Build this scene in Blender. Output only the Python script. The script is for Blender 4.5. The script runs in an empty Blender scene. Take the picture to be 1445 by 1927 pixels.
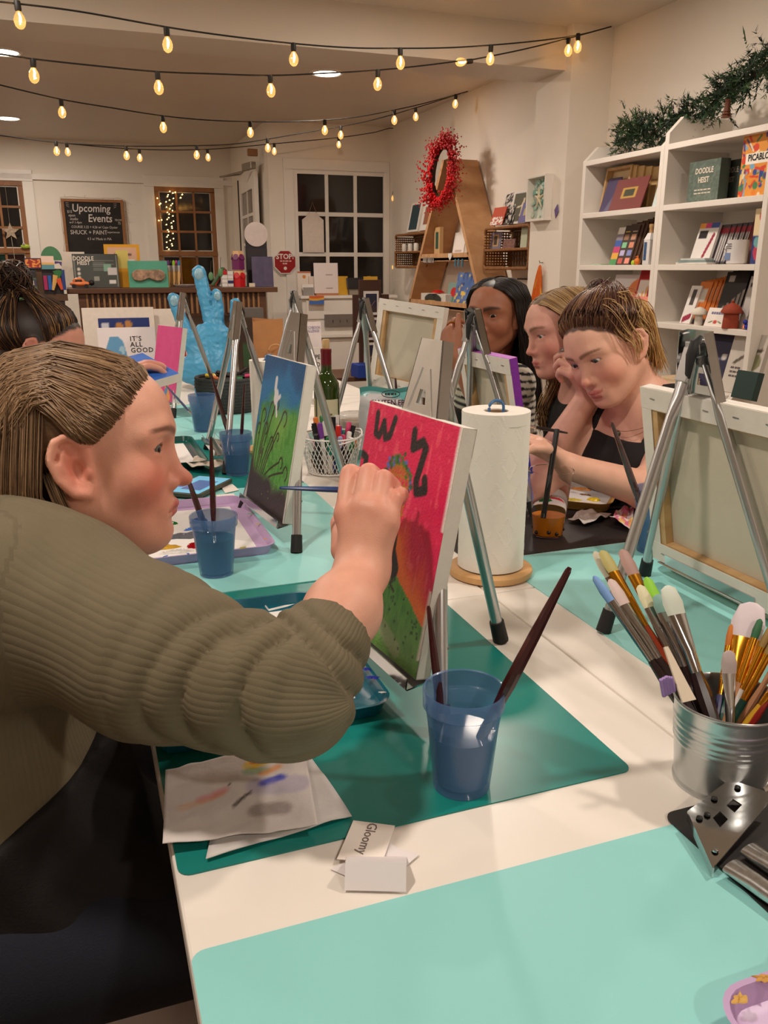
import bpy, bmesh, math, random
import numpy as np
from mathutils import Vector, Matrix, Euler
R = math.radians
random.seed(7); RNG = np.random.default_rng(7)
SC = bpy.context.scene
COL = SC.collection
# ------------------------------------------------------------------ camera
FPX, CXP, CYP, PITCH, YAW, CAMH = 1559.0, 722.5, 963.5, R(16.37), R(20.0), 1.27
cam_d = bpy.data.cameras.new('camera'); cam = bpy.data.objects.new('camera', cam_d); COL.objects.link(cam)
cam_d.sensor_fit = 'HORIZONTAL'; cam_d.sensor_width = 36.0; cam_d.lens = 36.0 * FPX / 1445.0
cam_d.clip_start = 0.02; cam_d.clip_end = 60
cam.location = (0, 0, CAMH); cam.rotation_euler = (math.pi / 2 - PITCH, 0, -YAW)
SC.camera = cam
# ------------------------------------------------------------------ world, exposure
wd = bpy.data.worlds.new('night'); SC.world = wd; wd.use_nodes = True
wd.node_tree.nodes['Background'].inputs[0].default_value = (0.010, 0.012, 0.02, 1)
wd.node_tree.nodes['Background'].inputs[1].default_value = 1.0
SC.view_settings.view_transform = 'Standard'; SC.view_settings.look = 'None'
SC.view_settings.exposure = -0.14; SC.view_settings.gamma = 1.0; SC.view_settings.use_curve_mapping = False
LAMP_W = 21.0; LAMP_C = (1.0, 0.875, 0.76)
# ------------------------------------------------------------------ pixel -> place on a known plane of the room
_fh = Vector((math.sin(YAW), math.cos(YAW), 0)); _rt = Vector((math.cos(YAW), -math.sin(YAW), 0))
_fw = _fh * math.cos(PITCH) - Vector((0, 0, math.sin(PITCH))); _up = _fh * math.sin(PITCH) + Vector((0, 0, math.cos(PITCH)))
CAM0 = Vector((0, 0, CAMH))
def ray(x, y): return _fw + _rt * ((x - CXP) / FPX) + _up * ((CYP - y) / FPX)
def at_z(x, y, z): d = ray(x, y); return CAM0 + d * ((z - CAMH) / d.z)
def at_y(x, y, Y): d = ray(x, y); return CAM0 + d * (Y / d.y)
def at_x(x, y, X): d = ray(x, y); return CAM0 + d * (X / d.x)
def at_d(x, y, Z): return CAM0 + ray(x, y) * Z
# ------------------------------------------------------------------ materials
def lin(c):
    r = []
    for k in c[:3]:
        k = k / 255.0
        r.append(k / 12.92 if k <= 0.04045 else ((k + 0.055) / 1.055) ** 2.4)
    return tuple(r)
_mats = {}
def mat(key, rgb=(200, 200, 200), rough=0.5, metal=0.0, trans=0.0, ior=1.45, var=0.04, vscale=30, bump=0.0, bscale=120,
        emit=None, estr=0.0, coat=0.0, sss=0.0, vcol=False, alpha=1.0, stretch=None):
    if key in _mats: return _mats[key]
    m = bpy.data.materials.new(key); m.use_nodes = True; nt = m.node_tree; N = nt.nodes; L = nt.links
    b = N['Principled BSDF']; c = lin(rgb) + (1,)
    b.inputs['Base Color'].default_value = c; b.inputs['Roughness'].default_value = rough; b.inputs['Metallic'].default_value = metal
    b.inputs['Transmission Weight'].default_value = trans; b.inputs['IOR'].default_value = ior; b.inputs['Alpha'].default_value = alpha
    b.inputs['Coat Weight'].default_value = coat
    if sss: b.inputs['Subsurface Weight'].default_value = sss; b.inputs['Subsurface Radius'].default_value = (0.012, 0.005, 0.003); b.inputs['Subsurface Scale'].default_value = 0.6
    if emit is not None: b.inputs['Emission Color'].default_value = lin(emit) + (1,); b.inputs['Emission Strength'].default_value = estr
    src = None
    tc = N.new('ShaderNodeTexCoord')
    def coord():
        if stretch is None: return tc.outputs['Object']
        mp = N.new('ShaderNodeMapping'); mp.inputs['Scale'].default_value = stretch; L.new(tc.outputs['Object'], mp.inputs['Vector']); return mp.outputs['Vector']
    if vcol:
        a = N.new('ShaderNodeVertexColor'); a.layer_name = 'Col'; src = a.outputs['Color']
    if var:
        nz = N.new('ShaderNodeTexNoise'); nz.inputs['Scale'].default_value = vscale; nz.inputs['Detail'].default_value = 4
        L.new(coord(), nz.inputs['Vector'])
        mr = N.new('ShaderNodeMapRange'); mr.inputs['From Min'].default_value = 0.3; mr.inputs['From Max'].default_value = 0.7
        mr.inputs['To Min'].default_value = 1 - var; mr.inputs['To Max'].default_value = 1 + var; L.new(nz.outputs['Fac'], mr.inputs['Value'])
        mx = N.new('ShaderNodeMix'); mx.data_type = 'RGBA'; mx.blend_type = 'MULTIPLY'; mx.inputs['Factor'].default_value = 1.0
        if src: L.new(src, mx.inputs['A'])
        else: mx.inputs['A'].default_value = c
        L.new(mr.outputs['Result'], mx.inputs['B']); src = mx.outputs['Result']
    if src: L.new(src, b.inputs['Base Color'])
    if bump:
        nb = N.new('ShaderNodeTexNoise'); nb.inputs['Scale'].default_value = bscale; nb.inputs['Detail'].default_value = 5
        L.new(coord(), nb.inputs['Vector'])
        bp = N.new('ShaderNodeBump'); bp.inputs['Strength'].default_value = bump; bp.inputs['Distance'].default_value = 0.004
        L.new(nb.outputs['Fac'], bp.inputs['Height']); L.new(bp.outputs['Normal'], b.inputs['Normal'])
    _mats[key] = m; return m
def wood(key, rgb, rgb2, scale=(3, 40, 40), rough=0.5, dist=6):
    if key in _mats: return _mats[key]
    m = mat(key, rgb, rough, var=0); nt = m.node_tree; N = nt.nodes; L = nt.links; b = N['Principled BSDF']
    tc = N.new('ShaderNodeTexCoord'); mp = N.new('ShaderNodeMapping'); mp.inputs['Scale'].default_value = scale; L.new(tc.outputs['Object'], mp.inputs['Vector'])
    nz = N.new('ShaderNodeTexNoise'); nz.inputs['Scale'].default_value = 1.0; nz.inputs['Detail'].default_value = 6; nz.inputs['Distortion'].default_value = dist * .1
    L.new(mp.outputs['Vector'], nz.inputs['Vector'])
    rp = N.new('ShaderNodeValToRGB'); rp.color_ramp.elements[0].position = .3; rp.color_ramp.elements[1].position = .7
    rp.color_ramp.elements[0].color = lin(rgb2) + (1,); rp.color_ramp.elements[1].color = lin(rgb) + (1,)
    L.new(nz.outputs['Fac'], rp.inputs['Fac']); L.new(rp.outputs['Color'], b.inputs['Base Color'])
    return m
def vmat(key, rough=0.6, **k): return mat(key, (255, 255, 255), rough, vcol=True, **k)
def flat(rgb, rough=0.55, **k):            # plain coloured card, paint, plastic
    return mat('paint_%d_%d_%d_%d' % (rgb[0], rgb[1], rgb[2], int(rough * 100)), rgb, rough, **k)
# ------------------------------------------------------------------ mesh builder
def frame(d, upref=(0, 0, 1)):
    d = Vector(d).normalized(); u = Vector(upref)
    if abs(d.dot(u)) > .98: u = Vector((1, 0, 0))
    s = d.cross(u).normalized(); return s, s.cross(d).normalized(), d
class MB:
    def __init__(s): s.v = []; s.f = []
    def add(s, vs, fs):
        o = len(s.v); s.v += [tuple(p) for p in vs]; s.f += [tuple(i + o for i in q) for q in fs]; return s
    def box(s, c, d, rot=None, taper=None):
        x, y, z = d[0] / 2, d[1] / 2, d[2] / 2
        P = [Vector((sx * x, sy * y, sz * z)) for sz in (-1, 1) for sy in (-1, 1) for sx in (-1, 1)]
        if taper: P = [Vector((p.x * (taper if p.z > 0 else 1), p.y * (taper if p.z > 0 else 1), p.z)) for p in P]
        if rot is not None:
            Rm = rot if isinstance(rot, Matrix) else Euler(rot).to_matrix(); P = [Rm @ p for p in P]
        c = Vector(c); return s.add([p + c for p in P], [(0, 2, 3, 1), (4, 5, 7, 6), (0, 1, 5, 4), (2, 6, 7, 3), (0, 4, 6, 2), (1, 3, 7, 5)])
    def bb(s, a, b): return s.box([(a[i] + b[i]) / 2 for i in range(3)], [abs(b[i] - a[i]) for i in range(3)])
    def tube(s, pts, r, n=8, cap=True, flatten=None, upref=(0, 0, 1)):
        pts = [Vector(p) for p in pts]; rr = r if isinstance(r, (list, tuple)) else [r] * len(pts); vs = []; fs = []
        for i, p in enumerate(pts):
            t = (pts[min(i + 1, len(pts) - 1)] - pts[max(i - 1, 0)])
            a, b, _ = frame(t, upref)
            fl = flatten[i] if flatten else (1, 1)
            for k in range(n):
                an = 2 * math.pi * k / n; vs.append(p + a * (math.cos(an) * rr[i] * fl[0]) + b * (math.sin(an) * rr[i] * fl[1]))
        for i in range(len(pts) - 1):
            for k in range(n):
                k2 = (k + 1) % n; fs.append((i * n + k, i * n + k2, (i + 1) * n + k2, (i + 1) * n + k))
        if cap: fs.append(tuple(range(n - 1, -1, -1))); fs.append(tuple(range((len(pts) - 1) * n, len(pts) * n)))
        return s.add(vs, fs)
    def lathe(s, prof, n=32, c=(0, 0, 0), axis=None, sq=None):
        vs = []; fs = []; c = Vector(c)
        A = (Vector((1, 0, 0)), Vector((0, 1, 0)), Vector((0, 0, 1)))
        if axis is not None: a, b, d = frame(axis); A = (a, b, d)
        for (r, z) in prof:
            for k in range(n):
                an = 2 * math.pi * k / n; vs.append(c + A[0] * (r * math.cos(an)) + A[1] * (r * math.sin(an) * (sq or 1)) + A[2] * z)
        for i in range(len(prof) - 1):
            for k in range(n):
                k2 = (k + 1) % n; fs.append((i * n + k, i * n + k2, (i + 1) * n + k2, (i + 1) * n + k))
        if prof[0][0] > 1e-5: fs.append(tuple(range(n - 1, -1, -1)))
        if prof[-1][0] > 1e-5: fs.append(tuple(range((len(prof) - 1) * n, len(prof) * n)))
        return s.add(vs, fs)
    def prism(s, poly, h, z0=0.0, M=None):
        n = len(poly); vs = [Vector((p[0], p[1], z0)) for p in poly] + [Vector((p[0], p[1], z0 + h)) for p in poly]
        if M is not None: vs = [M @ p for p in vs]
        fs = [tuple(range(n - 1, -1, -1)), tuple(range(n, 2 * n))] + [(i, (i + 1) % n, n + (i + 1) % n, n + i) for i in range(n)]
        return s.add(vs, fs)
    def sphere(s, c, r, n=12, m=8):
        rr = r if isinstance(r, (tuple, list)) else (r, r, r); vs = []; fs = []
        for i in range(m + 1):
            th = math.pi * i / m
            for k in range(n):
                ph = 2 * math.pi * k / n; vs.append((c[0] + rr[0] * math.sin(th) * math.cos(ph), c[1] + rr[1] * math.sin(th) * math.sin(ph), c[2] - rr[2] * math.cos(th)))
        for i in range(m):
            for k in range(n): k2 = (k + 1) % n; fs.append((i * n + k, i * n + k2, (i + 1) * n + k2, (i + 1) * n + k))
        return s.add(vs, fs)
    def xf(s, M): s.v = [tuple(M @ Vector(p)) for p in s.v]; return s
    def build(s, name, m, parent=None, loc=(0, 0, 0), rot=(0, 0, 0), smooth=False, bevel=0.0, sub=0, cols=None):
        me = bpy.data.meshes.new(name); me.from_pydata(s.v, [], s.f)
        bm = bmesh.new(); bm.from_mesh(me)
        bmesh.ops.remove_doubles(bm, verts=bm.verts, dist=1e-6) if cols is None else None
        if cols is None: bmesh.ops.recalc_face_normals(bm, faces=bm.faces)
        bm.to_mesh(me); bm.free()
        if cols is not None: setcol(me, cols)
        if smooth:
            me.polygons.foreach_set('use_smooth', [True] * len(me.polygons))
            try: me.set_sharp_from_angle(angle=R(smooth if smooth is not True else 40))
            except Exception: pass
        me.materials.append(m); return link(name, me, parent, loc, rot, bevel, sub)
def setcol(me, cols):
    a = me.color_attributes.new('Col', 'FLOAT_COLOR', 'POINT'); c = np.ones((len(me.vertices), 4), np.float32)
    cols = np.asarray(cols, np.float32); c[:, :3] = cols[:, :3]; a.data.foreach_set('color', c.ravel())
def link(name, data, parent=None, loc=(0, 0, 0), rot=(0, 0, 0), bevel=0.0, sub=0):
    o = bpy.data.objects.new(name, data); COL.objects.link(o); o.location = loc; o.rotation_euler = rot
    if parent is not None: o.parent = parent
    if bevel:
        b = o.modifiers.new('bevel', 'BEVEL'); b.width = bevel; b.segments = 2; b.limit_method = 'ANGLE'; b.angle_limit = R(40)
    if sub: q = o.modifiers.new('sub', 'SUBSURF'); q.levels = sub; q.render_levels = sub
    return o
def tag(o, label, cat, group=None):
    o['label'] = label; o['category'] = cat
    if group: o['group'] = group
    return o
def thing(name, label, cat, loc=(0, 0, 0), rz=0.0, group=None, rot=None):
    o = bpy.data.objects.new(name, None); COL.objects.link(o); o.location = loc; o.rotation_euler = rot if rot else (0, 0, rz); o.empty_display_size = .05
    return tag(o, label, cat, group)
def struct(o): o['kind'] = 'structure'; return o
def stuff(o): o['kind'] = 'stuff'; return o
def copy_tree(o, parent=None):
    c = o.copy(); COL.objects.link(c); c.parent = parent
    for ch in o.children: copy_tree(ch, c)
    return c
def bars(w, h, b, d, c=(0, 0, 0), axis='y'):   # four non-overlapping frame bars
    m = MB(); X = (lambda u, v, du, dv: m.box((c[0] + u, c[1], c[2] + v), (du, d, dv))) if axis == 'y' else (lambda u, v, du, dv: m.box((c[0], c[1] + u, c[2] + v), (d, du, dv)))
    for s in (-1, 1): X(s * (w / 2 - b / 2), 0, b, h - 2 * b); X(0, s * (h / 2 - b / 2), w, b)
    return m
def rrect(w, h, r, n=5, c=(0, 0)):         # rounded rectangle outline, centred
    P = []
    for (sx, sy, a0) in ((1, 1, 0), (-1, 1, 90), (-1, -1, 180), (1, -1, 270)):
        for i in range(n + 1):
            a = R(a0 + 90 * i / n); P.append((c[0] + sx * (w / 2 - r) + r * math.cos(a), c[1] + sy * (h / 2 - r) + r * math.sin(a)))
    return P
def basis(o, ex, ey, ez=None):             # matrix from local axes to world
    ex = Vector(ex); ey = Vector(ey); ez = Vector(ez) if ez else ex.cross(ey)
    return Matrix(((ex.x, ey.x, ez.x, o[0]), (ex.y, ey.y, ez.y, o[1]), (ex.z, ey.z, ez.z, o[2]), (0, 0, 0, 1)))
# ------------------------------------------------------------------ flat print: a grid carrying painted colours (u right, v up)
def picture(name, w, h, fn, parent, loc=(0, 0, 0), rot=(0, 0, 0), nx=60, ny=60, m=None, z=0.0):
    u, v = np.meshgrid(np.linspace(0, 1, nx + 1), np.linspace(0, 1, ny + 1)); c = np.asarray(fn(u, v), float)
    c = np.clip(c, 0, 255) / 255.0; c = np.where(c <= .04045, c / 12.92, ((c + .055) / 1.055) ** 2.4).reshape(-1, 3)
    x = (u.ravel() - .5) * w; y = (v.ravel() - .5) * h
    me = bpy.data.meshes.new(name); W = nx + 1
    i, j = np.meshgrid(np.arange(nx), np.arange(ny)); k = (j * W + i).ravel()
    me.from_pydata(np.c_[x, y, np.full_like(x, z)].tolist(), [], np.c_[k, k + 1, k + W + 1, k + W].tolist()); setcol(me, c)
    me.materials.append(m or vmat('painted_print', .55, var=0)); return link(name, me, parent, loc, rot)
def base(u, rgb): return np.ones(u.shape + (3,)) * np.array(rgb, float)
def blend(img, mask, rgb):
    mk = np.clip(mask, 0, 1)[..., None]; return img * (1 - mk) + np.array(rgb, float) * mk
def disc(u, v, cx, cy, r, asp=1.0, soft=.015): return np.clip((r - np.hypot(u - cx, (v - cy) * asp)) / soft + .5, 0, 1)
def rect(u, v, x0, y0, x1, y1): return ((u >= x0) & (u <= x1) & (v >= y0) & (v <= y1)).astype(float)
def stroke(u, v, pts, w, asp=1.0, soft=.008):
    m = np.zeros_like(u)
    for (ax, ay), (bx, by) in zip(pts[:-1], pts[1:]):
        dx, dy = bx - ax, (by - ay) * asp; t = np.clip(((u - ax) * dx + (v - ay) * asp * dy) / (dx * dx + dy * dy + 1e-9), 0, 1)
        m = np.maximum(m, np.clip((w - np.hypot(u - ax - t * dx, (v - ay) * asp - t * dy)) / soft + .5, 0, 1))
    return m
def vnoise(u, v, s, seed=0):               # smooth value noise
    g = np.random.default_rng(seed).random((64, 64)); x = (u * s) % 63; y = (v * s) % 63; i = x.astype(int); j = y.astype(int); fx = x - i; fy = y - j
    fx = fx * fx * (3 - 2 * fx); fy = fy * fy * (3 - 2 * fy)
    return (g[j, i] * (1 - fx) + g[j, i + 1] * fx) * (1 - fy) + (g[j + 1, i] * (1 - fx) + g[j + 1, i + 1] * fx) * fy
_txt = {}
def text(name, body, size, m, parent, loc=(0, 0, 0), rot=(0, 0, 0), align='CENTER', depth=.0004, sx=1.0, shear=0.0, bold=0.0, space=1.0):
    cu = bpy.data.curves.new(name, 'FONT'); cu.body = body; cu.size = size; cu.align_x = align; cu.align_y = 'CENTER'; cu.extrude = depth; cu.shear = shear; cu.offset = bold * size
    cu.space_character = space; cu.resolution_u = 2
    t = bpy.data.objects.new(name, cu); COL.objects.link(t)
    me = bpy.data.meshes.new_from_object(t.evaluated_get(bpy.context.evaluated_depsgraph_get())); bpy.data.objects.remove(t); bpy.data.curves.remove(cu)
    me.materials.clear(); me.materials.append(m); o = link(name, me, parent, loc, rot); o.scale = (sx, 1, 1); return o
# =================================================================== ROOM
CEIL = 2.5; XR = 2.85; YB = 9.5; YD = 7.7; XD = 1.72; XL = -3.0; YF = -2.6
M_WALL = mat('wall_paint', (236, 227, 214), .75, var=.02, vscale=2, bump=.05, bscale=60)
M_CEIL = mat('ceiling_paint', (218, 207, 192), .5, var=.02, vscale=2, bump=.04, bscale=40)
M_TRIM = mat('white_trim', (236, 229, 219), .45, var=.015, vscale=6)
M_FLOOR = wood('floor_wood', (120, 88, 62), (86, 60, 42), (8, 1, 1))
def slab(name, a, b, m): return struct(MB().bb(a, b).build(name, m))
slab('floor', (XL, YF, -.1), (XR, YB, 0), M_FLOOR)
slab('ceiling', (XL - .1, YF - .1, CEIL), (XR + .1, YB + .1, CEIL + .1), M_CEIL)
slab('wall_right', (XR, YF, 0), (XR + .1, YD, CEIL), M_WALL)
slab('wall_left', (XL - .1, YF, 0), (XL, YB, CEIL), M_WALL)
slab('wall_front', (XL - .1, YF - .1, 0), (XR + .1, YF, CEIL), M_WALL)
slab('wall_back', (XL, YB, 0), (XD, YB + .1, CEIL), M_WALL)
slab('wall_entrance', (XD, YD, 0), (XR + .1, YD + .1, CEIL), M_WALL)
slab('wall_return', (XD, YD + .1, 0), (XD + .1, YB + .1, CEIL), M_WALL)
slab('pillar', (2.60, 4.24, 0), (XR, 4.60, CEIL), M_WALL)
slab('ceiling_beam', (XL, 4.30, 2.29), (XR, 4.62, CEIL), M_CEIL)
slab('trim_1', (XL, YB - .03, 2.12), (XD, YB, 2.17), M_TRIM)      # head rail over the windows
slab('trim_2', (-.27, YB - .012, 0), (-.255, YB, 2.12), M_TRIM)
# recessed ceiling lights
def downlight(x, y, label, w=1.0):
    t = thing('ceiling_light', label, 'ceiling light', (x, y, CEIL), 0, 'recessed ceiling lights')
    MB().lathe([(.088, -.004), (.098, -.009), (.110, -.006), (.113, 0)], 32).build('trim_ring', M_TRIM, t, smooth=True)
    MB().lathe([(0, -.008), (.080, -.008), (.089, -.004), (.089, 0)], 32).build('diffuser', mat('lamp_diffuser', (255, 250, 240), .5, var=0, emit=(255, 244, 224), estr=9), t)
    ld = bpy.data.lights.new('ceiling_light_beam', 'AREA'); ld.shape = 'DISK'; ld.size = .16; ld.energy = LAMP_W * w; ld.color = LAMP_C
    lo = bpy.data.objects.new('lamp', ld); COL.objects.link(lo); lo.parent = t; lo.location = (0, 0, -.014)
for (x, y, l) in ((1.705, 5.78, 'round recessed ceiling light just past the beam'), (-.25, 5.9, 'round recessed ceiling light beside the end of the second bulb string'),
                  (-.37, 8.33, 'round recessed ceiling light over the window wall'), (1.65, 3.2, 'unseen recessed ceiling light added for brightness on the table side'),  # the last light here and all below are out of view, added for brightness
                  (-.45, 3.2, 'unseen recessed ceiling light added for brightness on the table side'), (1.65, .7, 'unseen recessed ceiling light added for brightness on the table side'),
                  (-.45, .7, 'unseen recessed ceiling light added for brightness on the table side'), (-2.1, 3.2, 'unseen recessed ceiling light added for brightness on the table side'),
                  (-2.1, 5.9, 'unseen recessed ceiling light added for brightness on the table side'),
                  (.6, -1.4, 'unseen recessed ceiling light added for brightness on the table side')):
    downlight(x, y, l)
# windows on the back wall ---------------------------------------------------------------
M_OAK = wood('window_oak', (156, 106, 62), (130, 84, 48), (12, 12, 3))
M_NIGHT = mat('night_glass', (36, 33, 31), .07, var=0, ior=1.5)
def window(n, x0, x1, z0, z1, rail, cols, rows_up, rows_lo, lower_cols):
    w = MB(); Y = YB
    t = thing('window_%d' % n, 'dark night window', 'window'); del t['category']; del t['label']; struct(t); t.location = (0, Y, 0)
    fw = .045
    c = MB(); cw = .10                                           # white casing
    c.bb((x0 - cw, -.03, z1), (x1 + cw, 0, z1 + .11)); c.bb((x0 - cw, -.025, z0 - .1), (x0, 0, z1)); c.bb((x1, -.025, z0 - .1), (x1 + cw, 0, z1))
    c.build('casing', M_TRIM, t, bevel=.004)
    f = bars(x1 - x0, z1 - z0, fw, .02, ((x0 + x1) / 2, -.01, (z0 + z1) / 2)); f.bb((x0, -.032, rail - .03), (x1, -.0201, rail + .02)); f.bb((x0 + fw, -.02, rail - .03), (x1 - fw, 0, rail + .02))
    f.build('sash_frame', M_OAK, t, bevel=.003)
    def panes(za, zb, rows, tint):
        pw = (x1 - x0 - 2 * fw) / cols; ph = (zb - za) / rows; g = .011
        for i in range(1, cols): MB().bb((x0 + fw + pw * i - g, -.014, za), (x0 + fw + pw * i + g, 0, zb)).build('muntin', M_OAK, t)
        for j in range(1, rows): MB().bb((x0 + fw, -.013, za + ph * j - g), (x1 - fw, 0, za + ph * j + g)).build('muntin', M_OAK, t)
        for j in range(rows):
            for i in range(cols):
                k = tint[(j * cols + i) % len(tint)] if tint else None
                MB().bb((x0 + fw + pw * i + g, -.004, za + ph * j + g), (x0 + fw + pw * (i + 1) - g, -.001, za + ph * (j + 1) - g)).build('pane', mat('stained_glass_%d' % k[0], k, .1, var=.3, vscale=8) if k else M_NIGHT, t)
    panes(rail + .02, z1 - fw, rows_up, None); panes(z0 + fw, rail - .03, rows_lo, lower_cols)
    return t
a = at_y(289, 351, YB); b = at_y(409, 476, YB)
window(2, a.x, b.x, .75, a.z, b.z - .005, 3, 3, 2, [(16, 13, 12), (20, 18, 14), (60, 18, 12), (14, 13, 12), (96, 62, 12), (20, 40, 46)])
c = at_y(56, 470, YB)
window(1, c.x - (b.x - a.x), c.x, .75, a.z + .01, c.z - .005, 3, 3, 2, [(30, 12, 10), (16, 14, 13), (24, 12, 12), (14, 40, 30), (18, 50, 40), (40, 14, 10)])
# fairy lights wound on a post outside the window, caught as a column of points
t = thing('fairy_light_column', 'column of warm fairy lights glowing in the dark oak window', 'fairy lights', (0, YB - .05, 0))
M_BULB = mat('bulb_glow', (255, 226, 160), .4, var=0, emit=(255, 205, 120), estr=14)
mb = MB(); wire = []
for i in range(34):
    x = 320 + 6.5 * math.sin(i * 1.9) + random.uniform(-1.5, 1.5); y = 360 + i * 3.3; p = at_y(x, y, YB - .05); wire.append((p.x, 0, p.z)); mb.sphere((p.x, 0, p.z), .0055, 6, 4)
for (x, y) in ((296, 373), (302, 383), (299, 415), (304, 414), (340, 372), (343, 366), (330, 362), (300, 385)):
    p = at_y(x, y, YB - .05); mb.sphere((p.x, 0, p.z), .006, 6, 4)
stuff(mb.build('bulb', M_BULB, t)); MB().tube(wire, .002, 4).build('wire', flat((40, 34, 24)), t)
# glazed entrance window with white muntins --------------------------------------------------
a = at_y(531, 297, YD); b = at_y(741, 300, YD); gz = at_y(640, 330, YD).z; g0 = at_y(558, 335, YD).x; g1 = at_y(720, 335, YD).x
t = struct(thing('door_1', 'x', 'x', (0, YD, 0))); del t['label']; del t['category']
m = MB(); m.bb((a.x, -.03, a.z - .09), (XR - .002, 0, a.z)); m.bb((a.x, -.03, 0), (a.x + .09, 0, a.z - .09)); m.bb((XR - .06, -.03, 0), (XR - .002, 0, a.z - .09)); m.build('casing', M_TRIM, t, bevel=.004)
m = MB(); m.bb((a.x + .09, -.02, gz), (XR - .06, 0, a.z - .09)); m.bb((a.x + .09, -.02, 0), (g0, 0, gz)); m.bb((g1, -.02, 0), (XR - .06, 0, gz)); m.bb((g0, -.02, 0), (g1, 0, .98)); m.build('door_leaf', M_TRIM, t, bevel=.004)
cw = (g1 - g0) / 3; rz = [gz, at_y(640, 404, YD).z, at_y(640, 479, YD).z, .98]
for i in (1, 2): MB().bb((g0 + cw * i - .016, -.018, .98), (g0 + cw * i + .016, 0, gz)).build('muntin', M_TRIM, t, bevel=.003)
for z in rz[1:3]: MB().bb((g0, -.017, z - .018), (g1, 0, z + .018)).build('muntin', M_TRIM, t, bevel=.003)
for j in range(3):
    for i in range(3): MB().bb((g0 + cw * i, -.004, rz[j + 1]), (g0 + cw * (i + 1), -.001, rz[j])).build('pane', M_NIGHT, t)
# open glazed door seen edge-on beside the corner
p0 = at_y(452, 333, 8.9); p1 = at_y(481, 326, 7.95); L_ = (Vector((p1.x, p1.y)) - Vector((p0.x, p0.y))).length; az = math.atan2(p1.y - p0.y, p1.x - p0.x)
t = struct(thing('door_2', 'x', 'x', (p0.x, p0.y, 0), az)); del t['label']; del t['category']
m = MB(); H_ = 2.12
m.bb((0, -.02, 0), (.13, .02, H_)); m.bb((L_ - .13, -.02, 0), (L_, .02, H_)); m.bb((.13, -.02, H_ - .14), (L_ - .13, .02, H_)); m.bb((.13, -.02, 0), (L_ - .13, .02, .95)); m.bb((L_ / 2 - .015, -.016, .95), (L_ / 2 + .015, .016, H_ - .14))
for z in (1.22, 1.5, 1.76): m.bb((.13, -.016, z - .015), (L_ - .13, .016, z + .015))
m.build('door_leaf', M_TRIM, t, bevel=.004)
MB().bb((.13, -.004, .95), (L_ - .13, .004, H_ - .14)).build('pane', mat('grey_glass', (120, 112, 100), .12, var=0), t)
MB().bb((0, -.03, 0), (-.02, .03, H_)).build('hinge_stile', flat((60, 46, 34)), t)
t = thing('door_closer', 'grey hydraulic door closer with folding arm over the open door', 'door closer', (0, 0, 0))
q = at_y(468, 313, 8.0); e1 = at_y(452, 328, 8.2); e2 = at_y(414, 333, 8.4)
MB().box(q, (.05, .22, .06), (0, 0, .2)).build('body', mat('closer_metal', (150, 140, 125), .35, .6), t, bevel=.006)
MB().tube([q, e1, e2], .009, 6).build('arm', mat('closer_metal'), t); MB().tube([q + Vector((0, 0, -.03)), e2], .007, 6).build('arm', mat('closer_metal'), t)
q = at_y(475, 287, 7.9); tag(MB().box((0, 0, 0), (.09, .03, .06), (0, 0, .1)).build('door_chime', mat('chime_wood', (150, 104, 64), .5), loc=q, bevel=.005), 'small brown wooden box above the open door', 'chime')
# ---------------------------------------------------------------- bulb strings
M_WIRE = mat('black_cord', (30, 26, 22), .6, var=0)
M_GLASS = mat('bulb_glass', (255, 232, 190), .03, trans=1.0, ior=1.12, var=0, emit=(255, 196, 110), estr=.55)
M_FIL = mat('bulb_filament', (255, 214, 140), .4, var=0, emit=(255, 186, 96), estr=150)
_bulb = {}
def bulb_mesh():
    if _bulb: return _bulb
    s = MB().lathe([(0, .002), (.0105, .002), (.0115, -.004), (.0115, -.026), (.0085, -.032)], 14).build('tmp', M_WIRE, smooth=True)
    g = MB().lathe([(.0075, -.030), (.010, -.036), (.0165, -.046), (.0200, -.058), (.0200, -.066), (.0165, -.078), (.009, -.086), (0, -.089)], 18).build('tmp', M_GLASS, smooth=True)
    f = MB(); f.tube([(0, 0, -.036), (.003, 0, -.05), (.0015, .002, -.064), (0, 0, -.072)], [.0022, .004, .004, .0022], 6); f = f.build('tmp', M_FIL)
    for k, o in (('socket', s), ('bulb', g), ('filament', f)): _bulb[k] = o.data; bpy.data.objects.remove(o)
    return _bulb
def bulb_string(label, pts, bulbs, tilt=None):
    t = thing('string_lights', label, 'string lights', pts[0], 0, 'warm bulb strings under the ceiling'); o = Vector(pts[0])
    P = [Vector(p) - o for p in pts]
    MB().tube(P, .0035, 5).build('cord', M_WIRE, t, smooth=True)
    B = bulb_mesh()
    for i, b in enumerate(bulbs):
        s = link('socket', B['socket'], t, b - o); s.rotation_euler = (random.uniform(-.06, .06), random.uniform(-.06, .06), 0) if not (tilt and i in tilt) else (0, R(82), 0)
        g = link('bulb', B['bulb'], s); link('filament', B['filament'], g)
def catmull(P, n=6):
    P = [Vector(p) for p in P]; Q = [P[0]] + P + [P[-1]]; o = []
    for i in range(1, len(Q) - 2):
        for k in range(n):
            t = k / n; a, b, c, d = Q[i - 1], Q[i], Q[i + 1], Q[i + 2]
            o.append(.5 * ((2 * b) + (c - a) * t + (2 * a - 5 * b + 4 * c - d) * t * t + (3 * b - a - 3 * c + d) * t ** 3))
    return o + [P[-1]]
def string_px(label, wire, bulbs, Y0, Y1, x0=0., x1=1150., tilt=None):
    def q(x, y): return at_y(x, y, Y0 + (Y1 - Y0) * (x - x0) / (x1 - x0))
    bulb_string(label, catmull([q(*w) for w in wire]), [q(*w) for w in bulbs], tilt)
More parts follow.
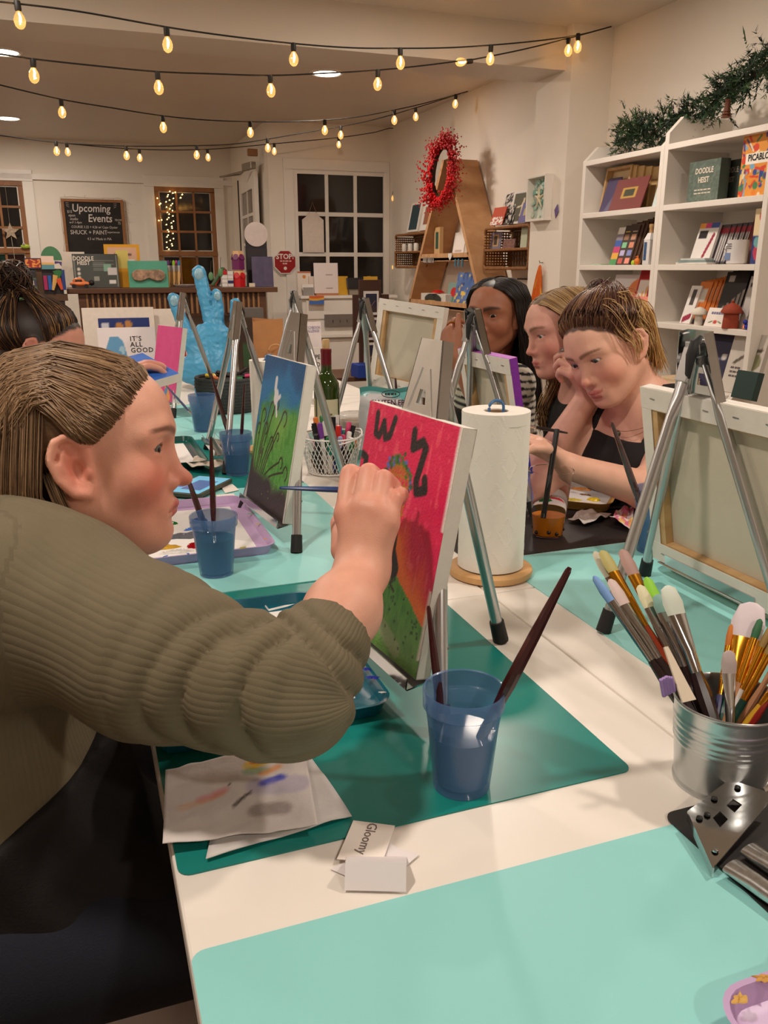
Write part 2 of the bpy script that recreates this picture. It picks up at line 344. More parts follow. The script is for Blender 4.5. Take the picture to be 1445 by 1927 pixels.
string_px('bulb string in front of the beam, fixed at the pillar corner', [(-60, -2), (32, 7), (150, 22), (313, 51), (430, 68), (552, 82), (660, 90), (753, 91), (840, 90), (924, 85), (1010, 77), (1088, 66), (1150, 50)],
          [(32, 3), (313, 52), (552, 82), (753, 91), (924, 85), (1088, 64)], 3.55, 4.18)
string_px('bulb string sagging under the beam with one bulb lying sideways', [(-80, 90), (35, 107), (62, 111), (180, 124), (296, 135), (400, 139), (508, 142), (610, 138), (711, 132), (800, 123), (870, 114), (885, 113), (980, 94), (1070, 72), (1150, 50)],
          [(62, 111), (296, 135), (508, 142), (711, 132), (888, 115), (1070, 71)], 3.9, 4.19, tilt=(4,))
string_px('bulb string beyond the beam, third from the table', [(-60, 145), (0, 160), (115, 187), (210, 203), (306, 218), (390, 226), (470, 229), (540, 229), (611, 226), (680, 219), (742, 207), (800, 194), (880, 172)],
          [(115, 188), (306, 218), (470, 229), (611, 226), (742, 208), (858, 178)], 4.9, 5.9, 0, 880)
string_px('double bulb string nearest the window wall with the shorter loop', [(-60, 248), (0, 254), (105, 268), (237, 275), (370, 274), (440, 271), (503, 262), (560, 252), (641, 238), (700, 226), (782, 203), (880, 172)],
          [(105, 266), (237, 275), (370, 274), (503, 261), (641, 237), (782, 203)], 6.4, 6.1, 0, 880)
string_px('low bulb string running down the corner beside the entrance', [(-60, 246), (0, 255), (125, 270), (262, 281), (390, 281), (510, 271), (637, 259), (700, 250), (745, 244), (747, 300), (744, 360), (743, 420), (742, 475), (741, 560)],
          [(125, 269), (262, 281), (390, 281), (516, 270), (637, 258), (750, 236), (741, 360), (741, 490)], 6.7, 7.6, 0, 745)
# =================================================================== TABLES, MATS, EASELS AND WHAT STANDS ON THEM
T = .75
M_TABLE = mat('table_laminate', (236, 228, 218), .32, var=.015, vscale=8)
M_STEEL = mat('grey_steel', (150, 150, 150), .35, .8, var=.05)
def table(x0, x1, y0, y1, label):
    t = thing('work_table', label, 'table', ((x0 + x1) / 2, (y0 + y1) / 2, 0), 0, 'white work tables pushed together'); w = x1 - x0 - .002; d = y1 - y0 - .002
    MB().box((0, 0, T - .014), (w, d, .028)).build('tabletop', M_TABLE, t, bevel=.003)
    for sx in (-1, 1):
        for sy in (-1, 1): MB().tube([(sx * (w / 2 - .06), sy * (d / 2 - .08), 0), (sx * (w / 2 - .06), sy * (d / 2 - .08), T - .028)], .016, 10).build('leg', M_STEEL, t, smooth=True)
for i, (y0, y1) in enumerate(((-.35, 1.15), (1.15, 2.65), (2.65, 4.15))):
    table(.035, .605, y0, y1, 'white laminate work table, ' + ('teal-matted one under the sunset canvas', 'one under the green landscape canvas', 'one under the blue hand sculpture')[i])
    table(.605, 1.18, y0, y1, 'white laminate work table, ' + ('one under the metal brush bucket', 'one under the orange drink', 'one under the wine bottle')[i])
def rug(name, x0, x1, y0, y1, m, label, z=T, th=.0016, r=.012, cat='desk mat', group='desk mats on the tables', rz=0):
    o = MB().prism(rrect(x1 - x0, y1 - y0, r), th).build(name, m, None, ((x0 + x1) / 2, (y0 + y1) / 2, z), (0, 0, rz)); return tag(o, label, cat, group)
M_MINT = mat('mint_mat', (146, 213, 210), .42, var=.012, vscale=5); M_TEAL = mat('teal_mat', (26, 128, 120), .30, var=.02, vscale=5); M_BLK = mat('black_mat', (38, 34, 34), .45, var=.03)
rug('desk_mat', .037, .512, .02, .55, M_MINT, 'mint green desk mat with rounded corner at the bare table front')
rug('desk_mat', .039, .519, .64, 1.315, M_TEAL, 'dark teal desk mat under the stained paper towel')
rug('desk_mat', .039, .505, 1.30, 1.97, M_MINT, 'mint mat under the lavender tray', z=T + .0017)
rug('desk_mat', .039, .505, 1.97, 2.62, M_TEAL, 'dark teal mat under the phone and green tray')
rug('desk_mat', .10, .585, 2.63, 3.35, M_MINT, 'mint mat beside the grey rope basket')
rug('desk_mat', .498, .97, -.1, .565, M_BLK, 'black desk mat under the folded easel', z=T + .0017)
rug('desk_mat', .69, 1.175, .70, 1.295, M_MINT, 'mint mat under the cream tray and blank canvas easel')
rug('desk_mat', .64, 1.175, 1.30, 1.96, M_BLK, 'black desk mat under the orange drink cup', z=T + .0005)
rug('desk_mat', .64, 1.175, 2.0, 2.62, M_TEAL, 'dark teal mat under the snack bag')
# ---------------------------------------------------------------- easels
M_ALU = mat('brushed_aluminium', (196, 196, 196), .28, .9, var=.08, vscale=60, stretch=(60, 60, 4)); M_CHR = mat('polished_steel', (205, 205, 205), .12, 1.0, var=.06, vscale=25)
M_RUB = mat('black_rubber', (28, 27, 26), .6)
def make_easel():
    t = bpy.data.objects.new('table_easel', None); COL.objects.link(t); HZ = .40; hx = .078
    def leg(a, b):
        a = Vector(a); b = Vector(b); d = b - a
        l = MB().tube([a, a + d * .80, a + d * .88, b], [.0085, .0085, .009, .009], 10, flatten=[(1, 1), (1, 1), (1.25, .45), (1.25, .4)]).build('leg', M_ALU, t, smooth=True)
        e = a + d.normalized() * .03; MB().tube([a - d.normalized() * .004, e], [.0115, .0105], 12).build('rubber_foot', M_RUB, l, smooth=True)
        q = a + d * .22; MB().sphere(q + frame(d)[0] * .008, .0025, 6, 4).build('rivet', M_STEEL, l)
    for s in (-1, 1): leg((0, s * .165, .004), (hx, s * .014, HZ))
    leg((.205, .012, .004), (hx + .012, 0, HZ - .01))
    # head plate facing the painter, trapezoid with a slot
    n = Vector((-math.cos(R(11)), 0, math.sin(R(11)))); e = Vector((0, 1, 0)); u = Vector((math.sin(R(11)), 0, math.cos(R(11)))); Mx = basis(Vector((hx - .020, 0, HZ - .055)), e, u, -n)
    m = MB(); a = [(-.046, -.01), (.046, -.01), (.026, .092), (-.026, .092)]; b = [(-.011, .012), (.011, .012), (.007, .030), (-.007, .030)]
    for i in range(4): j = (i + 1) % 4; m.prism([a[i], a[j], b[j], b[i]], .0015, 0, Mx)
    for s in (-1, 1): m.prism([(s * .046, -.01), (s * .026, .092), (s * .0245, .092), (s * .0445, -.01)], .016, 0, Mx)
    m.build('head_plate', M_CHR, t)
    m = MB(); m.box((hx + .002, 0, HZ + .008), (.014, .030, .026), (0, R(11), 0)); m.box((hx + .016, 0, HZ - .012), (.006, .026, .05), (0, R(-14), 0)); m.build('hinge_bracket', M_ALU, t, bevel=.002)
    for s in (-1, 1): MB().lathe([(.0085, -.0035), (.0085, .0035)], 12, (hx + .006, s * .020, HZ - .006), (0, 1, 0)).build('pivot_bolt', M_STEEL, t)
    m = MB(); m.tube([(hx + .020, .010, HZ - .030), (hx + .020, .012, HZ + .002), (hx + .014, .011, HZ + .020), (hx + .004, .009, HZ + .027)], [.004, .0070, .0065, .0035], 8, flatten=[(1.3, .7)] * 4); m.build('clip', M_RUB, t, smooth=True)
    # ledge that carries the canvas
    fx = hx / HZ * .05; m = MB(); m.box((fx - .013, 0, .040), (.034, .235, .002), (0, R(-8), 0)); m.box((fx - .030, 0, .046), (.0018, .235, .014), (0, R(8), 0)); m.box((fx + .003, 0, .050), (.0018, .20, .022), (0, R(10), 0))
    m.build('ledge', M_CHR, t); return t
EASEL = make_easel()
def easel(x, y, left, label, first=[True], rz=0.0):
    o = EASEL if first[0] else copy_tree(EASEL); first[0] = False
    o.location = (x, y, T + .002); o.rotation_euler = (0, 0, (0 if left else math.pi) + rz); return tag(o, label, 'easel', 'aluminium table easels')
LE = [(.333, .94), (.333, 1.62), (.335, 2.30), (.30, 3.22)]; RE = [(.90, .965), (.90, 1.68), (.90, 2.42), (.90, 3.28)]
for (p, l) in zip(LE, ('holding the pink sunset canvas', 'holding the green landscape canvas', 'standing empty before the grey rope basket', 'holding the pink canvas')): easel(*p, True, 'silver aluminium table easel ' + l, rz=R(7) if p[1] < 2 else 0.0)
for (p, l) in zip(RE, ('holding the wide unpainted-backed canvas', 'holding the canvas with purple painted edges', 'beside the big canvas held in hands', 'behind the wine bottle')): easel(*p, False, 'silver aluminium table easel ' + l)
# ---------------------------------------------------------------- canvases
M_CANVAS = mat('primed_canvas', (232, 226, 216), .8, var=.02, vscale=60, bump=.12, bscale=900); M_LINEN = mat('raw_canvas_back', (206, 198, 178), .85, var=.03, vscale=12, bump=.1, bscale=900)
M_PINE = wood('stretcher_pine', (214, 178, 128), (192, 150, 100), (30, 30, 3)); M_STAPLE = mat('staple_wire', (150, 150, 150), .3, .9)
M_PAINTED = vmat('brushed_paint', .42, var=.05, vscale=90, bump=.25, bscale=260)
def canvas(w, h, M, label, paint=None, edge=None, th=.018, name='stretched_canvas', nx=70, ny=90, m_edge=None, back=True, group='painted canvases'):
    t = bpy.data.objects.new(name, None); COL.objects.link(t); t.matrix_world = M; tag(t, label, 'canvas', group)
    b = .034
    m = MB(); m.box((0, 0, -.0006), (w, h, .0012))
    for s in (-1, 1): m.box((s * (w / 2 - .0006), 0, -th / 2), (.0012, h, th)); m.box((0, s * (h / 2 - .0006), -th / 2), (w, .0012, th))
    if back:
        for s in (-1, 1): m.box((s * (w / 2 - b / 2 * .7), 0, -th - .0004), (b * .7, h, .0012)); m.box((0, s * (h / 2 - b / 2), -th - .0008), (w, b, .0012))
    m.build('canvas_wrap', M_CANVAS, t, bevel=.0008)
    if back:
        MB().box((0, 0, -.0018), (w - .006, h - .006, .001)).build('linen_back', M_LINEN, t)
        for s in (-1, 1):
            MB().box((s * (w / 2 - .019), 0, -th / 2 - .001), (.034, h - .004, th - .004)).build('stretcher_bar', M_PINE, t)
            MB().box((0, s * (h / 2 - .019), -th / 2 - .001), (w - .07, .034, th - .004)).build('stretcher_bar', M_PINE, t)
        k = int(w / .055)
        for i in range(k):
            for s in (-1, 1): MB().box((-w / 2 + (i + .5) * w / k, s * (h / 2 - .016), -th - .0018), (.011, .0014, .0012), (0, 0, .05)).build('staple', M_STAPLE, t)
    if paint: picture('painting', w - .001, h - .001, paint, t, (0, 0, .0004), nx=nx, ny=ny, m=M_PAINTED)
    if edge:
        for s in edge.get('sides', (1,)): picture('painted_edge', th, h, edge['fn'], t, (s * (w / 2 + .0004), 0, -th / 2), (0, s * R(90), 0), 4, 30, m=M_PAINTED)
        if 'top' in edge: MB().box((0, h / 2 + .0004, -th / 2), (w, .0008, th)).build('painted_edge', edge['top'], t)
    return t
def on_easel(x, y, left, w, h, dz=.046, off=.012, tilt=11.0, dy=0.0, rz=0.0):
    s = 1 if left else -1; a = R(tilt); up = Vector((s * math.sin(a), 0, math.cos(a))); nrm = Vector((-s * math.cos(a), 0, math.sin(a))); ex = up.cross(nrm)
    q = Matrix.Rotation(rz, 3, 'Z'); up = q @ up; nrm = q @ nrm; ex = q @ ex
    p = Vector((x + s * (.078 / .40 * dz), y + dy, T + dz)) + nrm * (off + .006) + up * (h / 2); return basis(p, ex, up, nrm)
def P_sunset(u, v):
    n = vnoise(u, v, 9, 1); n2 = vnoise(u * 2, v, 22, 2); a = 1.35 ; img = base(u, (222, 34, 86))
    k = np.clip((.74 - v - .55 * np.clip(u - .45, 0, 1) - .12 * np.abs(u - .35) + .14 * (n - .5)) / .16, 0, 1)
    img = img * (1 - k[..., None]) + np.array((255, 128, 52.)) * k[..., None]; img = blend(img, np.clip((n2 - .72) * 3, 0, .5), (250, 120, 120))
    img = blend(img, (v < .40 - .42 * (u - .55) * (u > .55) - .05 * u + .04 * n) * 1.0, (92, 164, 66)); g = v < .36 - .38 * (u - .55) * (u > .55)
    img = blend(img, g * np.clip(n2 * 1.5 - .5, 0, .6), (52, 128, 44)); img = blend(img, g * np.clip((.25 - v) * 3, 0, .8), (120, 150, 84))
    img = blend(img, stroke(u, v, [(.02, .0), (.05, .28), (.16, .45)], .05, 1.33), (150, 146, 152)); img = blend(img, stroke(u, v, [(.2, .02), (.5, .12), (.75, .05)], .05, 1.33) * .6, (168, 170, 140))
    rr = np.random.default_rng(4)
    for _ in range(46):
        x, y = rr.uniform(.3, .95), rr.uniform(.05, .33); img = blend(img, disc(u, v, x, y, .008, 1.33, .006) * (y < .36 - .38 * max(0, x - .55)), (36, 70, 30))
    for (x, y) in ((.12, .12), (.15, .16), (.11, .17), (.16, .09), (.08, .08), (.13, .21)): img = blend(img, disc(u, v, x, y, .014, 1.33, .008), (150, 24, 28))
    blk = (38, 30, 32)
    img = blend(img, stroke(u, v, [(.12, .955), (.13, .87), (.18, .865), (.21, .93), (.25, .865), (.30, .88), (.33, .955)], .024, 1.33), blk)
    img = blend(img, stroke(u, v, [(.56, .93), (.57, .865), (.66, .90), (.70, .88), (.66, .74), (.68, .70), (.76, .72), (.74, .76)], .028, 1.33), blk)
    img = blend(img, stroke(u, v, [(.02, .76), (.07, .75), (.04, .62), (.07, .52)], .026, 1.33), blk)
    img = blend(img, stroke(u, v, [(.50, .58), (.52, .42), (.58, .36)], .06, 1.33) * (n2 > .22), (44, 36, 36)); img = blend(img, stroke(u, v, [(.56, .36), (.60, .31), (.58, .29), (.63, .27)], .009, 1.33), (60, 44, 36))
    for i in range(7):
        x = .34 + i * .038; img = blend(img, stroke(u, v, [(x, .58), (x + .02, .72), (.44 + .012 * i, .785)], .007, 1.33), (176, 122, 30))
    for i in range(5): img = blend(img, stroke(u, v, [(.33, .61 + .03 * i), (.58, .585 + .038 * i)], .006, 1.33), (186, 126, 34))
    for _ in range(60):
        an = rr.uniform(0, 3.1); x = .46 + .14 * math.cos(an); y = .69 + .11 * math.sin(an); col = ((70, 120, 48), (86, 112, 190), (50, 92, 40))[rr.integers(3)]
        img = blend(img, disc(u, v, x + rr.normal() * .018, y + rr.normal() * .012, .013, 1.33, .008), col)
    return blend(img, np.clip((u - .965) / .02, 0, 1) * (n > .35), (236, 226, 218))
def P_meadow(u, v):
    n = vnoise(u, v, 8, 5); n2 = vnoise(u * 1.5, v, 20, 6); img = base(u, (34, 118, 172)); img = blend(img, np.clip((v - .86 + .2 * (u - .4) ** 2) * 7 + n - .5, 0, .8), (20, 76, 126))
    img = blend(img, np.clip((.74 - v + .25 * (n - .5) - .35 * (u < .35) * (.35 - u)) * 7, 0, 1), (92, 160, 72)); img = blend(img, np.clip((n2 - .45) * 2, 0, .6) * (v < .7), (58, 128, 44))
    img = blend(img, np.clip(.25 - np.hypot(u - .6, (v - .6) * 1.2), 0, .25) * 2.4, (156, 194, 90)); img = blend(img, np.clip((.30 - v + .22 * (n - .5) + .12 * (.5 - u)) * 9, 0, 1), (58, 46, 50))
    rr = np.random.default_rng(3); br = (52, 40, 26)
    for (x0, x1, yt, r) in ((.10, .12, .60, .05), (.18, .30, .66, .055), (.22, .42, .70, .04), (.15, .22, .52, .045), (.3, .62, .63, .055), (.34, .55, .50, .03), (.05, .04, .50, .04), (.26, .40, .44, .05), (.4, .70, .35, .04), (.5, .82, .30, .05)):
        P = [(x0, .22)] + [(x0 + (x1 - x0) * t, .22 + (yt - .22) * t ** .8) for t in (.3, .6, .85, 1)]
        P += [(x1 + r * (1 - math.cos(a)), yt + r * .9 * math.sin(a)) for a in np.linspace(.3, 4.4, 9)]
        img = blend(img, stroke(u, v, P, .009, 1.33), br)
    for _ in range(40): img = blend(img, disc(u, v, rr.uniform(.1, .9), rr.uniform(.05, .45), .006, 1.33, .004), (170, 180, 60) if rr.random() < .5 else (70, 60, 64))
    w = (226, 224, 228); img = blend(img, stroke(u, v, [(.36, .86), (.365, .80), (.40, .76)], .03, 1.33), w); img = blend(img, disc(u, v, .41, .745, .055, 1.0), w); img = blend(img, stroke(u, v, [(.42, .72), (.50, .76)], .02, 1.33), w); img = blend(img, stroke(u, v, [(.43, .71), (.48, .63)], .018, 1.33), w)
    return blend(img, np.clip((u - .975) / .01, 0, 1), (232, 224, 214))
canvas(.229, .305, on_easel(*LE[0], True, .229, .305, rz=R(8)), 'canvas with hot pink and orange sunset, black squiggles and green hill', P_sunset, nx=110, ny=140)
canvas(.229, .305, on_easel(*LE[1], True, .229, .305, rz=R(7), dy=-.01), 'canvas with blue sky, green meadow, dark curling stems and a white rabbit', P_meadow, nx=110, ny=140)
def P_purple(u, v): n = vnoise(u * .4, v, 16, 9); return blend(blend(base(u, (120, 40, 150)), np.clip((.7 - v) * 3 + n - .6, 0, 1), (44, 40, 170)), np.clip((.25 - v) * 6, 0, 1), (150, 150, 210))
canvas(.36, .30, on_easel(*RE[0], False, .36, .30, rz=0, dy=-.045), 'wide canvas on the right easel showing its bare stapled back', None, group='canvases seen from behind')
canvas(.25, .30, on_easel(*RE[1], False, .25, .30, dy=-.02), 'canvas seen from behind with violet and blue painted edges', lambda u, v: base(u, (150, 60, 170)), dict(sides=(-1, 1), fn=P_purple, top=flat((186, 96, 200))), group='canvases seen from behind')
def P_pink(u, v): n = vnoise(u, v, 10, 3); i = blend(base(u, (206, 62, 128)), n * .3, (226, 96, 150)); i = blend(i, stroke(u, v, [(.75, .05), (.6, .18), (.7, .3)], .05), (222, 150, 80)); return blend(i, stroke(u, v, [(.5, .02), (.62, .14)], .05), (90, 130, 170))
canvas(.20, .27, on_easel(*LE[3], True, .20, .27, dy=-.05, rz=R(20), off=.03), 'bright pink canvas propped on the easel before the blue hand', P_pink)
# big canvas held up by the dark-haired person: back side to the camera
c0 = at_d(722, 562, 2.62); c1 = at_d(845, 580, 2.43); ex = (c1 - c0); w_ = ex.length; ex.normalize(); vy = Vector((.10, .06, 1.0)); vy = (vy - ex * vy.dot(ex)); h_ = .27; vy.normalize()
canvas(w_, h_, basis((c0 + c1) / 2 - vy * (h_ / 2), -ex, vy, (-ex).cross(vy)), 'large canvas held up in both hands, bare linen back showing', lambda u, v: base(u, (200, 180, 120)), group='canvases seen from behind')
# blue canvas held flat by the person with the bun
b0 = at_d(268, 664, 1.95); b1 = at_d(338, 703, 1.85); b2 = at_d(240, 689, 1.88); ex = (b1 - b0); w_ = ex.length; ex.normalize(); vy = (b0 - b2); vy = (vy - ex * vy.dot(ex)); vy.normalize(); h_ = .16
canvas(w_, h_, basis((b0 + b1) / 2 - vy * (h_ / 2), ex, vy, ex.cross(vy)), 'small canvas painted plain cobalt blue, held tilted', lambda u, v: blend(base(u, (44, 104, 200)), vnoise(u, v, 7, 2) * .3, (70, 130, 220)), nx=20, ny=20)
# ---------------------------------------------------------------- cups and brushes
M_CUP = mat('blue_translucent_plastic', (88, 124, 172), .30, var=.03, alpha=.50, coat=.2)
M_WATER = mat('murky_blue_water', (24, 58, 92), .08, var=.08, vscale=40); M_WATER2 = mat('murky_teal_water', (14, 70, 84), .08, var=.08, vscale=40); M_WATER3 = mat('dark_paint_water', (26, 34, 62), .08)
def cup(p, label, water, lvl=.6, s=1.0, rz=0):
    t = thing('water_cup', label, 'cup', (p[0], p[1], T + .002), rz, 'blue plastic water cups'); H = .112 * s; r0 = .0285 * s; r1 = .0405 * s
    MB().lathe([(0, .004), (r0 - .003, .004), (r0 + .0002, .0), (r0 + .001, .0), (r0 + (r1 - r0) * .8, H * .80), (r1 - .001, H * .815), (r1 + .0012, H * .83), (r1 + .0018, H * .985), (r1 + .0008, H), (r1 - .0008, H * .99), (r1 - .0015, H * .82), (r0 - .001, .008), (0, .007)], 40).build('cup_wall', M_CUP, t, smooth=True)
    z = H * lvl; rr = r0 + (r1 - r0) * lvl - .0022
    MB().lathe([(0, .0075), (r0 - .0022, .0075), (rr, z), (0, z)], 32).build('water', water, t, smooth=30); return t
cupA = at_z(868, 1478, T); cupB = at_z(408, 1082, T); cupC = at_z(447, 893, T); cupD = at_z(378, 812, T)
cup(cupA, 'blue plastic cup of murky water on the dark teal mat', M_WATER, .56); cup(cupB, 'blue plastic cup of teal water beside the lavender tray', M_WATER2, .62, .98)
cup(cupC, 'blue plastic cup of dark water before the green tray', M_WATER3, .5, 1.0); cup((cupD.x + .01, cupD.y), 'blue plastic cup of purple water beside the grey rope basket', M_WATER3, .45, 1.08)
cup((1.0, 1.235), 'dark blue plastic cup behind the leg of the blank canvas easel', M_WATER2, .5, 1.1); cup((.86, 2.22), 'blue plastic cup behind the paper towel roll', M_WATER3, .5, 1.0)
M_MAROON = mat('maroon_lacquer', (58, 20, 22), .18, var=.15, vscale=40, coat=.5)
def brush(tail, tip, label, handle=None, ferrule=None, hair=None, w=.0045, fl=.22, hl=.12, flatw=1.6, cat='paintbrush', group='paintbrushes', hs=1.0):
    """tail: end of handle; tip: end of bristles"""
    a = Vector(tail); b = Vector(tip); d = b - a; L_ = d.length; t = thing('paintbrush', label, cat, a, 0, group); z = Vector((0, 0, 0)); n = d / L_
    hl_ = hl * L_; fl_ = fl * L_; e = L_ - hl_ - fl_
    MB().tube([z, n * (.015 * L_), n * (e * .45), n * (e * .8), n * e], [w * .35, w * .55, w * hs, w * 1.15 * hs, w * .8], 8).build('handle', handle or M_MAROON, t, smooth=True)
    fr = ferrule or M_CHR; f = (flatw, .55) if flatw > 1 else (1, 1)
    if fl > 0: MB().tube([n * (e - .002), n * (e + fl_ * .35), n * (e + fl_)], [w * .85, w * .95, w], 10, flatten=[(1, 1), (1, 1), f]).build('ferrule', fr, t, smooth=True)
    if hl > 0: MB().tube([n * (L_ - hl_), n * (L_ - hl_ * .6), n * (L_ - hl_ * .12), n * L_], [w * .95, w * 1.08, w * .8, w * .25], 10, flatten=[f] * 4).build('bristles', hair or flat((214, 204, 184)), t, smooth=True)
    return t
def cup_brush(px_end, Z, cupc, label, w=.0052, dx=0, dy=0, h=None): # handle end up, bristles at the cup floor
    a = at_d(px_end[0], px_end[1], Z); b = Vector((cupc[0] + dx, cupc[1] + dy, T + .014)); brush(a, b, label, w=w, handle=h, group='brushes standing in water cups')
cup_brush((1072, 1068), .80, cupA, 'thick maroon paintbrush leaning far out of the water cup on the teal mat', .0062, -.010, -.012)
cup_brush((806, 1140), .88, cupA, 'slim maroon paintbrush upright in the water cup on the teal mat', .0044, -.012, .008)
cup_brush((348, 885), 1.50, cupB, 'maroon paintbrush leaning in the cup of teal water', .0055, .004, 0)
cup_brush((397, 822), 1.47, cupB, 'straight maroon paintbrush in the cup of teal water', .0046, -.004, -.008)
cup_brush((397, 703), 2.25, cupC, 'long maroon paintbrush in the cup before the green tray', .006, .004, 0)
cup_brush((460, 722), 2.12, cupC, 'thin maroon paintbrush upright in the cup before the green tray', .004, .006, 0)
cup_brush((309, 722), 3.0, (cupD.x + .01, cupD.y), 'dark blue paintbrush in the cup beside the grey rope basket', .004, 0, 0, flat((30, 50, 92), .3))
cup_brush((366, 730), 2.75, (cupD.x + .01, cupD.y), 'short light blue paintbrush in the cup beside the grey rope basket', .003, 0, 0, flat((90, 140, 180), .3))
cup_brush((1151, 795), 1.45, (1.0, 1.235), 'glossy maroon paintbrush in the dark blue cup by the blank canvas', .0058, .0, 0)
cup_brush((744, 712), 2.55, (.86, 2.22), 'maroon paintbrush leaning across the snack bag', .006, 0, 0)
# brush bucket ------------------------------------------------------------------------------
bk = at_z(1352, 1468, T); BK = Vector((bk.x, bk.y, T))
t = thing('brush_bucket', 'small galvanised metal bucket holding paintbrushes', 'bucket', BK)
M_GALV = mat('galvanised_steel', (196, 200, 200), .30, .9, var=.07, vscale=30)
prof = [(0, .002), (.0445, .002), (.047, 0), (.0475, .004), (.046, .006)]
for z in np.linspace(.008, .094, 44):
    r = .0462 + (.0535 - .0462) * (z - .008) / .086; g = sum(math.exp(-((z - q) / .0016) ** 2) for q in (.052, .0575, .0635, .0725, .078)); prof.append((r + .0011 * g, float(z)))
prof += [(.0548, .0955), (.0552, .097), (.0540, .0985), (.0528, .097), (.0520, .09), (.0455, .006), (0, .005)]
MB().lathe(prof, 64).build('bucket_wall', M_GALV, t, smooth=60)
M_GOLD = mat('brass_ferrule', (214, 150, 44), .22, 1.0, var=.06); M_DKH = mat('dark_brush_handle', (42, 24, 24), .3, var=.2, vscale=60, coat=.3); M_REDH = mat('red_brown_handle', (142, 52, 24), .22, var=.1, coat=.5)
M_GRN = mat('green_handle', (20, 74, 62), .25, coat=.4); M_PUR = mat('violet_handle', (70, 68, 110), .25, coat=.4); M_TAN = mat('tan_wood_handle', (176, 124, 84), .45, var=.1); M_WHT = mat('white_handle', (226, 220, 214), .3, coat=.3)
def bucket_brush(tip, Zt, rim, Zr, label, handle, fer, hair, w, fl, hl, flatw, hs=1.0):
    p = at_d(tip[0], tip[1], Zt); q = at_d(rim[0], rim[1], Zr); d = (q - p).normalized(); k = (q.z - (T + .012)) / -d.z; e = q + d * k
    dx = Vector((e.x - BK.x, e.y - BK.y)); r = dx.length
    if r > .038: e = Vector((BK.x + dx.x / r * .038, BK.y + dx.y / r * .038, e.z))
    brush(e, p, label, handle, fer, hair, w, fl, hl, flatw, group='paintbrushes in the metal bucket', hs=hs)
BB = [((1117, 1084), .93, (1268, 1283), .845, 'paintbrush with pointed pale blue bristles and dark handle', M_DKH, M_CHR, flat((120, 160, 214)), .0050, .28, .13, 1, 1.1),
      ((1147, 1090), .93, (1282, 1282), .845, 'paintbrush with blush pink rounded bristles and dark handle', M_DKH, M_CHR, flat((206, 184, 178)), .0058, .26, .13, 1.5, 1.1),
      ((1119, 1038), .97, (1290, 1290), .85, 'flat paintbrush with dirty cream bristles tucked behind the olive one', M_REDH, M_CHR, flat((196, 190, 168)), .0050, .20, .12, 1.6, 1.0),
      ((1132, 1036), .96, (1300, 1300), .845, 'flat paintbrush with olive stained bristles and red brown handle', M_REDH, M_GOLD, flat((176, 166, 100)), .0058, .24, .10, 1.5, 1.15),
      ((1170, 1034), .97, (1310, 1300), .86, 'flat paintbrush with mauve bristles and gold ferrule', M_REDH, M_GOLD, flat((168, 134, 124)), .0056, .26, .12, 1.6, 1.0),
      ((1216, 1086), .95, (1322, 1312), .87, 'paintbrush with lime green leaf shaped bristles', M_REDH, M_GOLD, flat((136, 200, 40)), .0054, .16, .18, 1.5, 1.0),
      ((1203, 1101), .93, (1318, 1322), .835, 'flat paintbrush with cream bristles and long silver ferrule', M_DKH, M_CHR, flat((214, 208, 170)), .0058, .30, .12, 1.4, 1.15),
      ((1238, 1118), .92, (1342, 1328), .825, 'flat paintbrush with teal stained bristles and silver ferrule', M_DKH, M_CHR, flat((128, 170, 160)), .0066, .28, .10, 1.6, 1.1),
      ((1255, 1102), .90, (1362, 1338), .81, 'large filbert paintbrush with pale bristles and dark handle', M_DKH, M_CHR, flat((206, 214, 200)), .0078, .28, .15, 1.6, 1.0),
      ((1377, 1175), .90, (1348, 1270), .87, 'fine paintbrush with orange tip and violet handle', M_PUR, M_GOLD, flat((196, 112, 30)), .0036, .30, .14, 1, 1.1),
      ((1417, 1134), .90, (1366, 1300), .85, 'wide flat wash brush with white bristles and gold ferrule', M_GRN, M_GOLD, flat((222, 208, 214)), .0080, .30, .20, 2.0, .8),
      ((1431, 1165), .88, (1372, 1305), .85, 'small paintbrush with dark green tip and gold ferrule', M_TAN, M_GOLD, flat((44, 104, 66)), .0042, .26, .12, 1, 1.0),
      ((1452, 1178), .87, (1365, 1312), .84, 'paintbrush with white handle and gold ferrule', M_WHT, M_GOLD, flat((150, 120, 60)), .0042, .26, .14, 1, 1.0),
      ((1462, 1200), .86, (1372, 1318), .835, 'paintbrush with dark green handle and brass ferrule', M_GRN, M_GOLD, flat((150, 120, 60)), .0044, .30, .12, 1, 1.1),
      ((1371, 1224), .84, (1398, 1338), .80, 'short paintbrush with mauve bristles against the bucket front', M_DKH, M_CHR, flat((186, 170, 166)), .0052, .34, .16, 1.5, 1.0),
      ((1470, 1235), .85, (1376, 1335), .81, 'plain tan wooden brush handle leaning right', M_TAN, M_TAN, M_TAN, .0034, .1, .1, 1, 1.0),
      ((1462, 1285), .83, (1405, 1338), .80, 'yellow paintbrush handle leaning right in the bucket', flat((206, 156, 36), .3), M_GOLD, M_TAN, .0036, .1, .1, 1, 1.0),
      ((1475, 1270), .83, (1420, 1336), .80, 'red paintbrush handle leaning right in the bucket', flat((150, 34, 26), .25), M_CHR, M_TAN, .0046, .1, .1, 1, 1.0)]
for b in BB: bucket_brush(*b)
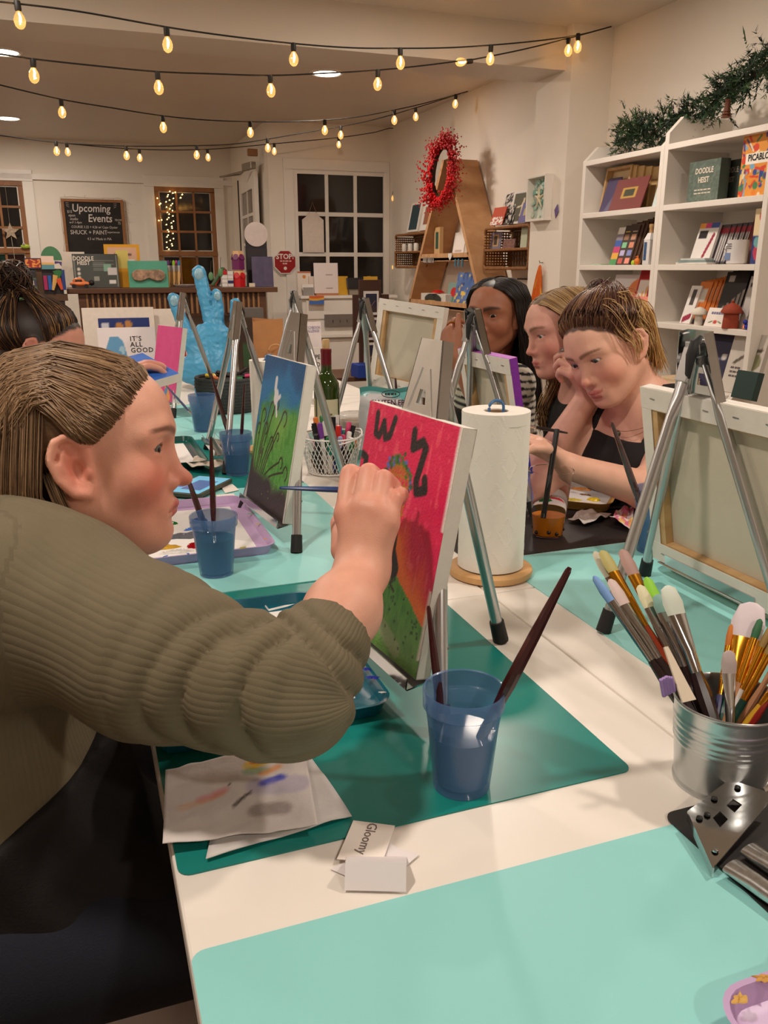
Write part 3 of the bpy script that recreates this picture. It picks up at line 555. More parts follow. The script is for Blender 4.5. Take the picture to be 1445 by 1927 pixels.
# palette knife / stick and lavender comb tool
p = at_d(1252, 1218, .86); q = at_d(1296, 1320, .835); d = (q - p); s_, u_, n_ = frame(d)
t = MB().add([p - s_ * .002, p + s_ * .003, q + s_ * .009, q - s_ * .008, p - s_ * .002 + u_ * .002, p + s_ * .003 + u_ * .002, q + s_ * .009 + u_ * .002, q - s_ * .008 + u_ * .002], [(0, 1, 2, 3), (7, 6, 5, 4), (0, 4, 5, 1), (1, 5, 6, 2), (2, 6, 7, 3), (3, 7, 4, 0)]).build('paint_scraper', flat((214, 200, 178)))
tag(t, 'cream tapered wooden scraper stuck in the brush bucket', 'scraper')
m = MB(); p = at_d(1258, 1280, .83)
for i in range(5): m.tube([p + Vector((.003 * i - .000, .004, -.020 + .001 * i)), p + Vector((.003 * i - .006, .004, .002 - .001 * abs(i - 2)))], .0022, 6)
tag(m.build('foam_dabber', flat((160, 130, 190)), smooth=True), 'lavender scalloped dabber poking over the bucket rim', 'dabber')
# brush held in the painter's hand
brush(at_d(526, 918, .93), at_d(770, 926, .985), 'navy blue paintbrush held against the sunset canvas', flat((30, 62, 122), .25, coat=.4), M_CHR, flat((70, 60, 40)), .0034, .14, .08, 1)
# ---------------------------------------------------------------- trays, palette paper and paint
def loft(rings, close=True):
    m = MB(); n = len(rings[0]); vs = [p for r in rings for p in r]; fs = []
    for i in range(len(rings) - 1):
        for k in range(n): k2 = (k + 1) % n; fs.append((i * n + k, i * n + k2, (i + 1) * n + k2, (i + 1) * n + k))
    fs.append(tuple(range(n - 1, -1, -1))); fs.append(tuple(range((len(rings) - 1) * n, len(rings) * n))); return m.add(vs, fs)
def blob(x, y, r, c, sq=.7, h=.004, rz=0.0, jag=.25, z=.0006):
    n = 18; rr = random.Random(int(x * 1e4 + y * 1e3)); m = MB(); J = [1 + rr.uniform(-jag, jag) for _ in range(n)]; vs = []; fs = []
    for (k, zz) in ((1.0, 0), (.85, h * .6), (.5, h), (0, h * .9)):
        for i in range(n):
            a = 2 * math.pi * i / n; X = r * k * J[i] * math.cos(a); Y = r * sq * k * J[i] * math.sin(a); vs.append((x + X * math.cos(rz) - Y * math.sin(rz), y + X * math.sin(rz) + Y * math.cos(rz), z + zz * (1 + .4 * math.sin(i * 2.7))))
    for q in range(3):
        for i in range(n): j = (i + 1) % n; fs.append((q * n + i, q * n + j, (q + 1) * n + j, (q + 1) * n + i))
    return m.add(vs, fs), c
def tray(cx, cy, w, d, m, label, rz=0.0, h=.020, rad=.03, z=T + .003, lip=.009, spots=None):
    def ring(dw, zz): return [(x, y, zz) for (x, y) in rrect(w + dw, d + dw, rad + dw / 2, 6)]
    t = thing('paint_tray', label, 'tray', (cx, cy, z), rz, 'plastic paint trays')
    loft([ring(-.03, 0), ring(-.022, 0), ring(-.006, h * .85), ring(0, h), ring(-lip, h), ring(-lip - .012, .006), ring(-.036, .004)]).build('tray_body', m, t, smooth=45)
    if spots:
        rr = random.Random(5)
        for (x, y, c) in spots: blob(x, y, rr.uniform(.004, .008), 0, rr.uniform(.3, .6), .0008, rr.uniform(0, 3), .45, h + .0002)[0].build('paint_spot', flat(c), t, smooth=True)
    return t
def palette(cx, cy, w, d, label, blobs, rz=0.0, z=T + .0075):
    t = thing('palette_paper', label, 'palette paper', (cx, cy, z), rz, 'palette papers in the trays')
    MB().box((0, 0, 0), (w, d, .0008)).build('paper', mat('palette_white', (238, 234, 230), .4, var=.01), t)
    for b in blobs:
        m, c = blob(*b); m.build('paint_dab', mat('wet_paint_%d_%d_%d' % c, c, .18, var=.15, vscale=120, coat=.5), t, smooth=True)
TEALT = mat('teal_tray_plastic', (14, 92, 112), .22, var=.06, coat=.3); LAV = mat('lavender_tray_plastic', (190, 160, 200), .35, var=.03); GRNT = mat('green_tray_plastic', (14, 84, 76), .25, var=.04); CRM = mat('cream_tray_plastic', (222, 204, 178), .35); YEL = mat('tan_tray_plastic', (206, 160, 90), .35)
tray(.175, 1.02, .285, .385, TEALT, 'glossy teal paint tray under the reaching arm', spots=[(.135, -.10, (30, 40, 150)), (.136, -.125, (30, 40, 150)), (.134, -.165, (230, 226, 220)), (-.09, -.186, (230, 226, 220))])
palette(.165, 1.03, .235, .30, 'white palette paper with blue and black paint in the teal tray', [(.045, .085, .020, (22, 22, 150), .7, .012), (.095, -.125, .022, (44, 38, 36), .8, .006, .3, .5), (.07, -.135, .016, (90, 70, 40), .5, .003), (-.06, .05, .02, (200, 60, 90), .6)])
tray(.172, 1.645, .29, .385, LAV, 'lavender paint tray beside the cup of teal water', spots=[(.137, -.05, (200, 176, 90)), (.137, .03, (150, 180, 150)), (.13, -.15, (214, 160, 90)), (.08, -.187, (190, 176, 80)), (-.02, -.187, (110, 140, 210)), (-.06, -.187, (110, 140, 210))])
palette(.168, 1.645, .235, .31, 'palette paper with red, gold and grey paint in the lavender tray', [(.035, .055, .018, (24, 20, 130), .6, .007), (.03, .01, .03, (80, 130, 214), .35, .003), (-.005, -.03, .045, (96, 98, 108), .45, .003), (.01, -.105, .016, (170, 12, 24), .8, .007), (-.06, -.09, .04, (206, 158, 50), .4, .003), (.04, -.125, .02, (110, 100, 84), .25, .002), (-.02, .06, .012, (30, 120, 50), .5, .004), (.05, -.075, .022, (222, 120, 124), .2, .002), (-.03, -.125, .03, (226, 222, 216), .4, .003)])
tray(.165, 2.40, .28, .38, GRNT, 'dark green paint tray behind the phone'); palette(.165, 2.40, .22, .30, 'blank white paper in the dark green tray', [])
tray(1.075, .955, .26, .40, CRM, 'cream paint tray under the wide blank canvas'); palette(1.075, .955, .21, .30, 'palette paper with black and purple paint in the cream tray', [(-.06, .08, .022, (34, 24, 22), .6, .003, .8), (-.045, .02, .018, (30, 22, 20), .7, .003), (-.03, -.035, .03, (90, 40, 130), .5, .004, .5), (-.07, .1, .014, (70, 50, 40), .2, .002, .6)])
tray(1.075, 1.665, .25, .31, YEL, 'tan paint tray before the leaning painter', rz=R(-43)); palette(1.075, 1.665, .215, .27, 'palette paper with yellow and green paint in the tan tray', [(.075, -.07, .014, (222, 190, 40), .7, .005), (.03, -.085, .02, (206, 186, 70), .4, .003), (-.04, -.05, .014, (24, 110, 46), .7, .006), (-.075, -.085, .016, (84, 110, 180), .6, .003), (-.06, .02, .022, (220, 110, 50), .6, .004), (-.02, -.01, .02, (210, 60, 70), .4, .003), (.03, .02, .025, (236, 160, 90), .5, .003), (.05, -.03, .014, (120, 90, 60), .4, .002)], rz=R(-43))
tray(.525, .176, .30, .375, LAV, 'lavender paint tray with golden smears on the bare front mat', z=T + .0045, spots=[(-.06, .186, (200, 160, 60)), (-.10, .183, (200, 150, 70)), (-.02, .187, (190, 160, 90)), (-.13, .175, (204, 160, 80))])
# stained paper towel, loose papers ------------------------------------------------------------------
def sheet(name, quad, fn, hgt, label, cat, nx=50, ny=40, m=None, z=T + .003, group=None):
    u, v = np.meshgrid(np.linspace(0, 1, nx + 1), np.linspace(0, 1, ny + 1)); A, B, C_, D = [np.array(q) for q in quad]
    xy = ((1 - u) * (1 - v))[..., None] * A + (u * (1 - v))[..., None] * B + (u * v)[..., None] * C_ + ((1 - u) * v)[..., None] * D
    zz = hgt(u, v) + z; c = np.clip(fn(u, v), 0, 255) / 255.; c = np.where(c <= .04045, c / 12.92, ((c + .055) / 1.055) ** 2.4).reshape(-1, 3); W = nx + 1
    i, j = np.meshgrid(np.arange(nx), np.arange(ny)); k = (j * W + i).ravel(); me = bpy.data.meshes.new(name)
    me.from_pydata(np.c_[xy.reshape(-1, 2), zz.ravel()].tolist(), [], np.c_[k, k + 1, k + W + 1, k + W].tolist()); setcol(me, c); me.polygons.foreach_set('use_smooth', [True] * len(me.polygons))
    me.materials.append(m or vmat('soft_paper', .85, var=.02, bump=.15, bscale=160)); o = link(name, me); s = o.modifiers.new('solid', 'SOLIDIFY'); s.thickness = .0009; s.offset = 1; return tag(o, label, cat, group)
def Z2(x, y): p = at_z(x, y, T); return (p.x, p.y)
def F_towel(u, v):
    n = vnoise(u, v, 6, 8); n2 = vnoise(u, v, 24, 9); i = blend(base(u, (226, 217, 210)), n * .35, (204, 196, 198)); S = lambda *a: np.clip(stroke(u, v, *a, soft=.05) * 1.5, 0, 1)
    i = blend(i, S([(.12, .42), (.22, .45), (.38, .52)], .03) * .5 * (n2 + .3), (226, 150, 96)); i = blend(i, S([(.25, .5), (.4, .55)], .03) * .4, (226, 120, 140)); i = blend(i, S([(.60, .80), (.75, .88)], .05) * (n2 + .4), (240, 196, 60)); i = blend(i, S([(.62, .84), (.72, .86)], .015) * .9, (214, 70, 70))
    i = blend(i, S([(.58, .72), (.70, .70)], .04) * .6, (120, 160, 110)); i = blend(i, S([(.68, .66), (.78, .72)], .03) * .6, (240, 140, 70)); i = blend(i, stroke(u, v, [(.74, .84), (.77, .96)], .012, soft=.02), (110, 120, 50)); i = blend(i, S([(.68, .52), (.80, .56)], .03) * (n2 + .4), (50, 60, 190)); i = blend(i, S([(.65, .5), (.9, .45)], .09) * .35, (150, 140, 190))
    i = blend(i, stroke(u, v, [(.46, .34), (.52, .40), (.58, .44)], .010, soft=.02), (60, 54, 50)); i = blend(i, S([(.62, .25), (.78, .22)], .06) * .5, (120, 104, 100)); i = blend(i, disc(u, v, .44, .60, .012, 1.3), (80, 84, 60)); i = blend(i, stroke(u, v, [(.58, .93), (.60, .97)], .008, soft=.01), (50, 54, 70)); return i
sheet('paper_towel', (Z2(308, 1612), Z2(598, 1572), Z2(570, 1408), Z2(313, 1468)), F_towel, lambda u, v: .004 + .004 * vnoise(u, v, 4, 4) + .002 * vnoise(u, v, 12, 5), 'paper towel stained with yellow, red and blue paint', 'paper towel', z=T + .0045)
sheet('paper_towel', (Z2(388, 1626), Z2(662, 1542), Z2(572, 1412), Z2(420, 1470)), lambda u, v: blend(base(u, (222, 216, 210)), vnoise(u, v, 8, 3) * .3, (190, 186, 200)), lambda u, v: .001 + .003 * vnoise(u, v, 6, 7), 'clean corner of paper towel folded under the stained one', 'paper towel', 20, 20, z=T + .0022)
sheet('tissue', (Z2(1068, 985), Z2(1108, 995), Z2(1150, 975), Z2(1100, 968)), lambda u, v: base(u, (232, 224, 218)), lambda u, v: .003 + .012 * vnoise(u, v, 4, 2), 'crumpled white tissue on the black mat', 'tissue', 16, 16)
sheet('tissue', (Z2(1145, 992), Z2(1188, 1005), Z2(1192, 968), Z2(1168, 965)), lambda u, v: blend(blend(base(u, (232, 220, 218)), (vnoise(u, v, 7, 3) > .5) * .7, (206, 66, 110)), (vnoise(u, v, 9, 6) > .75) * .7, (230, 190, 80)), lambda u, v: .003 + .022 * vnoise(u, v, 4, 5), 'crumpled tissue smeared with pink paint on the black mat', 'tissue', 16, 16)
sheet('tissue', (Z2(350, 888), Z2(400, 895), Z2(428, 880), Z2(372, 876)), lambda u, v: blend(base(u, (232, 222, 210)), vnoise(u, v, 5, 3) * .2, (216, 170, 120)), lambda u, v: .006 + .02 * vnoise(u, v, 4, 9), 'crumpled cream tissue behind the phone', 'tissue', 16, 16)
M_CARD = mat('card_paper', (240, 230, 220), .7, var=.01); M_CARD2 = mat('card_paper_shade', (230, 222, 222), .7, var=.01)
def card(poly, z, label, m=M_CARD, th=.0006, cat='card', group=None, name='paper_card'):
    P = [Z2(*p) for p in poly]; cx = sum(p[0] for p in P) / len(P); cy = sum(p[1] for p in P) / len(P)
    return tag(MB().prism([(p[0] - cx, p[1] - cy) for p in P][::-1], th).build(name, m, None, (cx, cy, z)), label, cat, group)
card([(622, 1638), (690, 1668), (760, 1650), (700, 1600)], T + .001, 'lilac paper slip under the folded card', M_CARD2); card([(690, 1560), (748, 1600), (789, 1612), (745, 1650), (690, 1640)], T + .002, 'folded paper slip sticking out beside the word card', M_CARD2)
g = card([(665, 1552), (743, 1562), (718, 1635), (634, 1625)], T + .0045, 'small white card with the pencilled word Gloomy'); w0 = Vector((*Z2(665, 1552), 0)); w1 = Vector((*Z2(634, 1625), 0)); an = math.atan2(w1.y - w0.y, w1.x - w0.x)
text('lettering', 'Gloomy', .0140, flat((120, 104, 100)), g, (-.003 * math.cos(an), .004, .0009), (0, 0, an), depth=.0001, sx=1.0)
# tent card
a, b, = Vector((*Z2(648, 1680), T + .0025)), Vector((*Z2(764, 1683), T + .0025)); ap = (b - a); s_ = Vector((-ap.y, ap.x, 0)).normalized(); tp = s_ * .014 + Vector((0, 0, .019)); bk_ = s_ * .045
m = MB(); q = [a, b, b + tp, a + tp, b + bk_, a + bk_]; m.add(q, [(0, 1, 2, 3), (3, 2, 4, 5)]); o = m.build('tent_card', M_CARD2); so = o.modifiers.new('solid', 'SOLIDIFY'); so.thickness = .0007; tag(o, 'folded blank tent card standing in front of the word card', 'card')
card([(415, 918), (438, 915), (450, 926), (424, 932)], T + .005, 'upper loose white paper scrap beside the phone'); card([(405, 935), (440, 932), (445, 940), (420, 946)], T + .004, 'lower loose white paper scrap beside the phone')
# white split plastic stirrer and phone
P1 = [Vector((*Z2(420, 1164), T + .006)), Vector((*Z2(492, 1144), T + .012)), Vector((*Z2(506, 1156), T + .006)), Vector((*Z2(580, 1138), T + .006))]
tag(MB().tube(P1, .0042, 6, flatten=[(1, .6)] * 4).build('plastic_strip', flat((236, 230, 222), .4)), 'bent white plastic strip lying past the teal tray', 'strip')
t = thing('smartphone', 'phone showing a blue screen, lying beside the lavender tray', 'phone', (*Z2(375, 925), T + .008), R(-38))
MB().prism(rrect(.10, .17, .014), .009).build('case', flat((70, 66, 50), .4), t, bevel=.001)
picture('screen', .088, .156, lambda u, v: blend(blend(base(u, (120, 206, 240)), rect(u, v, .25, .2, .85, .75), (60, 50, 130)), rect(u, v, 0, .3, .2, .4), (70, 60, 160)), t, (0, 0, .0096), nx=30, ny=40, m=vmat('phone_screen', .15, var=0, emit=(120, 190, 235), estr=.25))
# ---------------------------------------------------------------- paper towel rolls
def emboss_roll(label, p, rz=0, n=220, k=250):
    t = thing('paper_towel_holder', label, 'paper towel roll', (p[0], p[1], T), rz); 
    MB().lathe([(0, 0), (.068, 0), (.0735, .003), (.0745, .008), (.0735, .013), (.068, .0155), (0, .0155)], 56).build('wooden_base', wood('pale_beech', (214, 170, 116), (196, 148, 96), (4, 50, 4)), t, smooth=50)
    r, h0, h1 = .0575, .018, .292; a = np.linspace(0, 2 * np.pi, n, endpoint=False); z = np.linspace(h0, h1, k); A, Z = np.meshgrid(a, z)
    U = (A * r) / .045; V = Z / .060; fu = (U + .5 * (np.floor(V) % 2)) % 1 - .5; fv = V % 1 - .5; D = np.abs(fu) * 1.35 + np.abs(fv)
    d = -.0003 * np.exp(-((D - .30) / .03) ** 2) - .0003 * np.exp(-((D - .16) / .025) ** 2) + .0005 * np.exp(-((D - .47) / .035) ** 2) * (np.sin(U * 40) * np.sin(V * 52) > -.1)
    d += .0008 * np.sin(A * 2 + 1) + .0004 * np.sin(A * 5 + Z * 20); Rr = r + d; X = Rr * np.cos(A); Y = Rr * np.sin(A)
    vs = np.c_[X.ravel(), Y.ravel(), Z.ravel()].tolist(); i, j = np.meshgrid(np.arange(n), np.arange(k - 1)); i2 = (i + 1) % n; fs = np.c_[(j * n + i).ravel(), (j * n + i2).ravel(), ((j + 1) * n + i2).ravel(), ((j + 1) * n + i).ravel()].tolist()
    me = bpy.data.meshes.new('paper_roll'); me.from_pydata(vs, [], fs); me.polygons.foreach_set('use_smooth', [True] * len(me.polygons)); me.materials.append(mat('tissue_white', (240, 234, 224), .85, var=.015)); link('paper_roll', me, t)
    MB().lathe([(.021, .05), (.021, h1 - .001), (.0572, h1 - .0005), (.0572, h1 - .02)], 64).build('roll_end', mat('tissue_white'), t, smooth=40)
    MB().lathe([(.0208, .06), (.0208, h1 - .003), (.0195, h1 - .003), (.0195, .06)], 32).build('cardboard_core', flat((150, 116, 84), .8), t, smooth=True)
    P = [(.0135 * math.cos(q), 0, h1 + .004 + .012 * math.sin(q)) for q in np.linspace(0, math.pi, 12)]; P = [(.0135, 0, .02)] + P + [(-.0135, 0, .02)]
    MB().tube(P, .0026, 8).build('loop_handle', flat((70, 116, 168), .3), t, smooth=True); return t
emboss_roll('white embossed paper towel roll on a round beech base', at_z(922, 1078, T), R(0)); o = emboss_roll('white paper towel roll behind the green landscape canvas', (at_d(510, 760, 2.42).x, at_d(510, 760, 2.42).y), .2, 110, 130); o.scale = (1, 1, .92)
# ---------------------------------------------------------------- iced drink
bp = at_z(1030, 1008, T); t = thing('iced_drink', 'clear plastic cup of orange drink with tapioca pearls on the black mat', 'drink', (bp.x, bp.y, T + .003))
M_CLR = mat('clear_plastic', (250, 250, 250), .04, trans=1.0, ior=1.10, var=0)
MB().lathe([(0, .001), (.026, .001), (.028, 0), (.030, .004), (.0425, .128), (.0450, .131), (.0450, .135), (.0425, .1345), (.0420, .128), (.0292, .006), (0, .003)], 48).build('cup_wall', M_CLR, t, smooth=True)
MB().lathe([(0, .0035), (.0285, .0035), (.0330, .043), (0, .043)], 40).build('orange_tea', mat('orange_tea', (226, 130, 24), .15, var=.08), t, smooth=35)
m = MB()
for i in range(9): a_ = i * 2.4; m.sphere((.0295 * math.cos(a_), .0295 * math.sin(a_), .009 + .004 * (i % 2)), .0042, 8, 6)
m.build('tapioca_pearls', flat((40, 20, 12), .2), t, smooth=True)
tag(MB().tube([at_d(1022, 975, 1.64), at_d(1048, 808, 1.66)], .0056, 14).build('drinking_straw', flat((26, 24, 24), .25), smooth=True), 'wide black drinking straw leaning in the orange drink', 'straw')
tag(MB().tube([(*Z2(1100, 966), T + .006), (*Z2(1180, 958), T + .006)], .004, 8).build('marker_pen', flat((24, 22, 24), .25), smooth=True), 'black pen lying before the tan tray', 'pen')
# ---------------------------------------------------------------- folded easel on the black mat
t = thing('folded_easel', 'folded aluminium easel with square slotted head plate on black mat', 'easel', (0, 0, 0))
c = [Vector((*Z2(*p), T + z)) for p, z in (((1289, 1563), .022), ((1366, 1515), .030), ((1452, 1545), .030), ((1338, 1655), .012))]
m = MB(); e1 = c[1] - c[0]; e2 = c[3] - c[0]; q = lambda s, r: c[0] * (1 - s) * (1 - r) + c[1] * s * (1 - r) + c[2] * s * r + c[3] * (1 - s) * r
xs = [0, .30, .44, .56, .70, 1]; ys = [0, .40, .62, 1]
for i in range(5):
    for j in range(3):
        if j == 1 and i in (1, 3): continue
        m.add([q(xs[i], ys[j]), q(xs[i + 1], ys[j]), q(xs[i + 1], ys[j + 1]), q(xs[i], ys[j + 1])], [(0, 1, 2, 3)])
o = m.build('head_plate', M_CHR, t); so = o.modifiers.new('solid', 'SOLIDIFY'); so.thickness = .0016
m = MB(); w = Vector((0, 0, -.010)); m.add([c[0], c[3], c[3] + w, c[0] + w], [(0, 1, 2, 3)]); m.build('plate_flange', M_CHR, t).modifiers.new('solid', 'SOLIDIFY').thickness = .0016
for s, r in ((.12, .25), (.5, .15), (.25, .3), (.88, .3), (.1, .85)): MB().lathe([(0, .002), (.0028, .0014), (.0032, 0)], 10, q(s, r) + Vector((0, 0, .0012))).build('rivet', flat((40, 38, 36), .2) if (s, r) != (.1, .85) else M_CHR, t)
for (pa, pb, r_) in (((1372, 1650), (1470, 1722), .0085), ((1405, 1618), (1490, 1680), .0085), ((1420, 1500), (1490, 1470), .0085)):
    A_ = Vector((*Z2(*pa), T + .012)); B_ = Vector((*Z2(*pb), T + .012)); B_ = A_ + (B_ - A_) * 4
    MB().tube([A_, A_ + (B_ - A_) * .12, B_], [r_] * 3, 14, flatten=[(1.3, .6), (1.1, .9), (1, 1)]).build('leg', mat('ribbed_aluminium', (200, 200, 200), .22, .95, var=.15, vscale=200), t, smooth=True)
# =================================================================== PEOPLE: smooth-blended volumes turned into one skin
def s_ell(p, c, r):
    q = (p - np.array(c)) / np.array(r); k0 = np.sqrt((q * q).sum(-1)) + 1e-9; k1 = np.sqrt(((q / np.array(r)) ** 2).sum(-1)) + 1e-9; return k0 * (k0 - 1) / k1
def s_cone(p, a, b, ra, rb):
    a = np.array(a, float); b = np.array(b, float); ba = b - a; t = np.clip(((p - a) @ ba) / (ba @ ba + 1e-12), 0, 1); return np.linalg.norm(p - a - t[:, None] * ba, axis=-1) - (ra + (rb - ra) * t)
def s_chain(p, pts, rad, k=0.0):
    d = None
    for i in range(len(pts) - 1):
        e = s_cone(p, pts[i], pts[i + 1], rad[i], rad[i + 1]); d = e if d is None else (np.minimum(d, e) if k == 0 else smin(d, e, k))
    return d
def smin(a, b, k): h = np.clip(.5 + .5 * (b - a) / k, 0, 1); return b * (1 - h) + a * h - k * h * (1 - h)
def smax(a, b, k): return -smin(-a, -b, k)
def surf(fn, lo, hi, h):
    lo = np.array(lo, float); hi = np.array(hi, float); f = 4; n = np.ceil((hi - lo) / (h * f)).astype(int) + 1
    g = np.stack(np.meshgrid(*[lo[i] + np.arange(n[i]) * h * f for i in range(3)], indexing='ij'), -1); dc = fn(g.reshape(-1, 3)).reshape(n)
    D = np.repeat(np.repeat(np.repeat(dc, f, 0), f, 1), f, 2).astype(np.float32); near = np.abs(D) < h * f * 2.2; idx = np.argwhere(near)
    out = np.empty(len(idx), np.float32)
    off = np.array([-(f - 1) / 2 * 0] * 3)
    for s in range(0, len(idx), 400000): out[s:s + 400000] = fn(lo + idx[s:s + 400000] * h)
    D[near] = out; N = np.array(D.shape); ins = D < 0
    c = [ins[dx:N[0] - 1 + dx, dy:N[1] - 1 + dy, dz:N[2] - 1 + dz] for dx in (0, 1) for dy in (0, 1) for dz in (0, 1)]
    al = c[0].copy(); an = c[0].copy()
    for q in c[1:]: al &= q; an |= q
    act = an & ~al; cells = np.argwhere(act); vid = np.full(act.shape, -1, np.int64); vid[act] = np.arange(len(cells))
    acc = np.zeros((len(cells), 3)); cnt = np.zeros(len(cells)); cor = np.array([(dx, dy, dz) for dx in (0, 1) for dy in (0, 1) for dz in (0, 1)])
    val = [D[cells[:, 0] + o[0], cells[:, 1] + o[1], cells[:, 2] + o[2]] for o in cor]
    for i in range(8):
        for j in range(i + 1, 8):
            if np.abs(cor[i] - cor[j]).sum() != 1: continue
            m = (val[i] < 0) != (val[j] < 0); t = np.where(m, val[i] / np.where(m, val[i] - val[j], 1), 0)[:, None]; acc += np.where(m[:, None], cor[i] + t * (cor[j] - cor[i]), 0); cnt += m
    V = lo + (cells + acc / np.maximum(cnt, 1)[:, None]) * h; F = []
    for ax in range(3):
        b, cc = (ax + 1) % 3, (ax + 2) % 3; s0 = [slice(None)] * 3; s1 = [slice(None)] * 3; s0[ax] = slice(0, N[ax] - 1); s1[ax] = slice(1, N[ax])
        i0 = ins[tuple(s0)]; i1 = ins[tuple(s1)]; e = np.argwhere(i0 != i1); e = e[(e[:, b] > 0) & (e[:, cc] > 0) & (e[:, b] < N[b] - 1) & (e[:, cc] < N[cc] - 1)]
        q = []
        for (db, dc_) in ((0, 0), (-1, 0), (-1, -1), (0, -1)): k = e.copy(); k[:, b] += db; k[:, cc] += dc_; q.append(vid[k[:, 0], k[:, 1], k[:, 2]])
        q = np.stack(q, 1); fl = i0[e[:, 0], e[:, 1], e[:, 2]]; q[~fl] = q[~fl][:, ::-1]; F.append(q)
    F = np.concatenate(F); F = F[(F >= 0).all(1)]; return V, F
def skin_mesh(name, V, F, m, parent=None, cols=None, smooth_it=2):
    for _ in range(smooth_it):
        A = np.zeros_like(V); n = np.zeros(len(V))
        for k in range(4): np.add.at(A, F[:, k], V[F[:, (k + 1) % 4]] + V[F[:, (k + 3) % 4]]); np.add.at(n, F[:, k], 2)
        V = V * .5 + .5 * A / np.maximum(n, 1)[:, None]
    me = bpy.data.meshes.new(name); me.vertices.add(len(V)); me.vertices.foreach_set('co', V.astype(np.float32).ravel())
    me.loops.add(len(F) * 4); me.loops.foreach_set('vertex_index', F.ravel().astype(np.int32)); me.polygons.add(len(F)); me.polygons.foreach_set('loop_start', np.arange(0, len(F) * 4, 4, dtype=np.int32)); me.polygons.foreach_set('loop_total', np.full(len(F), 4, np.int32))
    me.update(calc_edges=True); me.validate(); me.polygons.foreach_set('use_smooth', [True] * len(me.polygons))
    if cols is not None: setcol(me, cols(V))
    me.materials.append(m); return link(name, me, parent)
def slin(c): c = np.asarray(c, float) / 255.; return np.where(c <= .04045, c / 12.92, ((c + .055) / 1.055) ** 2.4)
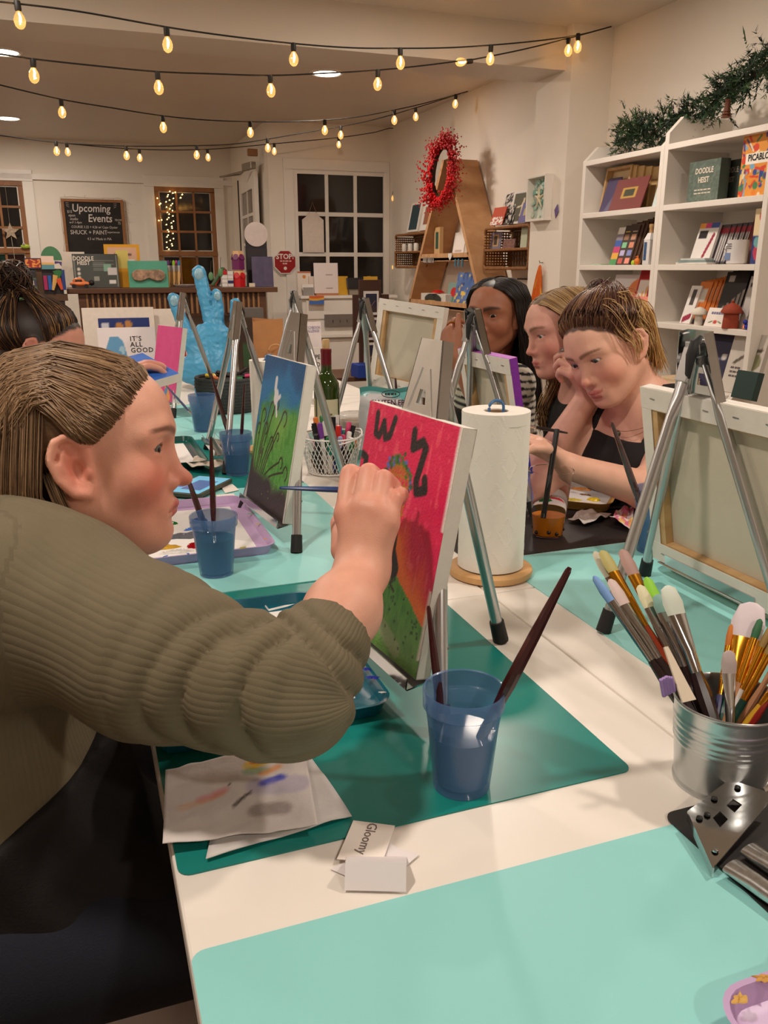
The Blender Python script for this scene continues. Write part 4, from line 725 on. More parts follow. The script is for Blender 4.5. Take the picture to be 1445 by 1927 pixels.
class Head:
    """local frame: x face-forward, y to the person's left, z up; origin between the ears"""
    def __init__(s, o, f, u, sc=1.0, width=1.0, open_u=.0042, open_l=.0040, smile=0.0, full=1.0, nose=1.0, gaze=(0, 0), ear=1.0):
        s.ear = ear
        f = Vector(f).normalized(); u = Vector(u); u = (u - f * u.dot(f)).normalized(); l = u.cross(f)
        s.o = np.array(o, float); s.B = np.array([list(f), list(l), list(u)]); s.sc = sc; s.w = width; s.ou = open_u; s.ol = open_l; s.smile = smile; s.full = full; s.nose = nose; s.gaze = gaze
    def loc(s, p): q = (p - s.o) @ s.B.T / s.sc; q[:, 1] /= s.w; return q
    def down(s): return s.B @ np.array((0, 0, -1.0))
    def wor(s, q): q = np.array(q, float).copy(); q = np.atleast_2d(q); q[:, 1] *= s.w; return (q * s.sc) @ s.B + s.o
    def sdf(s, p):
        q = s.loc(p); a = q.copy(); a[:, 1] = np.abs(a[:, 1]); fu = s.full
        d = s_ell(q, (-.014, 0, .036), (.100, .076, .084)); d = smin(d, s_ell(q, (.036, 0, .045), (.056, .060, .058)), .03)
        d = smin(d, s_ell(q, (.034, 0, -.022), (.056, .058 * fu, .078)), .03)
        d = smin(d, s_cone(a, (-.004, .050 * fu, -.044), (.062, .018, -.086), .020 * fu, .019), .03)                       # jaw
        d = smin(d, s_ell(q, (.074, 0, -.088), (.017, .020, .016)), .018)                                             # chin
        d = smin(d, s_ell(a, (.056, .040, -.022), (.026, .024 * fu, .026)), .022)                                          # cheek
        d = smin(d, s_chain(a, [(.086, .010, .034), (.083, .030, .037), (.066, .050, .030)], [.009, .009, .009]), .016)     # brow
        d = smax(d, -s_ell(a, (.098, .033, .012), (.017, .020, .013)), .014)                                            # eye socket
        d = smin(d, s_ell(a, (.0705, .032, .0130), (.0150, .0170, .0142)), .006)                                           # lids
        n = s.nose
        d = smin(d, s_cone(q, (.080, 0, .026), (.1005, 0, -.020), .0085, .0090), .010)
        d = smin(d, s_ell(q, (.1035 * n, 0, -.0255), (.0115, .0105, .0095)), .008); d = smin(d, s_ell(a, (.0905, .0125, -.030), (.0115, .0075, .0085)), .006)
        d = smax(d, -s_ell(a, (.0965, .0060, -.0385), (.0060, .0038, .0045)), .003)                                     # nostril
        d = smin(d, s_ell(q, (.078, 0, -.058), (.017, .030, .020)), .016)                                             # muzzle
        sm = s.smile
        up = s_chain(a, [(.0955, 0, -.0560), (.0965, .006, -.0545), (.0880, .019, -.0590 + sm * .4), (.0800, .0245, -.0608 + sm)], [.0048, .0050, .0040, .0022]); lo = s_chain(a, [(.0935, 0, -.0665), (.0920, .009, -.0660), (.0820, .0225, -.0615 + sm)], [.0060, .0056, .0024])
        s._lip = np.minimum(up, lo); d = smin(d, up, .004); d = smin(d, lo, .005)
        ml = s_chain(a, [(.1015, 0, -.0605), (.0960, .012, -.0606 + sm * .2), (.0840, .0250, -.0612 + sm)], [.0016, .0016, .0014]); d = smax(d, -ml, .0025)
        d = smax(d, -s_ell(q, (.0985, 0, -.0755), (.009, .020, .0055)), .010)
        # ear
        e = a - np.array((-.004, .0765, -.002)); ang = R(-12); ex = e[:, 0] * math.cos(ang) - e[:, 2] * math.sin(ang); ez = e[:, 0] * math.sin(ang) + e[:, 2] * math.cos(ang); E = np.stack([ex, e[:, 1] - .40 * np.clip(-ex, -.01, .03), ez], -1) / s.ear
        rim = s_chain(E, [(.010, .000, .002), (.013, .003, .018), (.003, .006, .030), (-.010, .008, .027), (-.017, .009, .012), (-.014, .007, -.008), (-.004, .004, -.024), (.006, .001, -.028), (.009, -.001, -.020)], [.0040, .0042, .0042, .0042, .0040, .0038, .0050, .0056, .0045])
        pl = s_ell(E, (-.002, .000, .002), (.017, .0048, .029)); pl = smax(pl, -s_ell(E, (.003, .0065, -.004), (.0085, .0085, .011)), .004); ed = smin(rim, pl, .005)
        ed = smin(ed, s_chain(E, [(-.004, .006, .018), (-.009, .006, .004), (-.006, .004, -.012)], [.003, .0032, .003]), .004); ed = smin(ed, s_ell(E, (.0115, .002, -.008), (.004, .004, .006)), .004)
        d = smin(d, ed * s.ear, .006)
        Q = a - np.array((.0705, .032, .0135)); w = .0158; k = np.clip(1 - (Q[:, 1] / w) ** 2, -1, 1); s._open = np.maximum(Q[:, 2] - s.ou * k, -s.ol * k - Q[:, 2]); s._ball = np.linalg.norm(Q, axis=-1)
        cut = np.maximum(s._open, np.maximum(s._ball - .0172, -(Q[:, 0] + .004))); d = np.maximum(d, -cut); s._q = q; s._a = a
        return d * s.sc
    def col(s, P, base_c, lip, brow, blush=.6, freckle=0.0, lash=(50, 34, 28), browh=.0040):
        s.sdf(P); q, a = s._q, s._a; c = np.tile(slin(base_c), (len(P), 1)); g = lambda c0, r: np.exp(-(((a - np.array(c0)) / np.array(r)) ** 2).sum(-1))
        def mix(m, rgb): nonlocal c; m = np.clip(m, 0, 1)[:, None]; c = c * (1 - m) + slin(rgb) * m
        red = np.array(base_c) * np.array((.98, .70, .68))
        mix(blush * g((.070, .046, -.026), (.03, .026, .03)), red); mix(blush * .8 * g((.110, 0, -.026), (.02, .018, .016)), red); mix(blush * .8 * g((-.004, .082, 0), (.03, .012, .035)), red); mix(blush * .3 * g((.085, 0, -.09), (.02, .025, .016)), red)
        mix(.25 * g((.08, .032, -.002), (.02, .016, .006)), np.array(base_c) * np.array((.82, .72, .72))); mix(.35 * g((.088, .018, .012), (.02, .008, .012)), np.array(base_c) * np.array((.80, .66, .62)))
        mix(np.clip((.0016 - s._lip) / .0016, 0, 1) * .85 * (q[:, 0] > .06), lip)
        y = a[:, 1]; zc = .0315 + .0055 * np.sin(np.clip((y - .010) / .046, 0, 1) * 2.5); bz = np.abs(q[:, 2] - zc) / (browh * np.clip(1.15 - (y - .012) / .065, .35, 1)); mix(.85 * np.clip(1.6 - bz, 0, 1) * np.clip((y - .008) / .003, 0, 1) * np.clip((.060 - y) / .008, 0, 1) * (q[:, 0] > .035), brow)
        le = np.clip(1.3 - np.abs(s._open) / .0018, 0, 1) * (s._ball < .0190) * (q[:, 0] > .06) * np.where(a[:, 2] > .0135, 1, .35); mix(.8 * le, lash)
        return c
    def eyes(s, parent, iris=(110, 130, 140)):
        for sg in (-1, 1):
            n, m = 24, 18; th = np.linspace(0, np.pi, m + 1); ph = np.linspace(0, 2 * np.pi, n, endpoint=False); TH, PH = np.meshgrid(th, ph, indexing='ij')
            x = np.cos(TH); y = np.sin(TH) * np.cos(PH); z = np.sin(TH) * np.sin(PH); gy, gz = s.gaze; rot = Euler((0, -gz, gy)).to_matrix()
            L = np.stack([x, y, z], -1).reshape(-1, 3) @ np.array(rot).T * .0137 + np.array((.0705, sg * .032, .0135)); W = s.wor(L)
            t = TH.ravel(); c = np.tile(slin((232, 222, 214)), (len(t), 1)); c[t < .52] = slin(iris); c[(t < .54) & (t > .45)] = slin(np.array(iris) * .5); c[t < .22] = slin((10, 8, 8))
            mb = MB(); fs = [(i * n + k, i * n + (k + 1) % n, (i + 1) * n + (k + 1) % n, (i + 1) * n + k) for i in range(m) for k in range(n)]; mb.add(W.tolist(), fs); mb.build('eye', vmat('eye_gloss', .08, var=0), parent, smooth=180, cols=c)
# ------------------------------------------------------------------ hair strands: thin tapering tubes, one mesh
def strand_mesh(name, P, rad, cols, m, parent, sides=3):
    P = np.asarray(P, float); S, K, _ = P.shape; T_ = np.gradient(P, axis=1); T_ /= np.linalg.norm(T_, axis=-1, keepdims=True) + 1e-9
    ref = np.array((.31, .17, .93)); A = np.cross(T_, ref); A /= np.linalg.norm(A, axis=-1, keepdims=True) + 1e-9; B = np.cross(T_, A)
    t = np.linspace(0, 1, K); prof = np.clip(np.minimum(t * 7 + .15, (1 - t) * 5 + .12), 0, 1); r = (np.asarray(rad).reshape(-1, 1) * prof)[..., None]
    V = np.stack([P + r * (A * math.cos(2 * math.pi * k / sides) + B * math.sin(2 * math.pi * k / sides)) for k in range(sides)], 2).reshape(-1, 3)
    s_, k_, d_ = np.meshgrid(np.arange(S), np.arange(K - 1), np.arange(sides), indexing='ij'); d2 = (d_ + 1) % sides; b = s_ * K * sides
    F = np.stack([b + k_ * sides + d_, b + k_ * sides + d2, b + (k_ + 1) * sides + d2, b + (k_ + 1) * sides + d_], -1).reshape(-1, 4); C_ = np.repeat(np.asarray(cols), K * sides, axis=0)
    return skin_mesh(name, V, F, m, parent, lambda v: C_, 0)
def resample(P, K):
    P = np.asarray(P, float); d = np.r_[0, np.cumsum(np.linalg.norm(np.diff(P, axis=0), axis=1))]; t = np.linspace(0, d[-1], K); return np.stack([np.interp(t, d, P[:, i]) for i in range(3)], 1)
_cmb = {}
def smooth_path(pts, K):
    P = np.asarray(pts, float); n = len(P)
    if (n, K) not in _cmb:
        B = np.zeros((K, n))
        for k in range(K):
            x = k / (K - 1) * (n - 1); i = min(int(x), n - 2); t = x - i
            for j, w in ((i - 1, -.5 * t + t * t - .5 * t ** 3), (i, 1 - 2.5 * t * t + 1.5 * t ** 3), (i + 1, .5 * t + 2 * t * t - 1.5 * t ** 3), (i + 2, -.5 * t * t + .5 * t ** 3)): B[k, min(max(j, 0), n - 1)] += w
        _cmb[(n, K)] = B
    return _cmb[(n, K)] @ P
M_HAIR = vmat('hair_strands', .42, var=.12, vscale=200)
SKC, SKR = np.array((-.014, 0, .036)), np.array((.100, .076, .084))
def on_skull(d, off): d = np.array(d, float); d = d / np.linalg.norm(d); return SKC + d * (SKR + off)
def hair_cols(n, pal, seed=0): r = np.random.default_rng(seed); p = np.array([slin(c) for c in pal]); return p[r.integers(len(pal), size=n)] * r.uniform(.86, 1.14, (n, 1))
M_SKIN = vmat('skin', .48, var=.05, vscale=45, bump=.12, bscale=700, sss=.12)
# ------------------------------------------------------------------ shared limbs and cloth
def hand_parts(W, h, lat, curl=(.5, .5, .5, .5), bend=(1.0, .7), s=1.0, thumb=(.6, .75, -.25), tcurl=.3, spread=.10):
    """W wrist, h towards the knuckles, lat towards the thumb side; returns palm chains and finger chains"""
    W = np.array(W, float); h = np.array(h, float); h /= np.linalg.norm(h); lat = np.array(lat, float); lat -= h * (lat @ h); lat /= np.linalg.norm(lat); n = np.cross(h, lat)   # n: palm side (sign by hand)
    fi = []; offs = (.027, .009, -.009, -.026); ln = ((.042, .024, .019), (.046, .027, .020), (.042, .025, .019), (.033, .019, .017)); ml = (.086, .088, .083, .075)
    for i in range(4):
        p = W + (h * ml[i] + lat * offs[i]) * s; pts = [p]; d = h + lat * (offs[i] / .027 * spread); d /= np.linalg.norm(d); a = 0.0
        for j, l in enumerate(ln[i]):
            a += curl[i] * (1.0 if j == 0 else bend[j - 1]); q = d * math.cos(a) + n * math.sin(a); p = p + q * l * s; pts.append(p)
        fi.append((pts, [.0098 * s, .0090 * s, .0082 * s, .0070 * s]))
    t0 = W + (h * .022 + lat * .024) * s; d = h * thumb[0] + lat * thumb[1] + n * -thumb[2]; d /= np.linalg.norm(d); t1 = t0 + d * .042 * s; d2 = d * math.cos(tcurl) + h * math.sin(tcurl); d2 /= np.linalg.norm(d2); t2 = t1 + d2 * .032 * s; t3 = t2 + (d2 + n * .2) / np.linalg.norm(d2 + n * .2) * .024 * s
    fi.append(([t0, t1, t2, t3], [.014 * s, .0115 * s, .0100 * s, .0078 * s])); return W, fi, s
def hand_sdf(p, H, d=None):
    W, fi, s = H; palm = None
    for i in range(4):
        e = s_cone(p, W, fi[i][0][0], .016 * s, .0112 * s); palm = e if palm is None else smin(palm, e, .016 * s)
    palm = smin(palm, s_cone(p, W, fi[4][0][1], .015 * s, .0105 * s), .014 * s); out = palm
    for pts, r in fi: out = smin(out, s_chain(p, pts, r), .0045 * s)
    return out if d is None else smin(d, out, .012)
def cloth_mat(key, rgb, rough=.85, bump=.25, bscale=500): return mat(key, rgb, rough, var=.06, vscale=25, bump=bump, bscale=bscale)
M_APRON = cloth_mat('black_apron_cloth', (26, 23, 22)); M_JEANS = cloth_mat('dark_denim', (26, 30, 42))
def box_of(pts, pad): a = np.array(pts, float); return a.min(0) - pad, a.max(0) + pad
def hair(parent, hd, n, gen, pal, rad=.0010, seed=1, K=14, name='hair'):
    r = np.random.default_rng(seed); P = []
    for i in range(n): P.append(hd.wor(smooth_path(gen(r), K)))
    return strand_mesh(name, np.array(P), np.full(n, rad) * r.uniform(.6, 1.35, n), hair_cols(n, pal, seed), M_HAIR, parent)
def hairline(q, k=1.1, x0=.015, z0=.02, back=-.075):
    x, z = q[:, 0], q[:, 2]; h = np.where(x > -.02, (z - z0) - k * (x - x0) - .010, z - back) + .004 * np.sin(q[:, 1] * 260) * .5
    return np.where(np.linalg.norm((np.abs(q * np.array((0, 1, 0))) + q * np.array((1, 0, 1)) - np.array((-.006, .090, .000))) / np.array((.028, .016, .042)), axis=1) < .95, -.02, h)
def sl(a, b, t): a = np.array(a, float); b = np.array(b, float); v = a * (1 - t) + b * t; return v / np.linalg.norm(v)
def V3(v): return np.array(v[:], float)
def stool(x, y, label, h=.45):
    t = thing('stool', label, 'stool', (x, y, 0), 0, 'stools at the tables')
    MB().lathe([(0, h - .03), (.165, h - .03), (.172, h - .02), (.172, h - .006), (.165, h), (0, h)], 32).build('seat', wood('stool_wood', (120, 84, 54), (96, 64, 40), (6, 30, 6)), t, smooth=45)
    for k in range(4): a = math.pi / 4 + k * math.pi / 2; MB().tube([(.17 * math.cos(a), .17 * math.sin(a), 0), (.12 * math.cos(a), .12 * math.sin(a), h - .03)], .014, 8).build('leg', M_STEEL, t, smooth=True)
# =================================================================== PAINTER IN OLIVE SWEATER
hd = Head((.000, 1.005, 1.058), (.98, -.16, -.03), (.05, .10, .97), sc=.995, full=1.07, open_u=.0050, open_l=.0040, nose=1.03, smile=-.002, gaze=(-.42, -.10), ear=1.15)
SH = V3(at_d(70, 1120, .855)); A1 = V3(at_d(290, 1232, .800)); A2 = V3(at_d(450, 1282, .772)); EL = V3(at_d(545, 1305, .770)); CF = V3(at_d(615, 1200, .835)); FM = V3(at_d(645, 1150, .87)); WR = V3(at_d(682, 1072, .93))
D = lambda x, y, Z: V3(at_d(x, y, Z))
HW1 = (WR, [([D(652, 968, .940), D(660, 893, .962), D(700, 905, .992), D(728, 926, 1.0)], [.0135, .0128, .0100, .0080]),
            ([D(684, 958, .926), D(694, 890, .950), D(728, 914, .978), D(740, 934, .990)], [.0130, .0122, .0098, .0080]),
            ([D(710, 962, .920), D(722, 901, .938), D(744, 918, .962), D(748, 940, .978)], [.0122, .0112, .0092, .0078]),
            ([D(729, 985, .922), D(742, 938, .930), D(756, 930, .950), D(752, 942, .966)], [.0110, .0102, .0088, .0076]),
            ([D(648, 1035, .955), D(645, 985, .985), D(675, 945, 1.0), D(712, 928, 1.005)], [.0160, .0135, .0110, .0085])], 1.12)
def w1_body(p):
    d = hd.sdf(p); q = hd._q
    d = smin(d, s_cone(q, (-.025, 0, -.05), (-.075, 0, -.165), .055, .064), .035); d = smin(d, s_ell(q, (.030, 0, -.092), (.045, .042, .022)), .03)
    d = smin(d, s_ell(p, (-.12, .97, .90), (.10, .15, .09)), .05)
    a = s_chain(p, [SH, A1, EL], [.050, .050, .042], .03); a = smin(a, s_chain(p, [EL, FM, WR], [.038, .0375, .0275], .02), .02)
    d = smin(d, a, .03); W, fi, s = HW1
    palm = None
    for i in range(4): e = s_cone(p, W, fi[i][0][0], .020, .0138); palm = e if palm is None else smin(palm, e, .018)
    palm = smin(palm, s_cone(p, W, fi[4][0][1], .020, .0135), .016); fg = None
    for pts, r in fi: e = s_chain(p, pts, r); fg = e if fg is None else np.minimum(fg, e)
    return smin(d, smin(palm, fg, .006), .016)
V, F = surf(w1_body, (-.24, .56, .80), (.38, 1.13, 1.215), .0026)
def w1_col(v):
    c = hd.col(v, (224, 166, 142), (188, 96, 90), (104, 72, 54), blush=.85); q = hd._q; m = np.clip(hairline(q) / .006, 0, 1)[:, None] * (np.linalg.norm(q, axis=1) < .2)[:, None]; c = c * (1 - m) + slin((112, 84, 56)) * m
    k = np.zeros(len(v))
    for f in HW1[1]:
        for j in (0, 1): k = np.maximum(k, np.exp(-(np.linalg.norm(v - f[0][j], axis=1) / .016) ** 2))
    k = (k * .55)[:, None]; return c * (1 - k) + slin((206, 112, 96)) * k
W1 = tag(skin_mesh('person', V, F, M_SKIN, None, w1_col), 'person in olive ribbed sweater and black apron painting the sunset canvas', 'person')
hd.eyes(W1, (104, 116, 110))
def g1(r):
    side = -1 if r.random() < .78 else 1; t = r.random() ** .75; w = r.random(); y = side * (.02 + .98 * t)
    z0 = .080 - .062 * t ** 1.5; x0 = .020 + (z0 - .02) / 1.1 - .016 * r.random() ** 2; d0 = np.array((x0 + .014, y * .073, z0 - .034)) / SKR
    off = .005 + .014 * r.random(); s = r.normal(size=3) * .025
    dm = np.array((-.30 + .15 * r.random(), side * (.20 + .70 * t), .85 - .50 * t)) + s; db = np.array((-.92 + .45 * t * w, side * (.12 + .80 * t * (.4 + .6 * w)), -.02 - .25 * t)) + s
    xe = -.118 + .085 * t * w + .02 * r.random(); k = np.array((xe - .004, side * (.03 + .062 * t * (.5 + .5 * w)), -.075)) + r.normal(size=3) * .005
    e = np.array((xe + .016 * r.random(), side * (.03 + .055 * t), -.135 - .035 * r.random())) + r.normal(size=3) * .006
    j_ = .22 * r.random() ** 1.5; return [on_skull(sl(d0, dm, j_), .001 + off * j_ * 2), on_skull(sl(d0, dm, .30 + .5 * j_), off * .8), on_skull(dm, off), on_skull(sl(dm, db, .55), off * 1.1), on_skull(db, off * 1.1), k, e]
PAL1 = [(126, 98, 71), (138, 109, 79), (114, 88, 63), (154, 124, 92), (106, 81, 59)]
hair(W1, hd, 5000, g1, PAL1, .00082, 2, 14)
def g1b(r):                                    # locks falling behind the ear
    u = r.random(); x = -.034 - .062 * u; y = -.074 + .012 * u; o_ = r.normal(size=3) * .004
    return [on_skull((x / .1 + .12, -.9, .35), .010) + o_, np.array((x - .008, y - .018, .0)) + o_, np.array((x - .010, y - .016, -.04)) + o_, np.array((x - .004, y - .006, -.085)) + o_, np.array((x + .006 + .012 * r.random(), y + .006, -.125 - .03 * r.random())) + o_]
hair(W1, hd, 1200, g1b, PAL1, .0009, 5, 11)
def g1c(r): o_ = r.normal(size=3) * .003; return [np.array((-.030, -.080, -.010)) + o_, np.array((-.020, -.080, -.040)) + o_, np.array((-.008, -.074, -.070)) + o_, np.array((.000 + .012 * r.random(), -.068, -.10)) + o_, np.array((-.002 + .02 * r.random(), -.064, -.135)) + o_]
hair(W1, hd, 150, g1c, PAL1, .0009, 15)
def w1_cap(p): q = hd.loc(p); d = smin(s_ell(q, (-.030, 0, .040), (.095, .081, .086)), s_ell(q, (-.070, 0, -.060), (.042, .068, .080)), .03); return np.maximum(d, -.004 + hd.sdf(p) * 0 - (np.minimum(np.where(q[:, 0] > -.02, (q[:, 2] - .026) - 1.1 * (q[:, 0] - .010) - .010, q[:, 2] + .075), .05))) * hd.sc
V, F = surf(w1_cap, hd.o - .19, hd.o + .17, .004); skin_mesh('hair_underlayer', V, F, mat('brown_hair_base', (104, 78, 52), .6, var=.3, vscale=60, stretch=(1, 1, 6)), W1)
# sweater
def arm_t(p, pts):
    best = np.full(len(p), 9e9); T_ = np.zeros(len(p)); Ax = np.zeros((len(p), 3)); Q = np.zeros((len(p), 3)); L0 = 0.0
    for a, b in zip(pts[:-1], pts[1:]):
        ba = b - a; l = np.linalg.norm(ba); t = np.clip(((p - a) @ ba) / (ba @ ba), 0, 1); q = a + t[:, None] * ba; d = np.linalg.norm(p - q, axis=1); m = d < best; best[m] = d[m]; T_[m] = L0 + t[m] * l; Ax[m] = ba / l; Q[m] = q[m]; L0 += l
    return best, T_, Ax, Q, L0
CHAIN = [SH, A1, A2, EL, CF]; CR = [.098, .077, .058, .054, .047]
def w1_sweater(p):
    best, t, ax, q, L0 = arm_t(p, CHAIN); a = s_chain(p, CHAIN, CR, .03)
    up = p - q; side = np.cross(ax, np.array((0, 0, 1.))); ang = np.arctan2((up * side).sum(1), up[:, 2]); k = np.clip((t / L0 - .35) / .25, 0, 1) * np.clip((L0 - t) / .03, 0, 1)
    a = a - .0120 * k * (np.abs(np.sin(t * 84 + 2.2 * np.sin(ang + .4) + .8 * np.sin(ang * 2 + t * 20))) ** .6 - .68) * (1.1 - .6 * np.cos(ang * .5 + 1.2) ** 2) - .0035 * np.clip(1 - t / .16, 0, 1) * np.sin(t * 60 + ang * 2.2)
    d = smin(s_ell(p, (-.155, .985, .70), (.150, .180, .20)), s_ell(p, (-.125, .985, .90), (.135, .190, .13)), .06); d = smin(d, s_chain(p, [(-.10, .83, .975), (-.10, 1.13, .975)], [.062, .062]), .05)
    d = d - .004 * np.sin(p[:, 2] * 55 + p[:, 0] * 30) * np.clip((.95 - p[:, 2]) / .1, 0, 1); d = smin(d, a, .030)
    nk = s_cone(hd.loc(p), (-.03, 0, -.06), (-.070, 0, -.150), .066, .078) * hd.sc; d = smin(d, s_cone(hd.loc(p), (-.060, 0, -.128), (-.080, 0, -.18), .070, .09) * hd.sc, .03); d = smax(d, -s_cone(hd.loc(p), (-.020, 0, -.03), (-.066, 0, -.142), .060, .0605) * hd.sc, .006)
    n = CF - EL; n = n / np.linalg.norm(n); cut = (p - CF) @ n; return np.where(best < .09, np.maximum(d, cut - .006), d)
V, F = surf(w1_sweater, (-.34, .56, .60), (.30, 1.21, 1.09), .0042)
M_OLIVE = cloth_mat('olive_rib_knit', (110, 100, 78), .9, .12, 900)
def rib_bump(m, dist=.0011, st=.55):
    nt = m.node_tree; N = nt.nodes; L = nt.links; at = N.new('ShaderNodeAttribute'); at.attribute_name = 'rib'; mu = N.new('ShaderNodeMath'); mu.operation = 'SINE'; L.new(at.outputs['Fac'], mu.inputs[0]); b = N.new('ShaderNodeBump'); b.inputs['Strength'].default_value = st; b.inputs['Distance'].default_value = dist
    pw = N.new('ShaderNodeMath'); pw.operation = 'ABSOLUTE'; L.new(mu.outputs[0], pw.inputs[0]); L.new(pw.outputs[0], b.inputs['Height']); old = N['Principled BSDF'].inputs['Normal'].links; 
    if old: L.new(old[0].from_socket, b.inputs['Normal'])
    L.new(b.outputs['Normal'], N['Principled BSDF'].inputs['Normal'])
rib_bump(M_OLIVE, .0010, .38)
o = skin_mesh('sweater', V, F, M_OLIVE, W1, None, 1); co = np.empty(len(o.data.vertices) * 3, np.float32); o.data.vertices.foreach_get('co', co); co = co.reshape(-1, 3).astype(float)
best, t, ax, q, L0 = arm_t(co, CHAIN); up = co - q; side = np.cross(ax, np.array((0, 0, 1.))); ang = np.arctan2((up * side).sum(1), up[:, 2]); sleeve = (best < .105) & (co[:, 0] > -.09)
rib = np.where(sleeve, ang * .065, np.arctan2(co[:, 1] - .985, co[:, 0] + .14) * .16) * (math.pi / .0062)
at_ = o.data.attributes.new('rib', 'FLOAT', 'POINT'); at_.data.foreach_set('value', rib.astype(np.float32))
# jeans, apron, stool
def w1_jeans(p):
    d = s_ell(p, (-.21, .985, .56), (.16, .19, .14)); d = smin(d, s_chain(p, [(-.2, .86, .53), (.22, .83, .53)], [.098, .080]), .05); d = smin(d, s_chain(p, [(-.2, 1.1, .53), (.22, 1.12, .53)], [.098, .080]), .05)
    d = smin(d, s_chain(p, [(.22, .83, .53), (.16, .83, .10)], [.075, .05]), .03); d = smin(d, s_chain(p, [(.22, 1.12, .53), (.16, 1.12, .10)], [.075, .05]), .03); d = smin(d, s_chain(p, [(.15, .83, .05), (.28, .83, .04)], [.045, .035]), .02); d = smin(d, s_chain(p, [(.15, 1.12, .05), (.28, 1.12, .04)], [.045, .035]), .02); return d
V, F = surf(w1_jeans, (-.42, .66, -.01), (.36, 1.26, .75), .008); skin_mesh('jeans', V, F, M_JEANS, W1)
def w1_apron(p):
    d = smin(s_ell(p, (-.145, .985, .69), (.160, .187, .20)), s_chain(p, [(-.16, .90, .55), (.16, .88, .55)], [.115, .095]), .06); d = smin(d, s_chain(p, [(-.16, 1.1, .55), (.16, 1.1, .55)], [.115, .095]), .06)
    d = d - .004 * np.sin(p[:, 0] * 60 + p[:, 2] * 40 + p[:, 1] * 25); top = p[:, 2] - (.755 + .50 * (p[:, 0] + .02)); return np.maximum(np.maximum(d, top), np.maximum(.775 - p[:, 1], -.30 - p[:, 0]))
V, F = surf(w1_apron, (-.34, .72, .38), (.24, 1.24, .85), .006); skin_mesh('apron', V, F, M_APRON, W1)
stool(-.22, .985, 'round wooden stool under the person in the olive sweater', .43)
# =================================================================== PERSON WITH BUN
hd2 = Head((-.092, 2.19, 1.075), (.93, -.10, -.35), (.36, .10, .90), sc=1.0, full=1.05); HND2 = D(248, 688, 1.86)
H2 = hand_parts(HND2 + np.array((-.055, .0, -.07)), (.62, -.1, .78), (.2, -.9, .1), (.6, .6, .6, .6), s=.95)
def w2_body(p):
    d = hd2.sdf(p); q = hd2._q; d = smin(d, s_cone(q, (-.025, 0, -.05), (-.075, 0, -.16), .052, .060), .035); d = smin(d, s_ell(p, (-.23, 2.22, .84), (.12, .19, .12)), .05)
    d = smin(d, s_chain(p, [(-.2, 2.06, .88), (-.08, 1.98, .78), H2[0]], [.05, .042, .026], .02), .03); return hand_sdf(p, H2, d)
V, F = surf(w2_body, (-.38, 1.85, .72), (.16, 2.46, 1.22), .0042)
def w2_col(v):
    c = hd2.col(v, (216, 152, 130), (180, 96, 88), (80, 56, 44), .7); q = hd2._q; m = np.clip(hairline(q, 1.0, .02, .02) / .006, 0, 1)[:, None] * (np.linalg.norm(q, axis=1) < .2)[:, None]; return c * (1 - m) + slin((44, 30, 24)) * m
W2 = tag(skin_mesh('person', V, F, M_SKIN, None, w2_col), 'person with dark hair in a messy bun holding the blue canvas', 'person'); hd2.eyes(W2)
BUN = np.array((-.085, 0, .135))
def g2(r):
    if r.random() < .55: a = r.uniform(-2.0, 2.0); t = abs(a) / 2.0; z0 = .085 - .065 * t ** 1.5; d0 = np.array((.02 + (z0 - .02) + .014, math.sin(a) * .073, z0 - .034)) / SKR
    else: u = r.random(); sd = -1 if r.random() < .7 else 1; d0 = np.array((-.05 - .8 * u, sd * (1 - .75 * u), -.35 - .45 * u * r.random() - .15))
    off = .006 + .012 * r.random(); de = (BUN - SKC) / SKR; s = r.normal(size=3) * .03
    return [on_skull(d0, .002), on_skull(sl(d0, de, .3) + s, off), on_skull(sl(d0, de, .65) + s, off), BUN + r.normal(size=3) * .012]
PAL2 = [(46, 30, 24), (60, 40, 30), (38, 26, 20), (84, 58, 38)]
hair(W2, hd2, 1500, g2, PAL2 + [(150, 110, 66)], .0012, 3, 10)
def g2b(r):
    c = BUN + np.array((-.012, 0, .016)); u = r.normal(size=3); u /= np.linalg.norm(u); v = np.cross(u, r.normal(size=3)); v /= np.linalg.norm(v); R_ = .018 + .026 * r.random(); a0 = r.uniform(0, 6); return [c + R_ * (u * math.cos(a) + v * math.sin(a)) for a in np.linspace(a0, a0 + 4.2, 7)]
hair(W2, hd2, 420, g2b, PAL2, .0016, 4, 12)
def w2_top(p):
    d = smin(s_ell(p, (-.24, 2.22, .68), (.15, .19, .20)), s_ell(p, (-.22, 2.22, .87), (.13, .20, .115)), .06); a = s_chain(p, [(-.2, 2.05, .89), (-.08, 1.98, .79), H2[0] + np.array((-.03, 0, -.02))], [.066, .054, .042], .03); d = smin(d, a, .03)
    return smax(d, -s_cone(hd2.loc(p), (-.02, 0, -.03), (-.075, 0, -.15), .058, .062), .006)
V, F = surf(w2_top, (-.45, 1.85, .45), (.16, 2.50, 1.05), .0065); skin_mesh('black_top', V, F, cloth_mat('black_jersey', (24, 22, 26)), W2)
def seat_legs(p, x, y, s):
    d = s_ell(p, (x, y, .54), (.15, .18, .14))
    for k in (-1, 1): d = smin(d, s_chain(p, [(x, y + k * .1, .53), (x - s * .38, y + k * .11, .53), (x - s * .34, y + k * .11, .08), (x - s * .46, y + k * .11, .04)], [.09, .072, .048, .036], .02), .04)
    return d
V, F = surf(lambda p: seat_legs(p, -.25, 2.22, -1), (-.45, 1.98, -.01), (.28, 2.46, .75), .011); skin_mesh('trousers', V, F, M_JEANS, W2); stool(-.25, 2.22, 'round wooden stool under the person with the bun', .43)
